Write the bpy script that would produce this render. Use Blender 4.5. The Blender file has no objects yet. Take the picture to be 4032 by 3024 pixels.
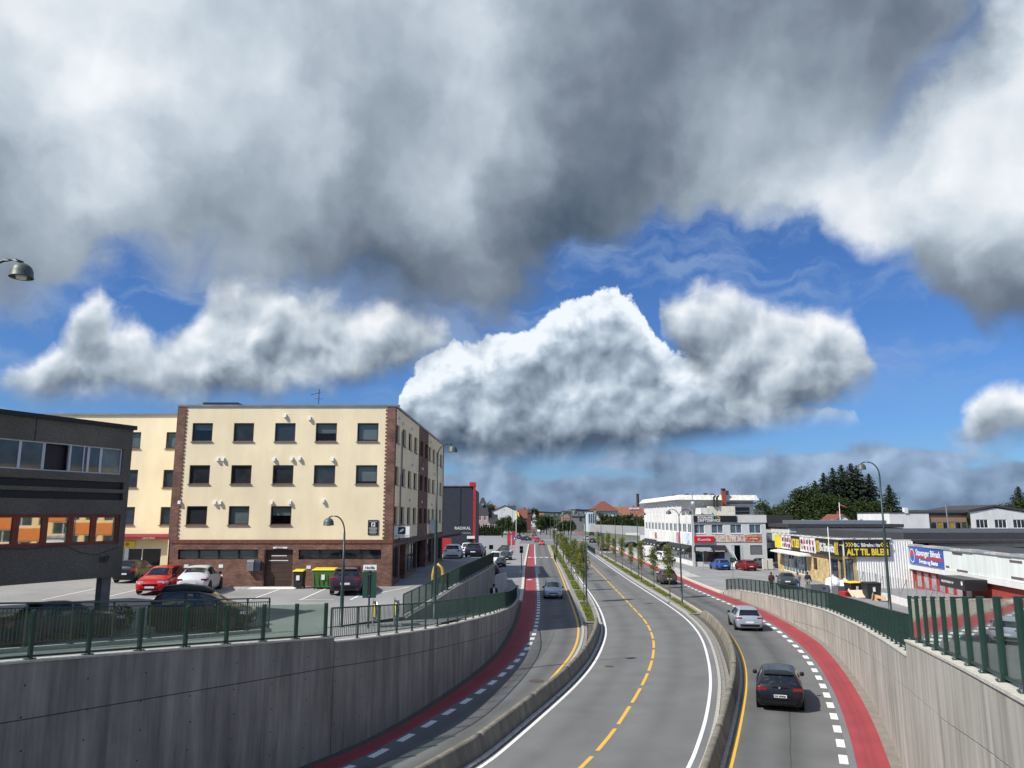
import bpy, bmesh, math, random
from mathutils import Vector, Matrix
random.seed(7)
sc = bpy.context.scene
R = math.radians

# ------------------------------------------------------------------ camera
CAMH = 7.6
cam_d = bpy.data.cameras.new('camera')
cam_d.sensor_width = 36.0
cam_d.lens = 36.0 * 3028 / 4032
cam_d.clip_start = 0.1
cam_d.clip_end = 6000
cam = bpy.data.objects.new('camera', cam_d)
sc.collection.objects.link(cam)
cam.location = (0, 0, CAMH)
PITCH = math.atan((2036.0 - 1512) / 3028)
cam.rotation_euler = (math.pi / 2 + PITCH, 0, 0)
sc.camera = cam
sc.view_settings.view_transform = 'Standard'
sc.view_settings.look = 'None'
sc.view_settings.exposure = 0.2
sc.view_settings.gamma = 1.0
sc.view_settings.use_curve_mapping = False
sc.render.engine = 'CYCLES'
sc.cycles.use_adaptive_sampling = True
sc.cycles.adaptive_threshold = 0.015
sc.cycles.adaptive_min_samples = 8
sc.cycles.max_bounces = 6
sc.cycles.diffuse_bounces = 3
sc.cycles.glossy_bounces = 3
sc.cycles.transparent_max_bounces = 24
sc.cycles.use_denoising = True

# ------------------------------------------------------------------ sun
SUN_AZ = R(29.5)      # light runs to +x and a little away from the camera
SUN_EL = R(45)
ld = Vector((math.cos(SUN_AZ) * math.cos(SUN_EL), math.sin(SUN_AZ) * math.cos(SUN_EL), -math.sin(SUN_EL)))
sun_d = bpy.data.lights.new('sun', 'SUN')
sun_d.energy = 5.0
sun_d.angle = R(0.53)
sun_d.color = (1.0, 0.95, 0.87)
sun = bpy.data.objects.new('sun', sun_d)
sun.rotation_euler = ld.to_track_quat('-Z', 'Y').to_euler()
sun.location = (-60, -40, 90)
sc.collection.objects.link(sun)

# ------------------------------------------------------------------ sky with clouds (world)
# outlines of the cloud masses as (azimuth, elevation) in degrees
NEARL = [(-35.57, 0.3, 0.68, 0.88), (-31.72, 0.34, 0.78, 0.92), (-27.53, 0.48, 0.82, 0.86), (-22.98, 0.42, 0.68, 0.76), (-18.12, 0.32, 0.5, 0.66), (-12.96, 0.25, 0.42, 0.58), (-7.59, 0.2, 0.58, 0.54), (-2.07, 0.19, 0.64, 0.46), (3.48, 0.2, 0.5, 0.4), (8.97, 0.23, 0.38, 0.36), (14.29, 0.33, 0.52, 0.38), (19.38, 0.42, 0.4, 0.36), (24.17, 0.75, 0.34, 0.34), (27.18, 0.8, 0.58, 0.36), (30.03, 0.62, 0.98, 0.46), (32.73, 0.3, 0.9, 0.8), (35.57, 0.1, 0.8, 0.92)]
FARB = [(-8.87, 6.62), (-7.75, 4.87), (-5.7, 4.28), (-3.64, 3.85), (-0.21, 3.62), (4.94, 3.94), (10.03, 4.74), (15.0, 5.48), (18.21, 6.11), (22.81, 6.56), (25.03, 7.01)]
FART = [(-8.87, 6.28), (-8.33, 9.36), (-7.04, 11.61), (-5.84, 12.43), (-3.74, 12.81), (-0.92, 13.76), (1.56, 14.27), (2.99, 15.56), (4.42, 16.11), (6.2, 16.84), (7.97, 17.12), (9.34, 16.12), (10.32, 14.05), (11.13, 12.6), (12.62, 11.86), (13.65, 12.38), (15.29, 11.96), (16.2, 10.41), (18.03, 8.67), (21.39, 7.85), (24.3, 6.96), (24.96, 6.08)]
MIDB = [(-33.96, 7.23), (-26.12, 7.51), (-18.37, 7.93), (-15.54, 8.78), (-11.93, 9.32), (-8.56, 10.21), (-5.13, 11.65), (-4.26, 12.52), (-3.76, 14.25), (10.83, 14.03), (11.65, 12.98), (13.55, 9.87), (16.68, 7.08), (21.32, 6.73), (23.45, 7.26), (25.27, 8.41), (26.14, 10.37), (29.79, 6.42), (30.43, 4.74), (31.42, 4.4), (33.67, 4.21)]
MIDT = [(-34.13, 9.0), (-32.74, 10.03), (-31.11, 11.84), (-29.86, 14.25), (-29.13, 15.32), (-28.15, 13.72), (-26.55, 13.13), (-25.02, 12.04), (-23.64, 13.44), (-22.54, 15.14), (-21.73, 16.82), (-18.89, 17.11), (-7.29, 15.18), (-5.17, 14.22), (-4.27, 12.7), (-3.72, 10.81), (10.74, 11.33), (11.59, 16.01), (13.85, 17.13), (16.5, 16.61), (18.42, 15.79), (20.3, 15.2), (22.79, 15.11), (24.52, 14.14), (25.54, 11.99), (26.02, 8.82), (29.64, 4.63), (30.75, 6.95), (32.05, 8.57), (33.06, 8.59), (34.0, 7.72)]
SEAM = [(20.55, 19.17), (22.61, 21.41), (24.95, 23.63), (27.23, 25.42), (29.19, 27.42), (31.41, 29.35), (33.29, 31.08), (34.59, 32.74)]
NEARB = [(-34.39, 11.71), (-32.19, 12.3), (-30.76, 13.83), (-29.83, 15.46), (-28.56, 16.8), (-26.82, 16.5), (-24.45, 16.31), (-22.34, 16.68), (-20.12, 16.28), (-17.5, 15.61), (-14.16, 14.92), (-10.74, 14.24), (-7.26, 13.76), (-3.75, 14.07), (-0.21, 14.89), (3.35, 16.13), (6.92, 17.39), (10.12, 18.76), (11.92, 20.46), (15.74, 21.28), (19.03, 20.55), (22.18, 19.85), (23.69, 19.15), (26.03, 18.3), (27.92, 16.59), (29.71, 14.73), (31.63, 12.37), (34.28, 10.57)]
world = bpy.data.worlds.new('World')
sc.world = world
world.cycles.sampling_method = 'MANUAL'
world.cycles.sample_map_resolution = 256
world.use_nodes = True
wt = world.node_tree
wt.nodes.clear()
WN, WL = wt.nodes, wt.links

def wn(kind, **kw):
    n = WN.new(kind)
    for k, v in kw.items():
        setattr(n, k, v)
    return n

def wset(sock, v):
    if isinstance(v, bpy.types.NodeSocket):
        WL.new(v, sock)
    else:
        sock.default_value = v

def wm(op, a, b=None, c=None, clamp=False):
    n = wn('ShaderNodeMath', operation=op, use_clamp=clamp)
    wset(n.inputs[0], a)
    if b is not None: wset(n.inputs[1], b)
    if c is not None: wset(n.inputs[2], c)
    return n.outputs[0]

def wv(op, a, b=None, c=None, out=0):
    n = wn('ShaderNodeVectorMath', operation=op)
    wset(n.inputs[0], a)
    if b is not None: wset(n.inputs[1], b)
    if c is not None: wset(n.inputs[2], c)
    return n.outputs[out]

def wstep(v, a, b, lo=0.0, hi=1.0):
    n = wn('ShaderNodeMapRange', interpolation_type='SMOOTHSTEP')
    wset(n.inputs['Value'], v)
    n.inputs['From Min'].default_value = a
    n.inputs['From Max'].default_value = b
    n.inputs['To Min'].default_value = lo
    n.inputs['To Max'].default_value = hi
    return n.outputs[0]

def wnoise(vec, scale, detail, rough=0.5, dist=0.0, lac=2.0, dims='2D'):
    n = wn('ShaderNodeTexNoise', noise_dimensions=dims)
    n.normalize = True
    WL.new(vec, n.inputs['Vector'])
    n.inputs['Scale'].default_value = scale
    n.inputs['Detail'].default_value = detail
    n.inputs['Roughness'].default_value = rough
    n.inputs['Distortion'].default_value = dist
    n.inputs['Lacunarity'].default_value = lac
    return n

def wmix(fac, a, b):
    n = wn('ShaderNodeMix', data_type='RGBA')
    wset(n.inputs[0], fac)
    wset(n.inputs[6], a)
    wset(n.inputs[7], b)
    return n.outputs[2]

def wlut(x, pts, lo=0.0, hi=45.0):
    """piecewise linear table of azimuth (degrees) -> value, one colour ramp"""
    n = wn('ShaderNodeValToRGB')
    WL.new(x, n.inputs[0])
    cr = n.color_ramp
    f = lambda v: (v - lo) / (hi - lo)
    for k, p in enumerate(pts):
        pos = (p[0] + 45) / 90
        e = cr.elements[k] if k < 2 else cr.elements.new(pos)
        e.position = pos
    for k, p in enumerate(sorted(pts)):
        v = [f(q) for q in p[1:]]
        cr.elements[k].color = (v[0], v[1 % len(v)], v[2 % len(v)], 1)
    if len(pts[0]) == 2:
        return wm('MULTIPLY_ADD', n.outputs[0], hi - lo, lo)
    return n.outputs[0]

tc = wn('ShaderNodeTexCoord')
dirv = wv('NORMALIZE', tc.outputs['Generated'])
sx = wn('ShaderNodeSeparateXYZ')
WL.new(dirv, sx.inputs[0])
el_s = wm('MULTIPLY', wm('ARCSINE', sx.outputs[2]), 180 / math.pi)
az_s = wm('MULTIPLY', wm('ARCTAN2', sx.outputs[0], sx.outputs[1]), 180 / math.pi)
cb = wn('ShaderNodeCombineXYZ')
WL.new(az_s, cb.inputs[0]); WL.new(el_s, cb.inputs[1])
pdeg = cb.outputs[0]
# wobble so that no outline is a drawn curve: two sizes
wa = wnoise(pdeg, 0.20, 5.0, 0.52).outputs[1]
wa = wv('SUBTRACT', wa, (.5, .5, .5))
pw = wv('MULTIPLY_ADD', wa, (5.0, 4.2, 0), pdeg)       # soft, near clouds
pf = wv('MULTIPLY_ADD', wa, (1.7, 1.5, 0), pdeg)       # crisp, far clouds
def axes(v):
    s = wn('ShaderNodeSeparateXYZ'); WL.new(v, s.inputs[0])
    return wm('MULTIPLY_ADD', s.outputs[0], 1 / 90, .5), s.outputs[1]
az_w, el_w = axes(pw)
az_f, el_f = axes(pf)
az_n = wm('MULTIPLY_ADD', az_s, 1 / 90, .5)

nz = wnoise(pf, 0.24, 7.0, 0.55).outputs[0]
ns = wnoise(pf, 0.24, 4.0, 0.47).outputs[0]
ns_up = wnoise(wv('ADD', pf, (-0.7, 1.15, 0)), 0.24, 3.0, 0.47).outputs[0]
big = wnoise(pw, 0.075, 6.0, 0.46).outputs[0]

def billow(vec, scale, feat='F1', det=3.0):
    v = wn('ShaderNodeTexVoronoi', voronoi_dimensions='2D', feature=feat)
    WL.new(vec, v.inputs['Vector'])
    v.inputs['Scale'].default_value = scale
    v.inputs['Detail'].default_value = det
    if feat != 'F1': v.inputs['Smoothness'].default_value = .5
    v.inputs['Roughness'].default_value = 0.6
    v.inputs['Lacunarity'].default_value = 2.4
    v.normalize = True
    return v.outputs['Distance']
bl = billow(pf, 0.40)
bs = billow(pf, 0.34, 'SMOOTH_F1', 1.5)
bs_up = billow(wv('ADD', pf, (-0.40, 0.70, 0)), 0.34, 'SMOOTH_F1', 1.5)
relief = wm('SUBTRACT', ns, ns_up)
puff = wm('SUBTRACT', bs_up, bs)

# far towering cumulus: crisp lit tops, flat dark base
top = wlut(az_f, FART); bot = wlut(az_n, FARB)
d_top = wm('SUBTRACT', wm('MULTIPLY_ADD', bl, -2.6, wm('ADD', top, .75)), el_f)      # degrees below the top
d_bot = wm('SUBTRACT', wm('MULTIPLY_ADD', nz, .9, el_s), wm('ADD', bot, .45))
a_far = wm('MULTIPLY', wstep(d_top, -.05, .40), wstep(d_bot, -.9, 1.5))
l_far = wm('ADD', wstep(d_top, .5, 3.6, 1.06, .54), wstep(d_bot, .2, 4.0, -.44, 0.0))
l_far = wm('MULTIPLY_ADD', puff, .85, wm('MULTIPLY_ADD', relief, .9, l_far))
# mid puffs
top = wlut(az_f, MIDT); bot = wlut(az_n, MIDB)
d_top = wm('SUBTRACT', wm('MULTIPLY_ADD', nz, 3.4, wm('ADD', top, -1.9)), el_f)
d_bot = wm('SUBTRACT', wm('MULTIPLY_ADD', nz, 2.6, el_f), wm('ADD', bot, 1.3))
a_mid = wm('MULTIPLY', wstep(d_top, -.5, 1.3), wstep(d_bot, -.6, 1.6))
l_mid = wm('ADD', wstep(d_top, .2, 4.0, .90, .58), wstep(d_bot, -.5, 4.0, -.28, 0.0))
l_mid = wm('MULTIPLY_ADD', puff, .45, wm('MULTIPLY_ADD', relief, 1.1, l_mid))
# rows of distant cloud low over the horizon, lit tops and blue-grey bases
pband = wv('MULTIPLY', pf, (0.42, 1.15, 1))
nb = wnoise(pband, 0.36, 6.0, 0.50).outputs[0]
a_band = wm('MULTIPLY', wstep(wm('ADD', nb, wstep(el_s, .8, 8.0, 0.26, -0.28)), 0.42, 0.62), .95)
l_band = wm('MULTIPLY_ADD', puff, .22, wm('MULTIPLY_ADD', relief, .75, wm('MULTIPLY_ADD', nb, .42, wstep(el_s, 0.0, 5.0, .16, .26))))
# thin high veils
nv = wnoise(wv('MULTIPLY', pw, (0.4, 1.3, 1)), 0.16, 5.0, 0.62).outputs[0]
a_veil = wm('MULTIPLY', wstep(nv, 0.40, 0.66), wstep(el_s, 6, 13, 0, 0.6))
# near deck overhead
d_n = wm('SUBTRACT', wm('MULTIPLY_ADD', big, 7.0, wm('ADD', el_w, -3.5)), wlut(az_w, NEARB))
seam = wm('DIVIDE', wm('SUBTRACT', el_w, wlut(az_w, SEAM)), 2.7)
seam = wm('POWER', 0.367879, wm('MULTIPLY', seam, seam))
seam = wm('MULTIPLY', seam, wstep(az_s, 18, 33, 1.4, 3.6))
seam = wm('MULTIPLY', seam, wstep(az_s, 36, 46, 1.0, 0.0))
hole = wstep(wm('ADD', wm('ABSOLUTE', az_s), el_s), 74, 100, 0.0, 1.0)                # gaps added in the unseen deck to cut the sky's fill light
hole = wm('MULTIPLY', hole, wstep(big, .48, .66, 40.0, 0.0))
d_n2 = wm('MINIMUM', d_n, 4.0)
a_near = wstep(wm('SUBTRACT', wm('SUBTRACT', d_n2, seam), hole), -1.3, 2.2)
lut = wn('ShaderNodeSeparateXYZ')
az_l = wm('MULTIPLY_ADD', axes(wv('MULTIPLY_ADD', wa, (9.0, 0, 0), pdeg))[0], 1.0, wm('MULTIPLY', wm('SUBTRACT', el_s, 24.0), -.0062))
WL.new(wlut(az_l, NEARL, 0.0, 1.0), lut.inputs[0])
l_near = wm('ADD', wm('MULTIPLY', lut.outputs[0], wstep(d_n, 2.0, 12.0, 1.0, 0.0)),
            wm('MULTIPLY', wm('ADD', wm('MULTIPLY', lut.outputs[1], wstep(el_w, 20, 32, 1, 0)), wm('MULTIPLY', lut.outputs[2], wstep(el_w, 20, 32, 0, 1))), wstep(d_n, 2.0, 12.0, 0.0, 1.0)))
l_near = wm('ADD', l_near, wm('MULTIPLY_ADD', wm('SUBTRACT', big, .5), .80, wm('MULTIPLY', relief, .17)))

def ramp(l, tint=None):
    n = wn('ShaderNodeValToRGB')
    WL.new(l, n.inputs[0])
    cr = n.color_ramp
    cr.elements[0].position = 0.0; cr.elements[0].color = (0.082, 0.120, 0.175, 1)
    cr.elements[1].position = 1.0; cr.elements[1].color = (0.95, 0.98, 1.02, 1)
    e = cr.elements.new(0.25); e.color = (0.195, 0.240, 0.305, 1)
    e = cr.elements.new(0.5); e.color = (0.37, 0.44, 0.52, 1)
    e = cr.elements.new(0.75); e.color = (0.62, 0.70, 0.78, 1)
    return n.outputs[0] if tint is None else wv('MULTIPLY', n.outputs[0], tint)

sky = wn('ShaderNodeTexSky', sky_type='NISHITA')
sky.sun_disc = False
sky.sun_elevation = SUN_EL
sky.sun_rotation = math.atan2(-ld.x, -ld.y) % (2 * math.pi)
sky.altitude = 20
sky.air_density = 1.0
sky.dust_density = 0.6
sky.ozone_density = 2.5
blue = wv('MULTIPLY', sky.outputs[0], (0.046, 0.074, 0.118))
c = wmix(a_veil, blue, (0.33, 0.46, 0.70, 1))
c = wmix(a_band, c, ramp(l_band, (.80, .93, 1.12)))
c = wmix(a_far, c, ramp(l_far, (.97, 1.0, 1.03)))
c = wmix(a_mid, c, ramp(l_mid))
c = wmix(a_near, c, ramp(l_near))
bg = wn('ShaderNodeBackground')
WL.new(c, bg.inputs[0])
bg.inputs[1].default_value = 0.84
wo = wn('ShaderNodeOutputWorld')
WL.new(bg.outputs[0], wo.inputs[0])

# ------------------------------------------------------------------ helpers
COL = sc.collection

class MB:
    """collects faces; build() links them as one mesh object"""
    def __init__(self, M=None):
        self.v, self.f, self.M = [], [], M
    def add(self, pts, faces):
        b = len(self.v)
        for p in pts:
            p = Vector(p)
            self.v.append(tuple(self.M @ p) if self.M is not None else tuple(p))
        self.f += [tuple(i + b for i in q) for q in faces]
        return self
    def quad(self, a, b, c, d):
        return self.add((a, b, c, d), ((0, 1, 2, 3),))
    def poly(self, pts):
        return self.add(pts, (tuple(range(len(pts))),))
    def box(self, x0, y0, z0, x1, y1, z1):
        return self.add(((x0, y0, z0), (x1, y0, z0), (x1, y1, z0), (x0, y1, z0), (x0, y0, z1), (x1, y0, z1), (x1, y1, z1), (x0, y1, z1)),
                        ((0, 3, 2, 1), (4, 5, 6, 7), (0, 1, 5, 4), (1, 2, 6, 5), (2, 3, 7, 6), (3, 0, 4, 7)))
    def bar(self, a, b, w, h=None, up=(0, 0, 1)):
        """square bar from a to b"""
        h = h or w
        a, b = Vector(a), Vector(b)
        d = (b - a).normalized()
        s = d.cross(Vector(up))
        if s.length < 1e-4: s = d.cross(Vector((1, 0, 0)))
        s.normalize(); t = s.cross(d)
        s *= w / 2; t *= h / 2
        p = [a - s - t, a + s - t, a + s + t, a - s + t, b - s - t, b + s - t, b + s + t, b - s + t]
        return self.add(p, ((0, 1, 2, 3), (7, 6, 5, 4), (0, 4, 5, 1), (1, 5, 6, 2), (2, 6, 7, 3), (3, 7, 4, 0)))
    def prism(self, pts, z0, z1):
        n = len(pts)
        P = [(x, y, z0) for x, y in pts] + [(x, y, z1) for x, y in pts]
        F = [tuple(range(n - 1, -1, -1)), tuple(range(n, 2 * n))]
        F += [(i, (i + 1) % n, n + (i + 1) % n, n + i) for i in range(n)]
        return self.add(P, F)
    def extr(self, pts, d):
        """closed 3D outline pushed along vector d"""
        n = len(pts); d = Vector(d)
        P = [Vector(p) for p in pts] + [Vector(p) + d for p in pts]
        F = [tuple(range(n - 1, -1, -1)), tuple(range(n, 2 * n))]
        F += [(i, (i + 1) % n, n + (i + 1) % n, n + i) for i in range(n)]
        return self.add(P, F)
    def tube(self, path, r, n=7, caps=True):
        path = [Vector(p) for p in path]
        rs = r if isinstance(r, (list, tuple)) else [r] * len(path)
        rings = []
        ref = Vector((0, 0, 1))
        d0 = (path[1] - path[0]).normalized()
        if abs(d0.dot(ref)) > .9: ref = Vector((1, 0, 0))
        for i, p in enumerate(path):
            d = (path[min(i + 1, len(path) - 1)] - path[max(i - 1, 0)]).normalized()
            a = d.cross(ref)
            if a.length < 1e-4: a = d.cross(Vector((0, 1, 0)))
            a.normalize(); b = d.cross(a)
            rings.append([p + (a * math.cos(2 * math.pi * k / n) + b * math.sin(2 * math.pi * k / n)) * rs[i] for k in range(n)])
        return self.loft(rings, caps)
    def loft(self, rings, caps=True, closed=True):
        n = len(rings[0]); P = [p for r in rings for p in r]; F = []
        for i in range(len(rings) - 1):
            for k in range(n if closed else n - 1):
                a, b = i * n + k, i * n + (k + 1) % n
                F.append((a, b, b + n, a + n))
        if caps:
            F.append(tuple(range(n - 1, -1, -1)))
            F.append(tuple(range((len(rings) - 1) * n, len(rings) * n)))
        return self.add(P, F)
    def lathe(self, prof, n=16, c=(0, 0, 0), axis='z', caps=True):
        rings = []
        for r, h in prof:
            ring = []
            for k in range(n):
                a = 2 * math.pi * k / n
                p = (r * math.cos(a), r * math.sin(a), h)
                if axis == 'y': p = (p[0], p[2], p[1])
                if axis == 'x': p = (p[2], p[0], p[1])
                ring.append((p[0] + c[0], p[1] + c[1], p[2] + c[2]))
            rings.append(ring)
        return self.loft(rings, caps)
    def strip(self, A, B):
        """ribbon between two 3D polylines of the same length"""
        n = len(A)
        return self.add(list(A) + list(B), [(i, i + 1, n + i + 1, n + i) for i in range(n - 1)])
    def mesh(self, name, mat, smooth=False):
        me = bpy.data.meshes.new(name)
        me.from_pydata(self.v, [], self.f)
        if mat is not None: me.materials.append(mat)
        if smooth:
            for p in me.polygons: p.use_smooth = True
        me.update()
        return me
    def build(self, name, mat, parent=None, smooth=False, fix=True):
        me = self.mesh(name, mat, smooth)
        if fix and len(me.polygons) < 60000:
            bm = bmesh.new(); bm.from_mesh(me)
            bmesh.ops.recalc_face_normals(bm, faces=bm.faces)
            bm.to_mesh(me); bm.free()
        return link(name, me, parent)

def link(name, me, parent=None):
    o = bpy.data.objects.new(name, me)
    COL.objects.link(o)
    if parent is not None: o.parent = parent
    return o

def tag(o, label=None, cat=None, group=None, kind=None):
    if label: o['label'] = label
    if cat: o['category'] = cat
    if group: o['group'] = group
    if kind: o['kind'] = kind
    return o

def thing(name, label, cat, loc=(0, 0, 0), rz=0, group=None):
    o = link(name, None)
    o.empty_display_size = .2
    o.location = loc
    o.rotation_euler = (0, 0, rz)
    return tag(o, label, cat, group)

def copy_tree(o, parent=None):
    c = o.copy()
    COL.objects.link(c)
    c.parent = parent
    for ch in [x for x in o.children]:
        copy_tree(ch, c)
    return c

def bevel(o, w=.02, seg=2, ang=40):
    m = o.modifiers.new('bevel', 'BEVEL')
    m.width = w; m.segments = seg; m.limit_method = 'ANGLE'; m.angle_limit = R(ang)
    return o

def ORD(i):
    return ['first', 'second', 'third', 'fourth', 'fifth', 'sixth', 'seventh', 'eighth', 'ninth', 'tenth', 'eleventh', 'twelfth',
            'thirteenth', 'fourteenth', 'fifteenth', 'sixteenth', 'seventeenth', 'eighteenth', 'nineteenth', 'twentieth'][i]

def interp(x, T):
    if x <= T[0][0]: return T[0][1]
    for (a, va), (b, vb) in zip(T, T[1:]):
        if x <= b: return va + (vb - va) * (x - a) / (b - a) if b > a else vb
    return T[-1][1]

def smoothline(pts, it=3):
    """Chaikin corner cutting that keeps the end points"""
    P = [Vector((*p, 0)) if len(p) == 2 else Vector(p) for p in pts]
    for _ in range(it):
        Q = [P[0]]
        for a, b in zip(P, P[1:]):
            Q += [a * .75 + b * .25, a * .25 + b * .75]
        Q.append(P[-1]); P = Q
    return P

def resample(P, step):
    out = [P[0].copy()]; left = step
    for a, b in zip(P, P[1:]):
        d = (b - a).length; s = 0.0
        while d - s >= left:
            s += left; out.append(a.lerp(b, s / d)); left = step
        left -= d - s
    if (out[-1] - P[-1]).length > step * .3: out.append(P[-1].copy())
    return out

def normal2(P, i):
    d = P[min(i + 1, len(P) - 1)] - P[max(i - 1, 0)]
    return Vector((d.y, -d.x, 0)).normalized()      # points to the right of travel

def offs(P, d, z=None):
    o = []
    for i, p in enumerate(P):
        q = p + normal2(P, i) * (d(p) if callable(d) else d)
        if z is not None: q.z = z(q) if callable(z) else z
        o.append(q)
    return o

def at_y(P, y):
    for a, b in zip(P, P[1:]):
        if a.y <= y <= b.y:
            return a.lerp(b, (y - a.y) / (b.y - a.y))
    return P[0].copy() if y < P[0].y else P[-1].copy()

def clip_y(P, y0, y1):
    return [at_y(P, y0)] + [p for p in P if y0 < p.y < y1] + [at_y(P, y1)]

# ------------------------------------------------------------------ materials
MATS = {}

def mat(name, col, rough=.6, metal=0.0, var=0.12, scale=3.0, bump=0.0, bscale=40.0, spec=.5, stretch=(1, 1, 1), col2=None, detail=5,
        coat=0.0, emis=None, trans=0.0, contrast=(.3, .7), var2=0.0, scale2=.3):
    if name in MATS: return MATS[name]
    m = bpy.data.materials.new(name); m.use_nodes = True
    nt = m.node_tree; N, L = nt.nodes, nt.links
    b = N['Principled BSDF']
    b.inputs['Roughness'].default_value = rough
    b.inputs['Metallic'].default_value = metal
    b.inputs['Specular IOR Level'].default_value = spec
    b.inputs['Coat Weight'].default_value = coat
    b.inputs['Coat Roughness'].default_value = .06
    b.inputs['Base Color'].default_value = (*col, 1)
    if var > 0 or bump > 0 or var2 > 0:
        tc = N.new('ShaderNodeTexCoord'); mp = N.new('ShaderNodeMapping')
        L.new(tc.outputs['Object'], mp.inputs[0]); mp.inputs['Scale'].default_value = stretch
    last = None
    if var > 0:
        nz = N.new('ShaderNodeTexNoise'); L.new(mp.outputs[0], nz.inputs['Vector'])
        nz.inputs['Scale'].default_value = scale; nz.inputs['Detail'].default_value = detail; nz.inputs['Roughness'].default_value = .6
        crn = N.new('ShaderNodeValToRGB'); L.new(nz.outputs[0], crn.inputs[0]); cr = crn.color_ramp
        cr.elements[0].position, cr.elements[1].position = contrast
        c2 = col2 or tuple(min(1, c * (1 + var)) for c in col)
        c1 = col if col2 else tuple(c * (1 - var) for c in col)
        cr.elements[0].color = (*c1, 1); cr.elements[1].color = (*c2, 1)
        last = crn.outputs[0]
    if var2 > 0:
        n2 = N.new('ShaderNodeTexNoise'); L.new(tc.outputs['Object'], n2.inputs['Vector'])
        n2.inputs['Scale'].default_value = scale2; n2.inputs['Detail'].default_value = 4
        mr = N.new('ShaderNodeMapRange'); L.new(n2.outputs[0], mr.inputs[0])
        mr.inputs[1].default_value, mr.inputs[2].default_value = .3, .7
        mr.inputs[3].default_value, mr.inputs[4].default_value = 1 - var2, 1 + var2
        vm = N.new('ShaderNodeVectorMath'); vm.operation = 'SCALE'
        if last is not None: L.new(last, vm.inputs[0])
        else: vm.inputs[0].default_value = col
        L.new(mr.outputs[0], vm.inputs['Scale']); last = vm.outputs[0]
    if last is not None: L.new(last, b.inputs['Base Color'])
    if bump > 0:
        nb = N.new('ShaderNodeTexNoise'); L.new(mp.outputs[0], nb.inputs['Vector'])
        nb.inputs['Scale'].default_value = bscale; nb.inputs['Detail'].default_value = 3
        bp = N.new('ShaderNodeBump'); bp.inputs['Strength'].default_value = bump; bp.inputs['Distance'].default_value = .02
        L.new(nb.outputs[0], bp.inputs['Height']); L.new(bp.outputs[0], b.inputs['Normal'])
    if emis:
        b.inputs['Emission Color'].default_value = (*emis[:3], 1); b.inputs['Emission Strength'].default_value = emis[3]
    MATS[name] = m
    return m

def glassmat(name, tint=(.8, .88, .85), refl=1.0, base=.04):
    """thin sheet glass: sees through, mirrors at grazing angles"""
    if name in MATS: return MATS[name]
    m = bpy.data.materials.new(name); m.use_nodes = True
    nt = m.node_tree; N, L = nt.nodes, nt.links
    N.remove(N['Principled BSDF'])
    tr = N.new('ShaderNodeBsdfTransparent'); tr.inputs[0].default_value = (*tint, 1)
    gl = N.new('ShaderNodeBsdfGlossy'); gl.inputs['Roughness'].default_value = .02; gl.inputs[0].default_value = (.9, .95, .93, 1)
    fl = N.new('ShaderNodeLayerWeight'); fl.inputs[0].default_value = .5
    fr = N.new('ShaderNodeMath'); fr.operation = 'POWER'; L.new(fl.outputs['Facing'], fr.inputs[0]); fr.inputs[1].default_value = 4.0
    mm = N.new('ShaderNodeMath'); mm.operation = 'MULTIPLY_ADD'; mm.use_clamp = True
    L.new(fr.outputs[0], mm.inputs[0]); mm.inputs[1].default_value = refl; mm.inputs[2].default_value = base
    mx = N.new('ShaderNodeMixShader')
    L.new(mm.outputs[0], mx.inputs[0]); L.new(tr.outputs[0], mx.inputs[1]); L.new(gl.outputs[0], mx.inputs[2])
    L.new(mx.outputs[0], N['Material Output'].inputs[0])
    MATS[name] = m
    return m

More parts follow.
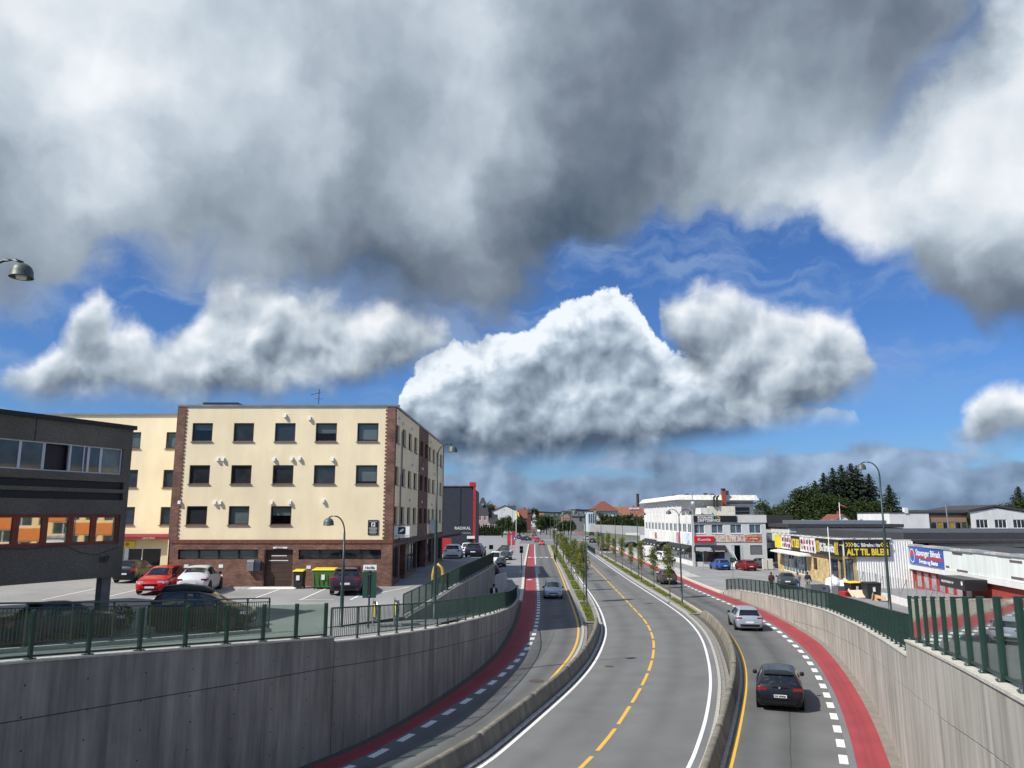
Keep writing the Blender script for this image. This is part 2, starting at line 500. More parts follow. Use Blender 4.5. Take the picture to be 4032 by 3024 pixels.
def brickmat(name, c1, c2, mortar, axis='front', bw=.24, bh=.075, rough=.85):
    """brick courses far too small in the picture to model one by one; mortar lies back"""
    if name in MATS: return MATS[name]
    m = bpy.data.materials.new(name); m.use_nodes = True
    nt = m.node_tree; N, L = nt.nodes, nt.links
    b = N['Principled BSDF']; b.inputs['Roughness'].default_value = rough
    tc = N.new('ShaderNodeTexCoord'); mp = N.new('ShaderNodeMapping')
    L.new(tc.outputs['Object'], mp.inputs[0])
    sp = N.new('ShaderNodeSeparateXYZ'); L.new(mp.outputs[0], sp.inputs[0])
    ad = N.new('ShaderNodeMath'); ad.operation = 'ADD'
    L.new(sp.outputs[0], ad.inputs[0]); L.new(sp.outputs[1], ad.inputs[1])
    cb = N.new('ShaderNodeCombineXYZ'); L.new(ad.outputs[0], cb.inputs[0]); L.new(sp.outputs[2], cb.inputs[1])
    bt = N.new('ShaderNodeTexBrick'); L.new(cb.outputs[0], bt.inputs[0])
    bt.inputs['Color1'].default_value = (*c1, 1); bt.inputs['Color2'].default_value = (*c2, 1); bt.inputs['Mortar'].default_value = (*mortar, 1)
    bt.inputs['Scale'].default_value = 1.0; bt.inputs['Brick Width'].default_value = bw; bt.inputs['Row Height'].default_value = bh
    bt.inputs['Mortar Size'].default_value = .008; bt.inputs['Mortar Smooth'].default_value = .2; bt.inputs['Bias'].default_value = -.1
    nz = N.new('ShaderNodeTexNoise'); L.new(tc.outputs['Object'], nz.inputs['Vector']); nz.inputs['Scale'].default_value = 1.3; nz.inputs['Detail'].default_value = 6
    mr = N.new('ShaderNodeMapRange'); L.new(nz.outputs[0], mr.inputs[0]); mr.inputs[1].default_value = .3; mr.inputs[2].default_value = .7; mr.inputs[3].default_value = .65; mr.inputs[4].default_value = 1.35
    vm = N.new('ShaderNodeVectorMath'); vm.operation = 'SCALE'; L.new(bt.outputs[0], vm.inputs[0]); L.new(mr.outputs[0], vm.inputs['Scale'])
    L.new(vm.outputs[0], b.inputs['Base Color'])
    bp = N.new('ShaderNodeBump'); bp.inputs['Strength'].default_value = .6; bp.inputs['Distance'].default_value = .01; bp.invert = True
    L.new(bt.outputs['Fac'], bp.inputs['Height']); L.new(bp.outputs[0], b.inputs['Normal'])
    MATS[name] = m
    return m

def wallconcrete(name, col, streak=.35, dark=.55, fine=.72):
    """board-marked concrete: fine vertical board lines, run-off streaks, blotches"""
    if name in MATS: return MATS[name]
    m = bpy.data.materials.new(name); m.use_nodes = True
    nt = m.node_tree; N, L = nt.nodes, nt.links
    b = N['Principled BSDF']; b.inputs['Roughness'].default_value = .88; b.inputs['Specular IOR Level'].default_value = .25
    tc = N.new('ShaderNodeTexCoord')
    def nz(stretch, scale, detail, lo, hi, a, bb, rough=.6):
        mp = N.new('ShaderNodeMapping'); L.new(tc.outputs['Object'], mp.inputs[0]); mp.inputs['Scale'].default_value = stretch
        t = N.new('ShaderNodeTexNoise'); L.new(mp.outputs[0], t.inputs['Vector'])
        t.inputs['Scale'].default_value = scale; t.inputs['Detail'].default_value = detail; t.inputs['Roughness'].default_value = rough
        r = N.new('ShaderNodeMapRange'); L.new(t.outputs[0], r.inputs[0])
        r.inputs[1].default_value, r.inputs[2].default_value, r.inputs[3].default_value, r.inputs[4].default_value = lo, hi, a, bb
        return r.outputs[0]
    a1 = nz((1, 1, .035), 9, 4, .3, .7, 1 - streak, 1 + streak * .6, .7)
    a2 = nz((1, 1, .10), 2.2, 5, .35, .7, dark, 1.1)
    a3 = nz((1, 1, 1), .45, 5, .3, .7, 1 - (1 - dark) * .4, 1 + (1 - dark) * .35)
    a4 = nz((1, 1, 1), 26, 3, .62, .74, 1.0, fine)
    def mul(p, q):
        n = N.new('ShaderNodeMath'); n.operation = 'MULTIPLY'; L.new(p, n.inputs[0]); L.new(q, n.inputs[1]); return n.outputs[0]
    k = mul(mul(a1, a2), mul(a3, a4))
    vm = N.new('ShaderNodeVectorMath'); vm.operation = 'SCALE'; vm.inputs[0].default_value = col; L.new(k, vm.inputs['Scale'])
    L.new(vm.outputs[0], b.inputs['Base Color'])
    bp = N.new('ShaderNodeBump'); bp.inputs['Strength'].default_value = .45; bp.inputs['Distance'].default_value = .02
    L.new(a1, bp.inputs['Height']); L.new(bp.outputs[0], b.inputs['Normal'])
    MATS[name] = m
    return m

ASPH = mat('asphalt', (.165, .168, .170), .88, var=.16, scale=60, bump=.25, bscale=180, spec=.35, var2=.16, scale2=.22, detail=2)
ASPH_OLD = mat('asphalt_pale', (.25, .25, .245), .9, var=.14, scale=40, bump=.2, bscale=120, spec=.3, var2=.14, scale2=.35, detail=2)
ASPH_DARK = mat('asphalt_worn_track', (.13, .132, .135), .8, var=.14, scale=60, spec=.35, var2=.1, detail=2)
REDL = mat('red_lane_surface', (.31, .050, .058), .85, var=.14, scale=14, stretch=(1, .25, 1), bump=.15, bscale=150, spec=.3, var2=.14, scale2=.5)
WPAINT = mat('white_road_paint', (.46, .46, .44), .75, var=1, col2=(.74, .74, .71), scale=11, contrast=(.28, .46), spec=.35)
YPAINT = mat('yellow_road_paint', (.46, .28, .06), .75, var=1, col2=(.70, .41, .055), scale=11, contrast=(.28, .46), spec=.35)
GRANITE = mat('granite_kerb', (.40, .385, .35), .85, var=.2, scale=6, bump=.2, var2=.15)
KERBW = mat('pale_kerb', (.56, .53, .46), .85, var=.14, scale=5, bump=.15)
SETT = mat('paving_sett', (.23, .215, .19), .9, var=.28, scale=3, bump=.3, bscale=25)
DIRT = mat('joint_dirt', (.09, .082, .07), .95, var=.25, scale=7)
BARR = wallconcrete('barrier_concrete', (.235, .215, .17), .14, .66)
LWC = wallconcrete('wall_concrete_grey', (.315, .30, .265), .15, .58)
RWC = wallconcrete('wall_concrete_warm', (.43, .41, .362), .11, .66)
CONC = mat('concrete', (.42, .41, .38), .9, var=.15, scale=3, bump=.15, var2=.12)
LEDGE = mat('ledge_concrete', (.48, .46, .40), .9, var=.22, scale=8, bump=.25, bscale=60)
GREENP = mat('dark_green_paint', (.012, .036, .027), .42, var=.12, scale=5, spec=.5)
POSTG = mat('lamp_post_green', (.016, .036, .031), .45, var=.12, scale=2, spec=.5)
LAMPG = mat('lamp_shade_patina', (.085, .105, .092), .5, metal=.2, var=.15, scale=6)
BLACK = mat('black_plastic', (.012, .012, .013), .5, var=.1)
DARKM = mat('dark_metal', (.04, .042, .045), .45, metal=.3, var=.1)
STEEL = mat('galvanised_steel', (.45, .46, .47), .4, metal=.8, var=.12, scale=5)
WHITE = mat('white_paint', (.78, .78, .76), .6, var=.05, scale=3)
GRASS = mat('grass', (.105, .135, .028), .9, var=.0, col2=None, spec=.2)
BLADE = mat('grass_blades', (.145, .175, .030), .8, var=.35, scale=1.2, spec=.2, var2=.25, scale2=.4)
GLASSF = glassmat('fence_glass', (.72, .80, .76), 1.25, .03)
TINT = mat('window_glass_dark', (.012, .016, .02), .05, var=.0, spec=.6)

# ------------------------------------------------------------------ the road in plan (metres, z = 0 on the carriageway)
LR0 = smoothline([(-21, -1), (-16.5, 7.5), (-11.0, 17.1), (-6.19, 25.3), (-4.46, 28.8), (-2.56, 35.5), (-.78, 43.9), (-.12, 50.8), (.36, 57.5), (.65, 64.4), (.93, 72.7), (1.28, 85), (1.71, 107), (2.43, 137), (3.35, 168), (5.2, 234.6), (14.5, 530)])
LR1 = smoothline([(-20, -1.6), (-15.4, 7.1), (-9.95, 16.8), (-5.28, 25.3), (-4.28, 27.7), (-2.38, 33.4), (-1.34, 37), (-.33, 41.4), (.43, 45.8), (.96, 49.9), (1.41, 56), (1.79, 63), (2.17, 72.7), (2.53, 85), (3.14, 110), (4.67, 168), (6.44, 229), (16.0, 530)])
LY = smoothline([(-16.4, -2), (-11.9, 7), (-6.45, 16.8), (-2.1, 25.8), (0.0, 32), (1.66, 37.6), (2.3, 40.4), (3.12, 43.9), (3.92, 48.6), (4.52, 54.1), (4.86, 59.4), (5.16, 66.8), (5.47, 75.7), (5.97, 90), (6.57, 107), (7.45, 137), (8.48, 178), (10.1, 225), (19.5, 530)])
CWL = smoothline([(-15, -2), (-10.5, 7), (-5.1, 16.8), (-.92, 25.35), (-.15, 27.5), (1.3, 31.9), (2.59, 35.9), (3.59, 39.4), (4.6, 43.6), (5.71, 49.5), (6.49, 54.9), (7.23, 64.1), (7.75, 74.7), (8.21, 91.4), (9.09, 117.7), (9.84, 137), (11.2, 178), (13.6, 250), (23, 530)])
CY = smoothline([(-10.5, -1), (-6, 8), (-1.2, 17.5), (2.35, 25.8), (3.53, 29), (4.34, 31.6), (5.43, 35.2), (6.44, 38.8), (7.39, 42.6), (8.2, 46.4), (8.84, 50), (9.35, 53.8), (9.75, 57.6), (10.01, 61.3), (10.36, 69.2), (10.76, 77.8), (11.1, 86.3), (11.85, 103.6), (12.53, 120.4), (13.6, 150), (14.8, 185), (17.2, 250), (26.5, 530)])
CWR = smoothline([(-5.5, -1), (-1.5, 8), (2.3, 17.4), (5.44, 25.3), (6.32, 27.8), (7.31, 30.8), (8.4, 34.5), (9.35, 38), (10.36, 42.3), (11.72, 48.9), (12.58, 54.3), (13.24, 60.7), (13.56, 67.2), (13.8, 75.2), (14.1, 89.6), (14.55, 105), (16.0, 146), (16.8, 170), (20.3, 250), (30, 530)])
RY = smoothline([(-4, -1), (.2, 8), (3.7, 17), (6.71, 25.3), (8.09, 29.2), (9.9, 34.5), (11.01, 38), (12.05, 41.7), (13.03, 45.8), (14.1, 51.2), (15.02, 57.6), (15.41, 64), (15.71, 69.4), (16.05, 77.8), (16.51, 91.1), (17.24, 110.8), (18.39, 148.9), (19.0, 168), (22.5, 250), (32, 530)])
RD = smoothline([(-.6, -1), (3.4, 8), (7.2, 17.3), (10.5, 26), (11.84, 29.7), (13.12, 33.5), (14.32, 37.3), (15.89, 43), (16.79, 47), (17.85, 53), (18.41, 57), (18.95, 63), (19.25, 68.8), (19.3, 76), (19.6, 89.4), (20.5, 115), (21.6, 141), (22.5, 167), (26.3, 250), (36, 530)])
RR1 = smoothline([(1.4, -1), (5.5, 9.2), (8.4, 16.4), (11.65, 25.3), (13.3, 29.8), (14.99, 34.9), (16.65, 40.5), (18.15, 46.2), (19.01, 49.9), (20.18, 58.7), (20.9, 66.9), (21.0, 74), (21.0, 80.6), (21.2, 90.2), (22.1, 115), (22.9, 138.6), (23.8, 167.6), (28, 250), (38, 530)])
LWB = offs(LR0, -.3)
RWB = offs(RR1, .35)

rng0 = random.Random(3)
def structure(o):
    return tag(o, kind='structure')

def ribbon(name, A, B, y0, y1, z, m, parent=None, step=1.5, uv=True, nx=1):
    """sheet between two plan curves; uv.x runs across"""
    n = max(2, int((y1 - y0) / step))
    ys = [y0 + (y1 - y0) * i / n for i in range(n + 1)]
    V, F = [], []
    for y in ys:
        a, b = at_y(A, y), at_y(B, y)
        for k in range(nx + 1):
            p = a.lerp(b, k / nx)
            V.append((p.x, p.y, z(p) if callable(z) else z))
    w = nx + 1
    for i in range(n):
        for k in range(nx):
            F.append((i * w + k, i * w + k + 1, (i + 1) * w + k + 1, (i + 1) * w + k))
    me = bpy.data.meshes.new(name); me.from_pydata(V, [], F); me.materials.append(m)
    if uv:
        ul = me.uv_layers.new(name='uv')
        for p in me.polygons:
            for li, vi in zip(p.loop_indices, p.vertices):
                ul.data[li].uv = ((vi % w) / nx, ys[vi // w] / 10)
    me.update()
    return link(name, me, parent)

def lanemat(name, col, tracks, depth=.22, width=.13):
    """asphalt with the polish and rubber of the wheel tracks along the lane (uv.x across the lane)"""
    m = bpy.data.materials.new(name); m.use_nodes = True
    N, L = m.node_tree.nodes, m.node_tree.links
    b = N['Principled BSDF']; b.inputs['Roughness'].default_value = .85; b.inputs['Specular IOR Level'].default_value = .35
    tc = N.new('ShaderNodeTexCoord'); sp = N.new('ShaderNodeSeparateXYZ'); L.new(tc.outputs['UV'], sp.inputs[0])
    nzw = N.new('ShaderNodeTexNoise'); L.new(tc.outputs['Object'], nzw.inputs['Vector']); nzw.inputs['Scale'].default_value = .12; nzw.inputs['Detail'].default_value = 3
    def math_(op, a, bb, c=None):
        n = N.new('ShaderNodeMath'); n.operation = op
        for s, v in zip(n.inputs, (a, bb, c)):
            if v is None: continue
            if isinstance(v, (int, float)): s.default_value = v
            else: L.new(v, s)
        return n.outputs[0]
    ux = math_('ADD', sp.outputs[0], math_('MULTIPLY', math_('SUBTRACT', nzw.outputs[0], .5), .22))
    acc = 0.0
    for t, a in tracks:
        d = math_('DIVIDE', math_('SUBTRACT', ux, t), width)
        e = math_('POWER', 2.718, math_('MULTIPLY', math_('MULTIPLY', d, d), -1.0))
        acc = math_('MULTIPLY_ADD', e, a, acc)
    g = N.new('ShaderNodeTexNoise'); L.new(tc.outputs['Object'], g.inputs['Vector']); g.inputs['Scale'].default_value = 90; g.inputs['Detail'].default_value = 2
    g2 = N.new('ShaderNodeTexNoise'); L.new(tc.outputs['Object'], g2.inputs['Vector']); g2.inputs['Scale'].default_value = .5; g2.inputs['Detail'].default_value = 6
    k = math_('MULTIPLY', math_('MULTIPLY_ADD', g.outputs[0], .7, .65), math_('MULTIPLY_ADD', g2.outputs[0], .56, .72))
    k = math_('MULTIPLY', k, math_('MULTIPLY_ADD', acc, -depth, 1.0))
    vm = N.new('ShaderNodeVectorMath'); vm.operation = 'SCALE'; vm.inputs[0].default_value = col; L.new(k, vm.inputs['Scale'])
    L.new(vm.outputs[0], b.inputs['Base Color'])
    bp = N.new('ShaderNodeBump'); bp.inputs['Strength'].default_value = .25; bp.inputs['Distance'].default_value = .01
    L.new(g.outputs[0], bp.inputs['Height']); L.new(bp.outputs[0], b.inputs['Normal'])
    return m

LANE_SIDE = lanemat('asphalt_side_lane', (.142, .144, .140), [(.34, .9), (.78, 1.0)], .30, .14)
LANE_RIGHT = lanemat('asphalt_right_lane', (.142, .143, .138), [(.12, .9), (.52, 1.1)], .30, .15)
LANE_MAIN = lanemat('asphalt_main_lane', (.160, .162, .156), [(.45, .9), (.8, .4)], .22, .17)

# ground sheet to the horizon
g = MB().quad((-3000, -400, -.09), (3000, -400, -.09), (3000, 4000, -.09), (-3000, 4000, -.09)).build('ground', mat('far_ground', (.10, .115, .07), .95, var=.4, scale=.02, detail=6))
structure(g)
road = ribbon('road', offs(LR0, -.6), offs(RR1, .6), -1, 520, 0, ASPH, step=2.0)
structure(road)
ribbon('side_lane', LR1, LY, 0, 235, .004, LANE_SIDE, road)
ribbon('main_lane', CWL, CY, 0, 235, .004, LANE_MAIN, road)
ribbon('main_lane', CY, CWR, 0, 235, .004, LANE_MAIN, road)
ribbon('side_lane', RY, offs(RD, .14), 0, 235, .004, LANE_RIGHT, road)
REDW = lanemat('red_lane_worn', (.305, .050, .058), [(.38, .7), (.62, .6)], .20, .10)
ribbon('red_cycle_lane', LR0, LR1, 0, 232, .005, REDW, road)
ribbon('red_cycle_lane', LR0, LR1, 262, 500, .005, REDL, road, step=8)
ribbon('red_cycle_lane', offs(RD, .36), RR1, 0, 205, .005, REDW, road)
ribbon('red_cycle_lane', offs(RD, .36), RR1, 225, 420, .005, REDL, road, step=8)

def line(name, P, y0, y1, w, m, z=.009):
    return ribbon(name, offs(P, -w / 2), offs(P, w / 2), y0, y1, z, m, road, step=.8)
line('edge_line', CWL, 0, 215, .13, WPAINT)
line('edge_line', CWR, 0, 205, .13, WPAINT)
line('yellow_edge_line', LY, 0, 218, .14, YPAINT)
line('yellow_edge_line', RY, 0, 200, .14, YPAINT)
line('edge_line', offs(LR1, .2), 128, 222, .13, WPAINT)

def dashes(name, P, y0, y1, dash, gap, w, m, z=.009):
    Q = resample(clip_y(P, y0, y1), .05)
    me = {}
    s = 0
    n = int((dash) / .05); g_ = int(gap / .05)
    while s + n < len(Q):
        a, b, c_ = Q[s], Q[s + n // 2], Q[s + n]
        mb = MB()
        L_, R_ = [], []
        for p0, q0, q1 in ((a, a, b), (b, a, c_), (c_, b, c_)):
            d = (q1 - q0).normalized(); nn = Vector((d.y, -d.x, 0)) * (w / 2)
            L_.append(p0 - nn + Vector((0, 0, z))); R_.append(p0 + nn + Vector((0, 0, z)))
        mb.strip(L_, R_).build(name, m, road)
        s += n + g_
dashes('lane_dash', offs(LR1, .28), 8, 118, 1.0, .95, .27, WPAINT)
dashes('lane_dash', RD, 8, 118, 1.0, .93, .27, WPAINT)
dashes('centre_dash', CY, 8, 150, 2.9, .65, .14, YPAINT)
# raised-table markings over the crossings
for k in range(5):
    p = at_y(LR0, 150); q = at_y(LY, 150)
    c0 = p.lerp(q, .04 + k * .22)
    MB().box(c0.x, c0.y, .012, c0.x + .75, c0.y + 1.5, .013).build('crossing_bar', WPAINT, road)
for k in range(6):
    p = at_y(RY, 172); q = at_y(RR1, 172)
    c0 = p.lerp(q, .02 + k * .165)
    MB().box(c0.x, c0.y, .012, c0.x + .62, c0.y + 2.0, .013).build('crossing_bar', WPAINT, road)
# cross street at the junction beyond the medians
structure(MB().quad((-90, 222, .014), (120, 222, .014), (120, 262, .014), (-90, 262, .014)).build('cross_street', ASPH))
MB().quad((7.5, 262, .02), (26, 258, .02), (26, 259.6, .02), (7.5, 264, .02)).build('stop_line', WPAINT, road)
# mended strips and tar seams in the asphalt
PATCH = mat('asphalt_patch', (.105, .106, .104), .9, var=.2, scale=30, spec=.3, detail=3)
for P_, d_, y0, y1, w in ((CY, -1.6, 84, 92, .7), (LY, -1.4, 60.5, 63, .8), (RY, 1.5, 70, 76, .6), (CY, 1.7, 105, 118, .8), (LY, -1.7, 101, 108, .7)):
    ribbon('asphalt_patch', offs(P_, d_ - w / 2), offs(P_, d_ + w / 2), y0, y1, .0075, PATCH, road, step=.6)
TAR = mat('tar_seam', (.05, .05, .052), .6, var=.3, scale=6)
for P_, d_, y0, y1 in ((LY, -1.62, 8, 130), (RY, 1.75, 8, 150)):
    Q_ = [p + Vector((rng0.uniform(-.02, .02), 0, 0)) for p in resample(clip_y(offs(P_, d_), y0, y1), .8)]
    ribbon('tar_seam', offs(Q_, -.012), offs(Q_, .012), y0, y1, .0085, TAR, road, step=.5)
# manholes and drain covers
for x, y, r in ((1.15, 38.0, .36), (5.02, 41.6, .25), (10.6, 38.4, .2)):
    o = MB().lathe([(r, .006), (r, .014), (r * .86, .014), (r * .84, .011), (.02, .011)], 20, (x, y, 0)).build('manhole_cover', mat('cast_iron', (.10, .075, .06), .7, metal=.3, var=.3, scale=12), road)
# cycle mark and the studded plates at the red lane
for x0, y0 in ((at_y(LR0, 97).x + .35, 97),):
    MB().box(x0, y0, .010, x0 + .62, y0 + .5, .011).box(x0 + .15, y0 + .5, .010, x0 + .5, y0 + .9, .011).build('cycle_symbol', WPAINT, road)
GRATE = mat('coloured_plate', (.45, .45, .36), .8, var=.5, col2=(.25, .42, .55), scale=2.4)
for px_ in (-.75, 1.05):
    for k in range(9):
        b = at_y(LR0, 108 + k * 1.55)
        x = b.x + px_ + (0 if px_ < 0 else .45)
        MB().box(x, b.y, .125 if px_ < 0 else .012, x + .62, b.y + 1.0, .14 if px_ < 0 else .02).build('tactile_slab', GRATE, road)

# ------------------------------------------------------------------ retaining walls
def LW_top(y, seg=None):
    if seg == 0 or (seg is None and y < 26.6):
        return interp(y, [(0, 5.6), (17.5, 4.49), (21.3, 4.17), (26.61, 3.69)])
    return interp(y, [(26.6, 3.54), (28.9, 3.36), (33.7, 2.97), (42.6, 2.4), (48.3, 1.99), (57, 1.3), (66, .70), (72, .38)])
def LW_gr(y):
    return interp(y, [(0, 4.2), (17.6, 3.21), (26.7, 2.72), (41.8, 1.41), (57, .06), (80, .0)])
def RW_top(y, seg=None):
    if seg == 0 or (seg is None and y < 22.2):
        return interp(y, [(0, 6.35), (9.5, 5.5), (13.7, 5.08), (17, 4.75), (22.21, 4.26)])
    return interp(y, [(22.2, 3.86), (31.4, 3.07), (41.7, 2.40), (52.3, 1.83), (59.6, 1.51), (68.4, 1.15), (74.7, .83), (80, .35)])
def RW_gr(y):
    return interp(y, [(0, 5.5), (11, 4.35), (16.6, 3.5), (25.5, 2.57), (44.2, 1.08), (60, .06), (90, 0)])

def build_wall(name, label, base, side, segs, top, groove, m, thick=.36):
    """side: +1 earth on the right of travel, -1 on the left"""
    w = thing(name, label, 'wall')
    core = MB()
    for si, (y0, y1, grp) in enumerate(segs):
        n = max(2, int((y1 - y0) / 1.2))
        P = [at_y(base, y0 + .012 + (y1 - y0 - .024) * i / n) for i in range(n + 1)]
        def body(z0, z1, mb, d0, d1):
            A = offs(P, side * d0); B = offs(P, side * d1)
            rings = []
            for a, b in zip(A, B):
                rings.append([(a.x, a.y, z0(a.y)), (b.x, b.y, z0(b.y)), (b.x, b.y, z1(b.y)), (a.x, a.y, z1(a.y))])
            mb.loft(rings)
        tz = lambda y: top(y, grp) - .05
        split = groove((y0 + y1) / 2) > .2
        up = MB(); body((lambda y: groove(y) + .012) if split else (lambda y: -.1), tz, up, 0, thick)
        up.build('concrete_panel', m, w)
        if split:
            lo = MB(); body(lambda y: -.1, lambda y: groove(y) - .012, lo, 0, thick)
            lo.build('concrete_panel', m, w)
        body(lambda y: -.1, lambda y: top(y, grp) - .1, core, .03, thick - .02)
        cp = MB(); body(lambda y: top(y, grp) - .05, lambda y: top(y, grp), cp, -.03, thick + .05)
        cp.build('coping', LEDGE, w)
    core.build('core', DIRT, w)
    return w

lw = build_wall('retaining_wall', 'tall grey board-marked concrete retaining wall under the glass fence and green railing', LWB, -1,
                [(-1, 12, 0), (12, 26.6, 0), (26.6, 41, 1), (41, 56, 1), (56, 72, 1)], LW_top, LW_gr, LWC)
rw = build_wall('retaining_wall', 'sunlit warm concrete retaining wall curving beside the right red cycle lane', RWB, 1,
                [(-1, 8, 0), (8, 22.2, 0), (22.2, 33, 1), (33, 58, 1), (58, 74, 1), (74, 80, 1)], RW_top, RW_gr, RWC)
# tie holes left by the shuttering, dark dots on the grey wall
th = MB()
for iy in range(30):
    y = 13.0 + iy * 1.25
    for k in range(6):
        z = LW_top(y) - .55 - k * .68
        if z < .35 or z < .3: continue
        zz = z + random.uniform(-.03, .03)
        p = at_y(LWB, y + random.uniform(-.05, .05)); i = min(range(len(LWB)), key=lambda j: abs(LWB[j].y - y))
        nn = normal2(LWB, i); t = Vector((-nn.y, nn.x, 0))
        c0 = p + nn * .004
        th.poly([c0 + t * (.022 * math.cos(a)) + Vector((0, 0, zz + .026 * math.sin(a))) for a in [j * math.pi / 3 for j in range(6)]])
tag(th.build('tie_hole', BLACK, lw), kind='stuff')
# gutters at the foot of the walls
structure(ribbon('gutter', offs(LR0, -.32), LR0, 0, 72, .006, DIRT))
structure(ribbon('gutter', RR1, offs(RR1, .37), 0, 80, .006, mat('gutter_concrete', (.22, .19, .16), .9, var=.2, scale=2)))

# ------------------------------------------------------------------ raised ground left and right
def lot_z(y):
    return interp(y, [(0, 4.2), (18, 3.0), (33, 2.9), (49, 3.38), (62, 3.6), (92, 3.4)])
def walk_z(y):
    return interp(y, [(0, 5.45), (17.5, 4.36), (26.6, 3.5), (33.7, 2.92), (37.3, 2.86), (42.6, 2.28), (57, 1.08), (66, .5), (72, .14)])
UW = smoothline([(-4.94, 37.3), (-4.3, 42), (-3.4, 50), (-2.4, 59), (-1.46, 67.5)], 2)
UWTOP = lambda y: interp(y, [(37.3, 2.95), (49, 3.3), (67.5, 3.53)])
RAILB = [Vector(p) for p in ((-16.4, 5, 0), (-14.0, 21.5, 0), (-12.3, 26.6, 0), (-9.85, 32.3, 0))]
# footpath strip beside the left wall
A = [at_y(RAILB, y) if y < 32.3 else (Vector((-9.85, 32.3, 0)).lerp(Vector((-4.94, 37.3, 0)), (y - 32.3) / 5) if y < 37.3 else at_y(UW, y)) for y in [0 + 1.5 * i for i in range(46)]]
Bp = []
for a in A:
    q = at_y(offs(LWB, -.36), a.y); Bp.append(Vector((q.x, a.y, walk_z(a.y))))
A = [Vector((a.x, a.y, walk_z(a.y))) for a in A]
structure(MB().strip(A, Bp).build('footpath', ASPH_OLD))
# flat continuation of the walk to the road level
structure(ribbon('pavement_far', offs(LR0, -3.6), offs(LR0, -.22), 66, 225, .13, ASPH_OLD))
# car park and street behind: sheet from the left edge to the wall lines
rows = []
for i in range(0, 70):
    y = -2 + i * 1.4
    if y < 32.3: xb = at_y(RAILB, y).x if y > 5 else -16.4
    elif y < 37.3: xb = -9.85 + (y - 32.3) / 5 * (9.85 - 4.94)
    elif y < 67.5: xb = at_y(UW, y).x
    else: xb = -1.46 - (y - 67.5) * .05
    rows.append((y, xb))
structure(MB().strip([(-90, y, lot_z(y)) for y, xb in rows], [(xb - .02, y, lot_z(y)) for y, xb in rows]).build('car_park', ASPH_OLD))
e = rows[-1]
upw = thing('retaining_wall', 'concrete wall under the upper green railing beside the sloping footpath', 'wall')
P = resample(UW, 1.2)
rings = [[(p.x, p.y, walk_z(p.y) - .3), (p.x - .3, p.y, walk_z(p.y) - .3), (p.x - .3, p.y, UWTOP(p.y)), (p.x, p.y, UWTOP(p.y))] for p in P]
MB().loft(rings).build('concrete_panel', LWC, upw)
rings = [[(p.x + .04, p.y, UWTOP(p.y)), (p.x - .34, p.y, UWTOP(p.y)), (p.x - .34, p.y, UWTOP(p.y) + .06), (p.x + .04, p.y, UWTOP(p.y) + .06)] for p in P]
MB().loft(rings).build('coping', LEDGE, upw)
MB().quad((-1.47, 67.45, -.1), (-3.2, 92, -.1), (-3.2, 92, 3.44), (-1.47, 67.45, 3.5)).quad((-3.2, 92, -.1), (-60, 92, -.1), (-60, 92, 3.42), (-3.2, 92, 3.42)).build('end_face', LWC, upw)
# low splayed wall running on from it
lo = thing('splayed_wall', 'low concrete wall with sunlit top splaying down beside the footpath', 'wall')
MB().loft([[(-1.5, 67.6, 0), (-1.9, 67.6, 0), (-1.9, 67.6, 2.25), (-1.5, 67.6, 2.25)], [(-1.1, 78, 0), (-1.5, 78, 0), (-1.5, 78, 2.05), (-1.1, 78, 2.05)], [(-.6, 84, 0), (-1.0, 84, 0), (-1.0, 84, 1.75), (-.6, 84, 1.75)], [(-.1, 85.5, 0), (-.5, 85.5, 0), (-.9, 84.4, .2), (-.4, 84.4, .2)]]).build('wall_body', CONC, lo)
# ledge that carries the inner railing
led = thing('path_ledge', 'low concrete ledge carrying the inner green railing above the car park', 'ledge')
rings = []
for i in range(24):
    y = 5 + 27.3 * i / 23
    p = at_y(RAILB, y); z = walk_z(y)
    rings.append([(p.x - .18, y, lot_z(y) - .1), (p.x + .14, y, z - .2), (p.x + .14, y, z + .12), (p.x - .18, y, z + .12)])
MB().loft(rings).build('ledge_body', LEDGE, led)
# bays painted on the car park
BAYW = .12
def paint(a, b, w=.11, name='bay_line', z=None):
    a, b = Vector((*a, 0)), Vector((*b, 0)); d = (b - a).normalized(); nn = Vector((d.y, -d.x, 0)) * w / 2
    n = max(1, int((b - a).length / 1.3)); Lp, Rp = [], []
    for i in range(n + 1):
        p = a.lerp(b, i / n); zz = (z or lot_z)(p.y) + .012
        Lp.append(p - nn + Vector((0, 0, zz))); Rp.append(p + nn + Vector((0, 0, zz)))
    o = MB().strip(Lp, Rp).build(name, WPAINT, bpy.data.objects['car_park'])
for x in (-25.2, -22.4, -19.4, -16.6, -14.0, -11.3, -8.6):
    paint((x - .1, 42.8), (x + .1, 47.9))
paint((-11.6, 43.0), (-9.6, 42.8)); paint((-8.6, 43.6), (-6.3, 48.6))
for k in range(16):
    paint((-18.8 + k * .36, 47.6), (-18.45 + k * .36, 48.5), .12, 'hatch_line')
MB().quad((-15.9, 47.5, lot_z(47.5) + .011), (-13.1, 47.5, lot_z(47.5) + .011), (-13.1, 48.6, lot_z(48.6) + .011), (-15.9, 48.6, lot_z(48.6) + .011)).build('hatch_line', WPAINT, bpy.data.objects['car_park'])
# plaza at road level left of the pavement, far side
structure(MB().poly([(-120, 90, .05), (-2.2, 90, .05), (2, 226, .05), (6, 334, .05), (-120, 334, .05)]).build('plaza', ASPH_OLD))
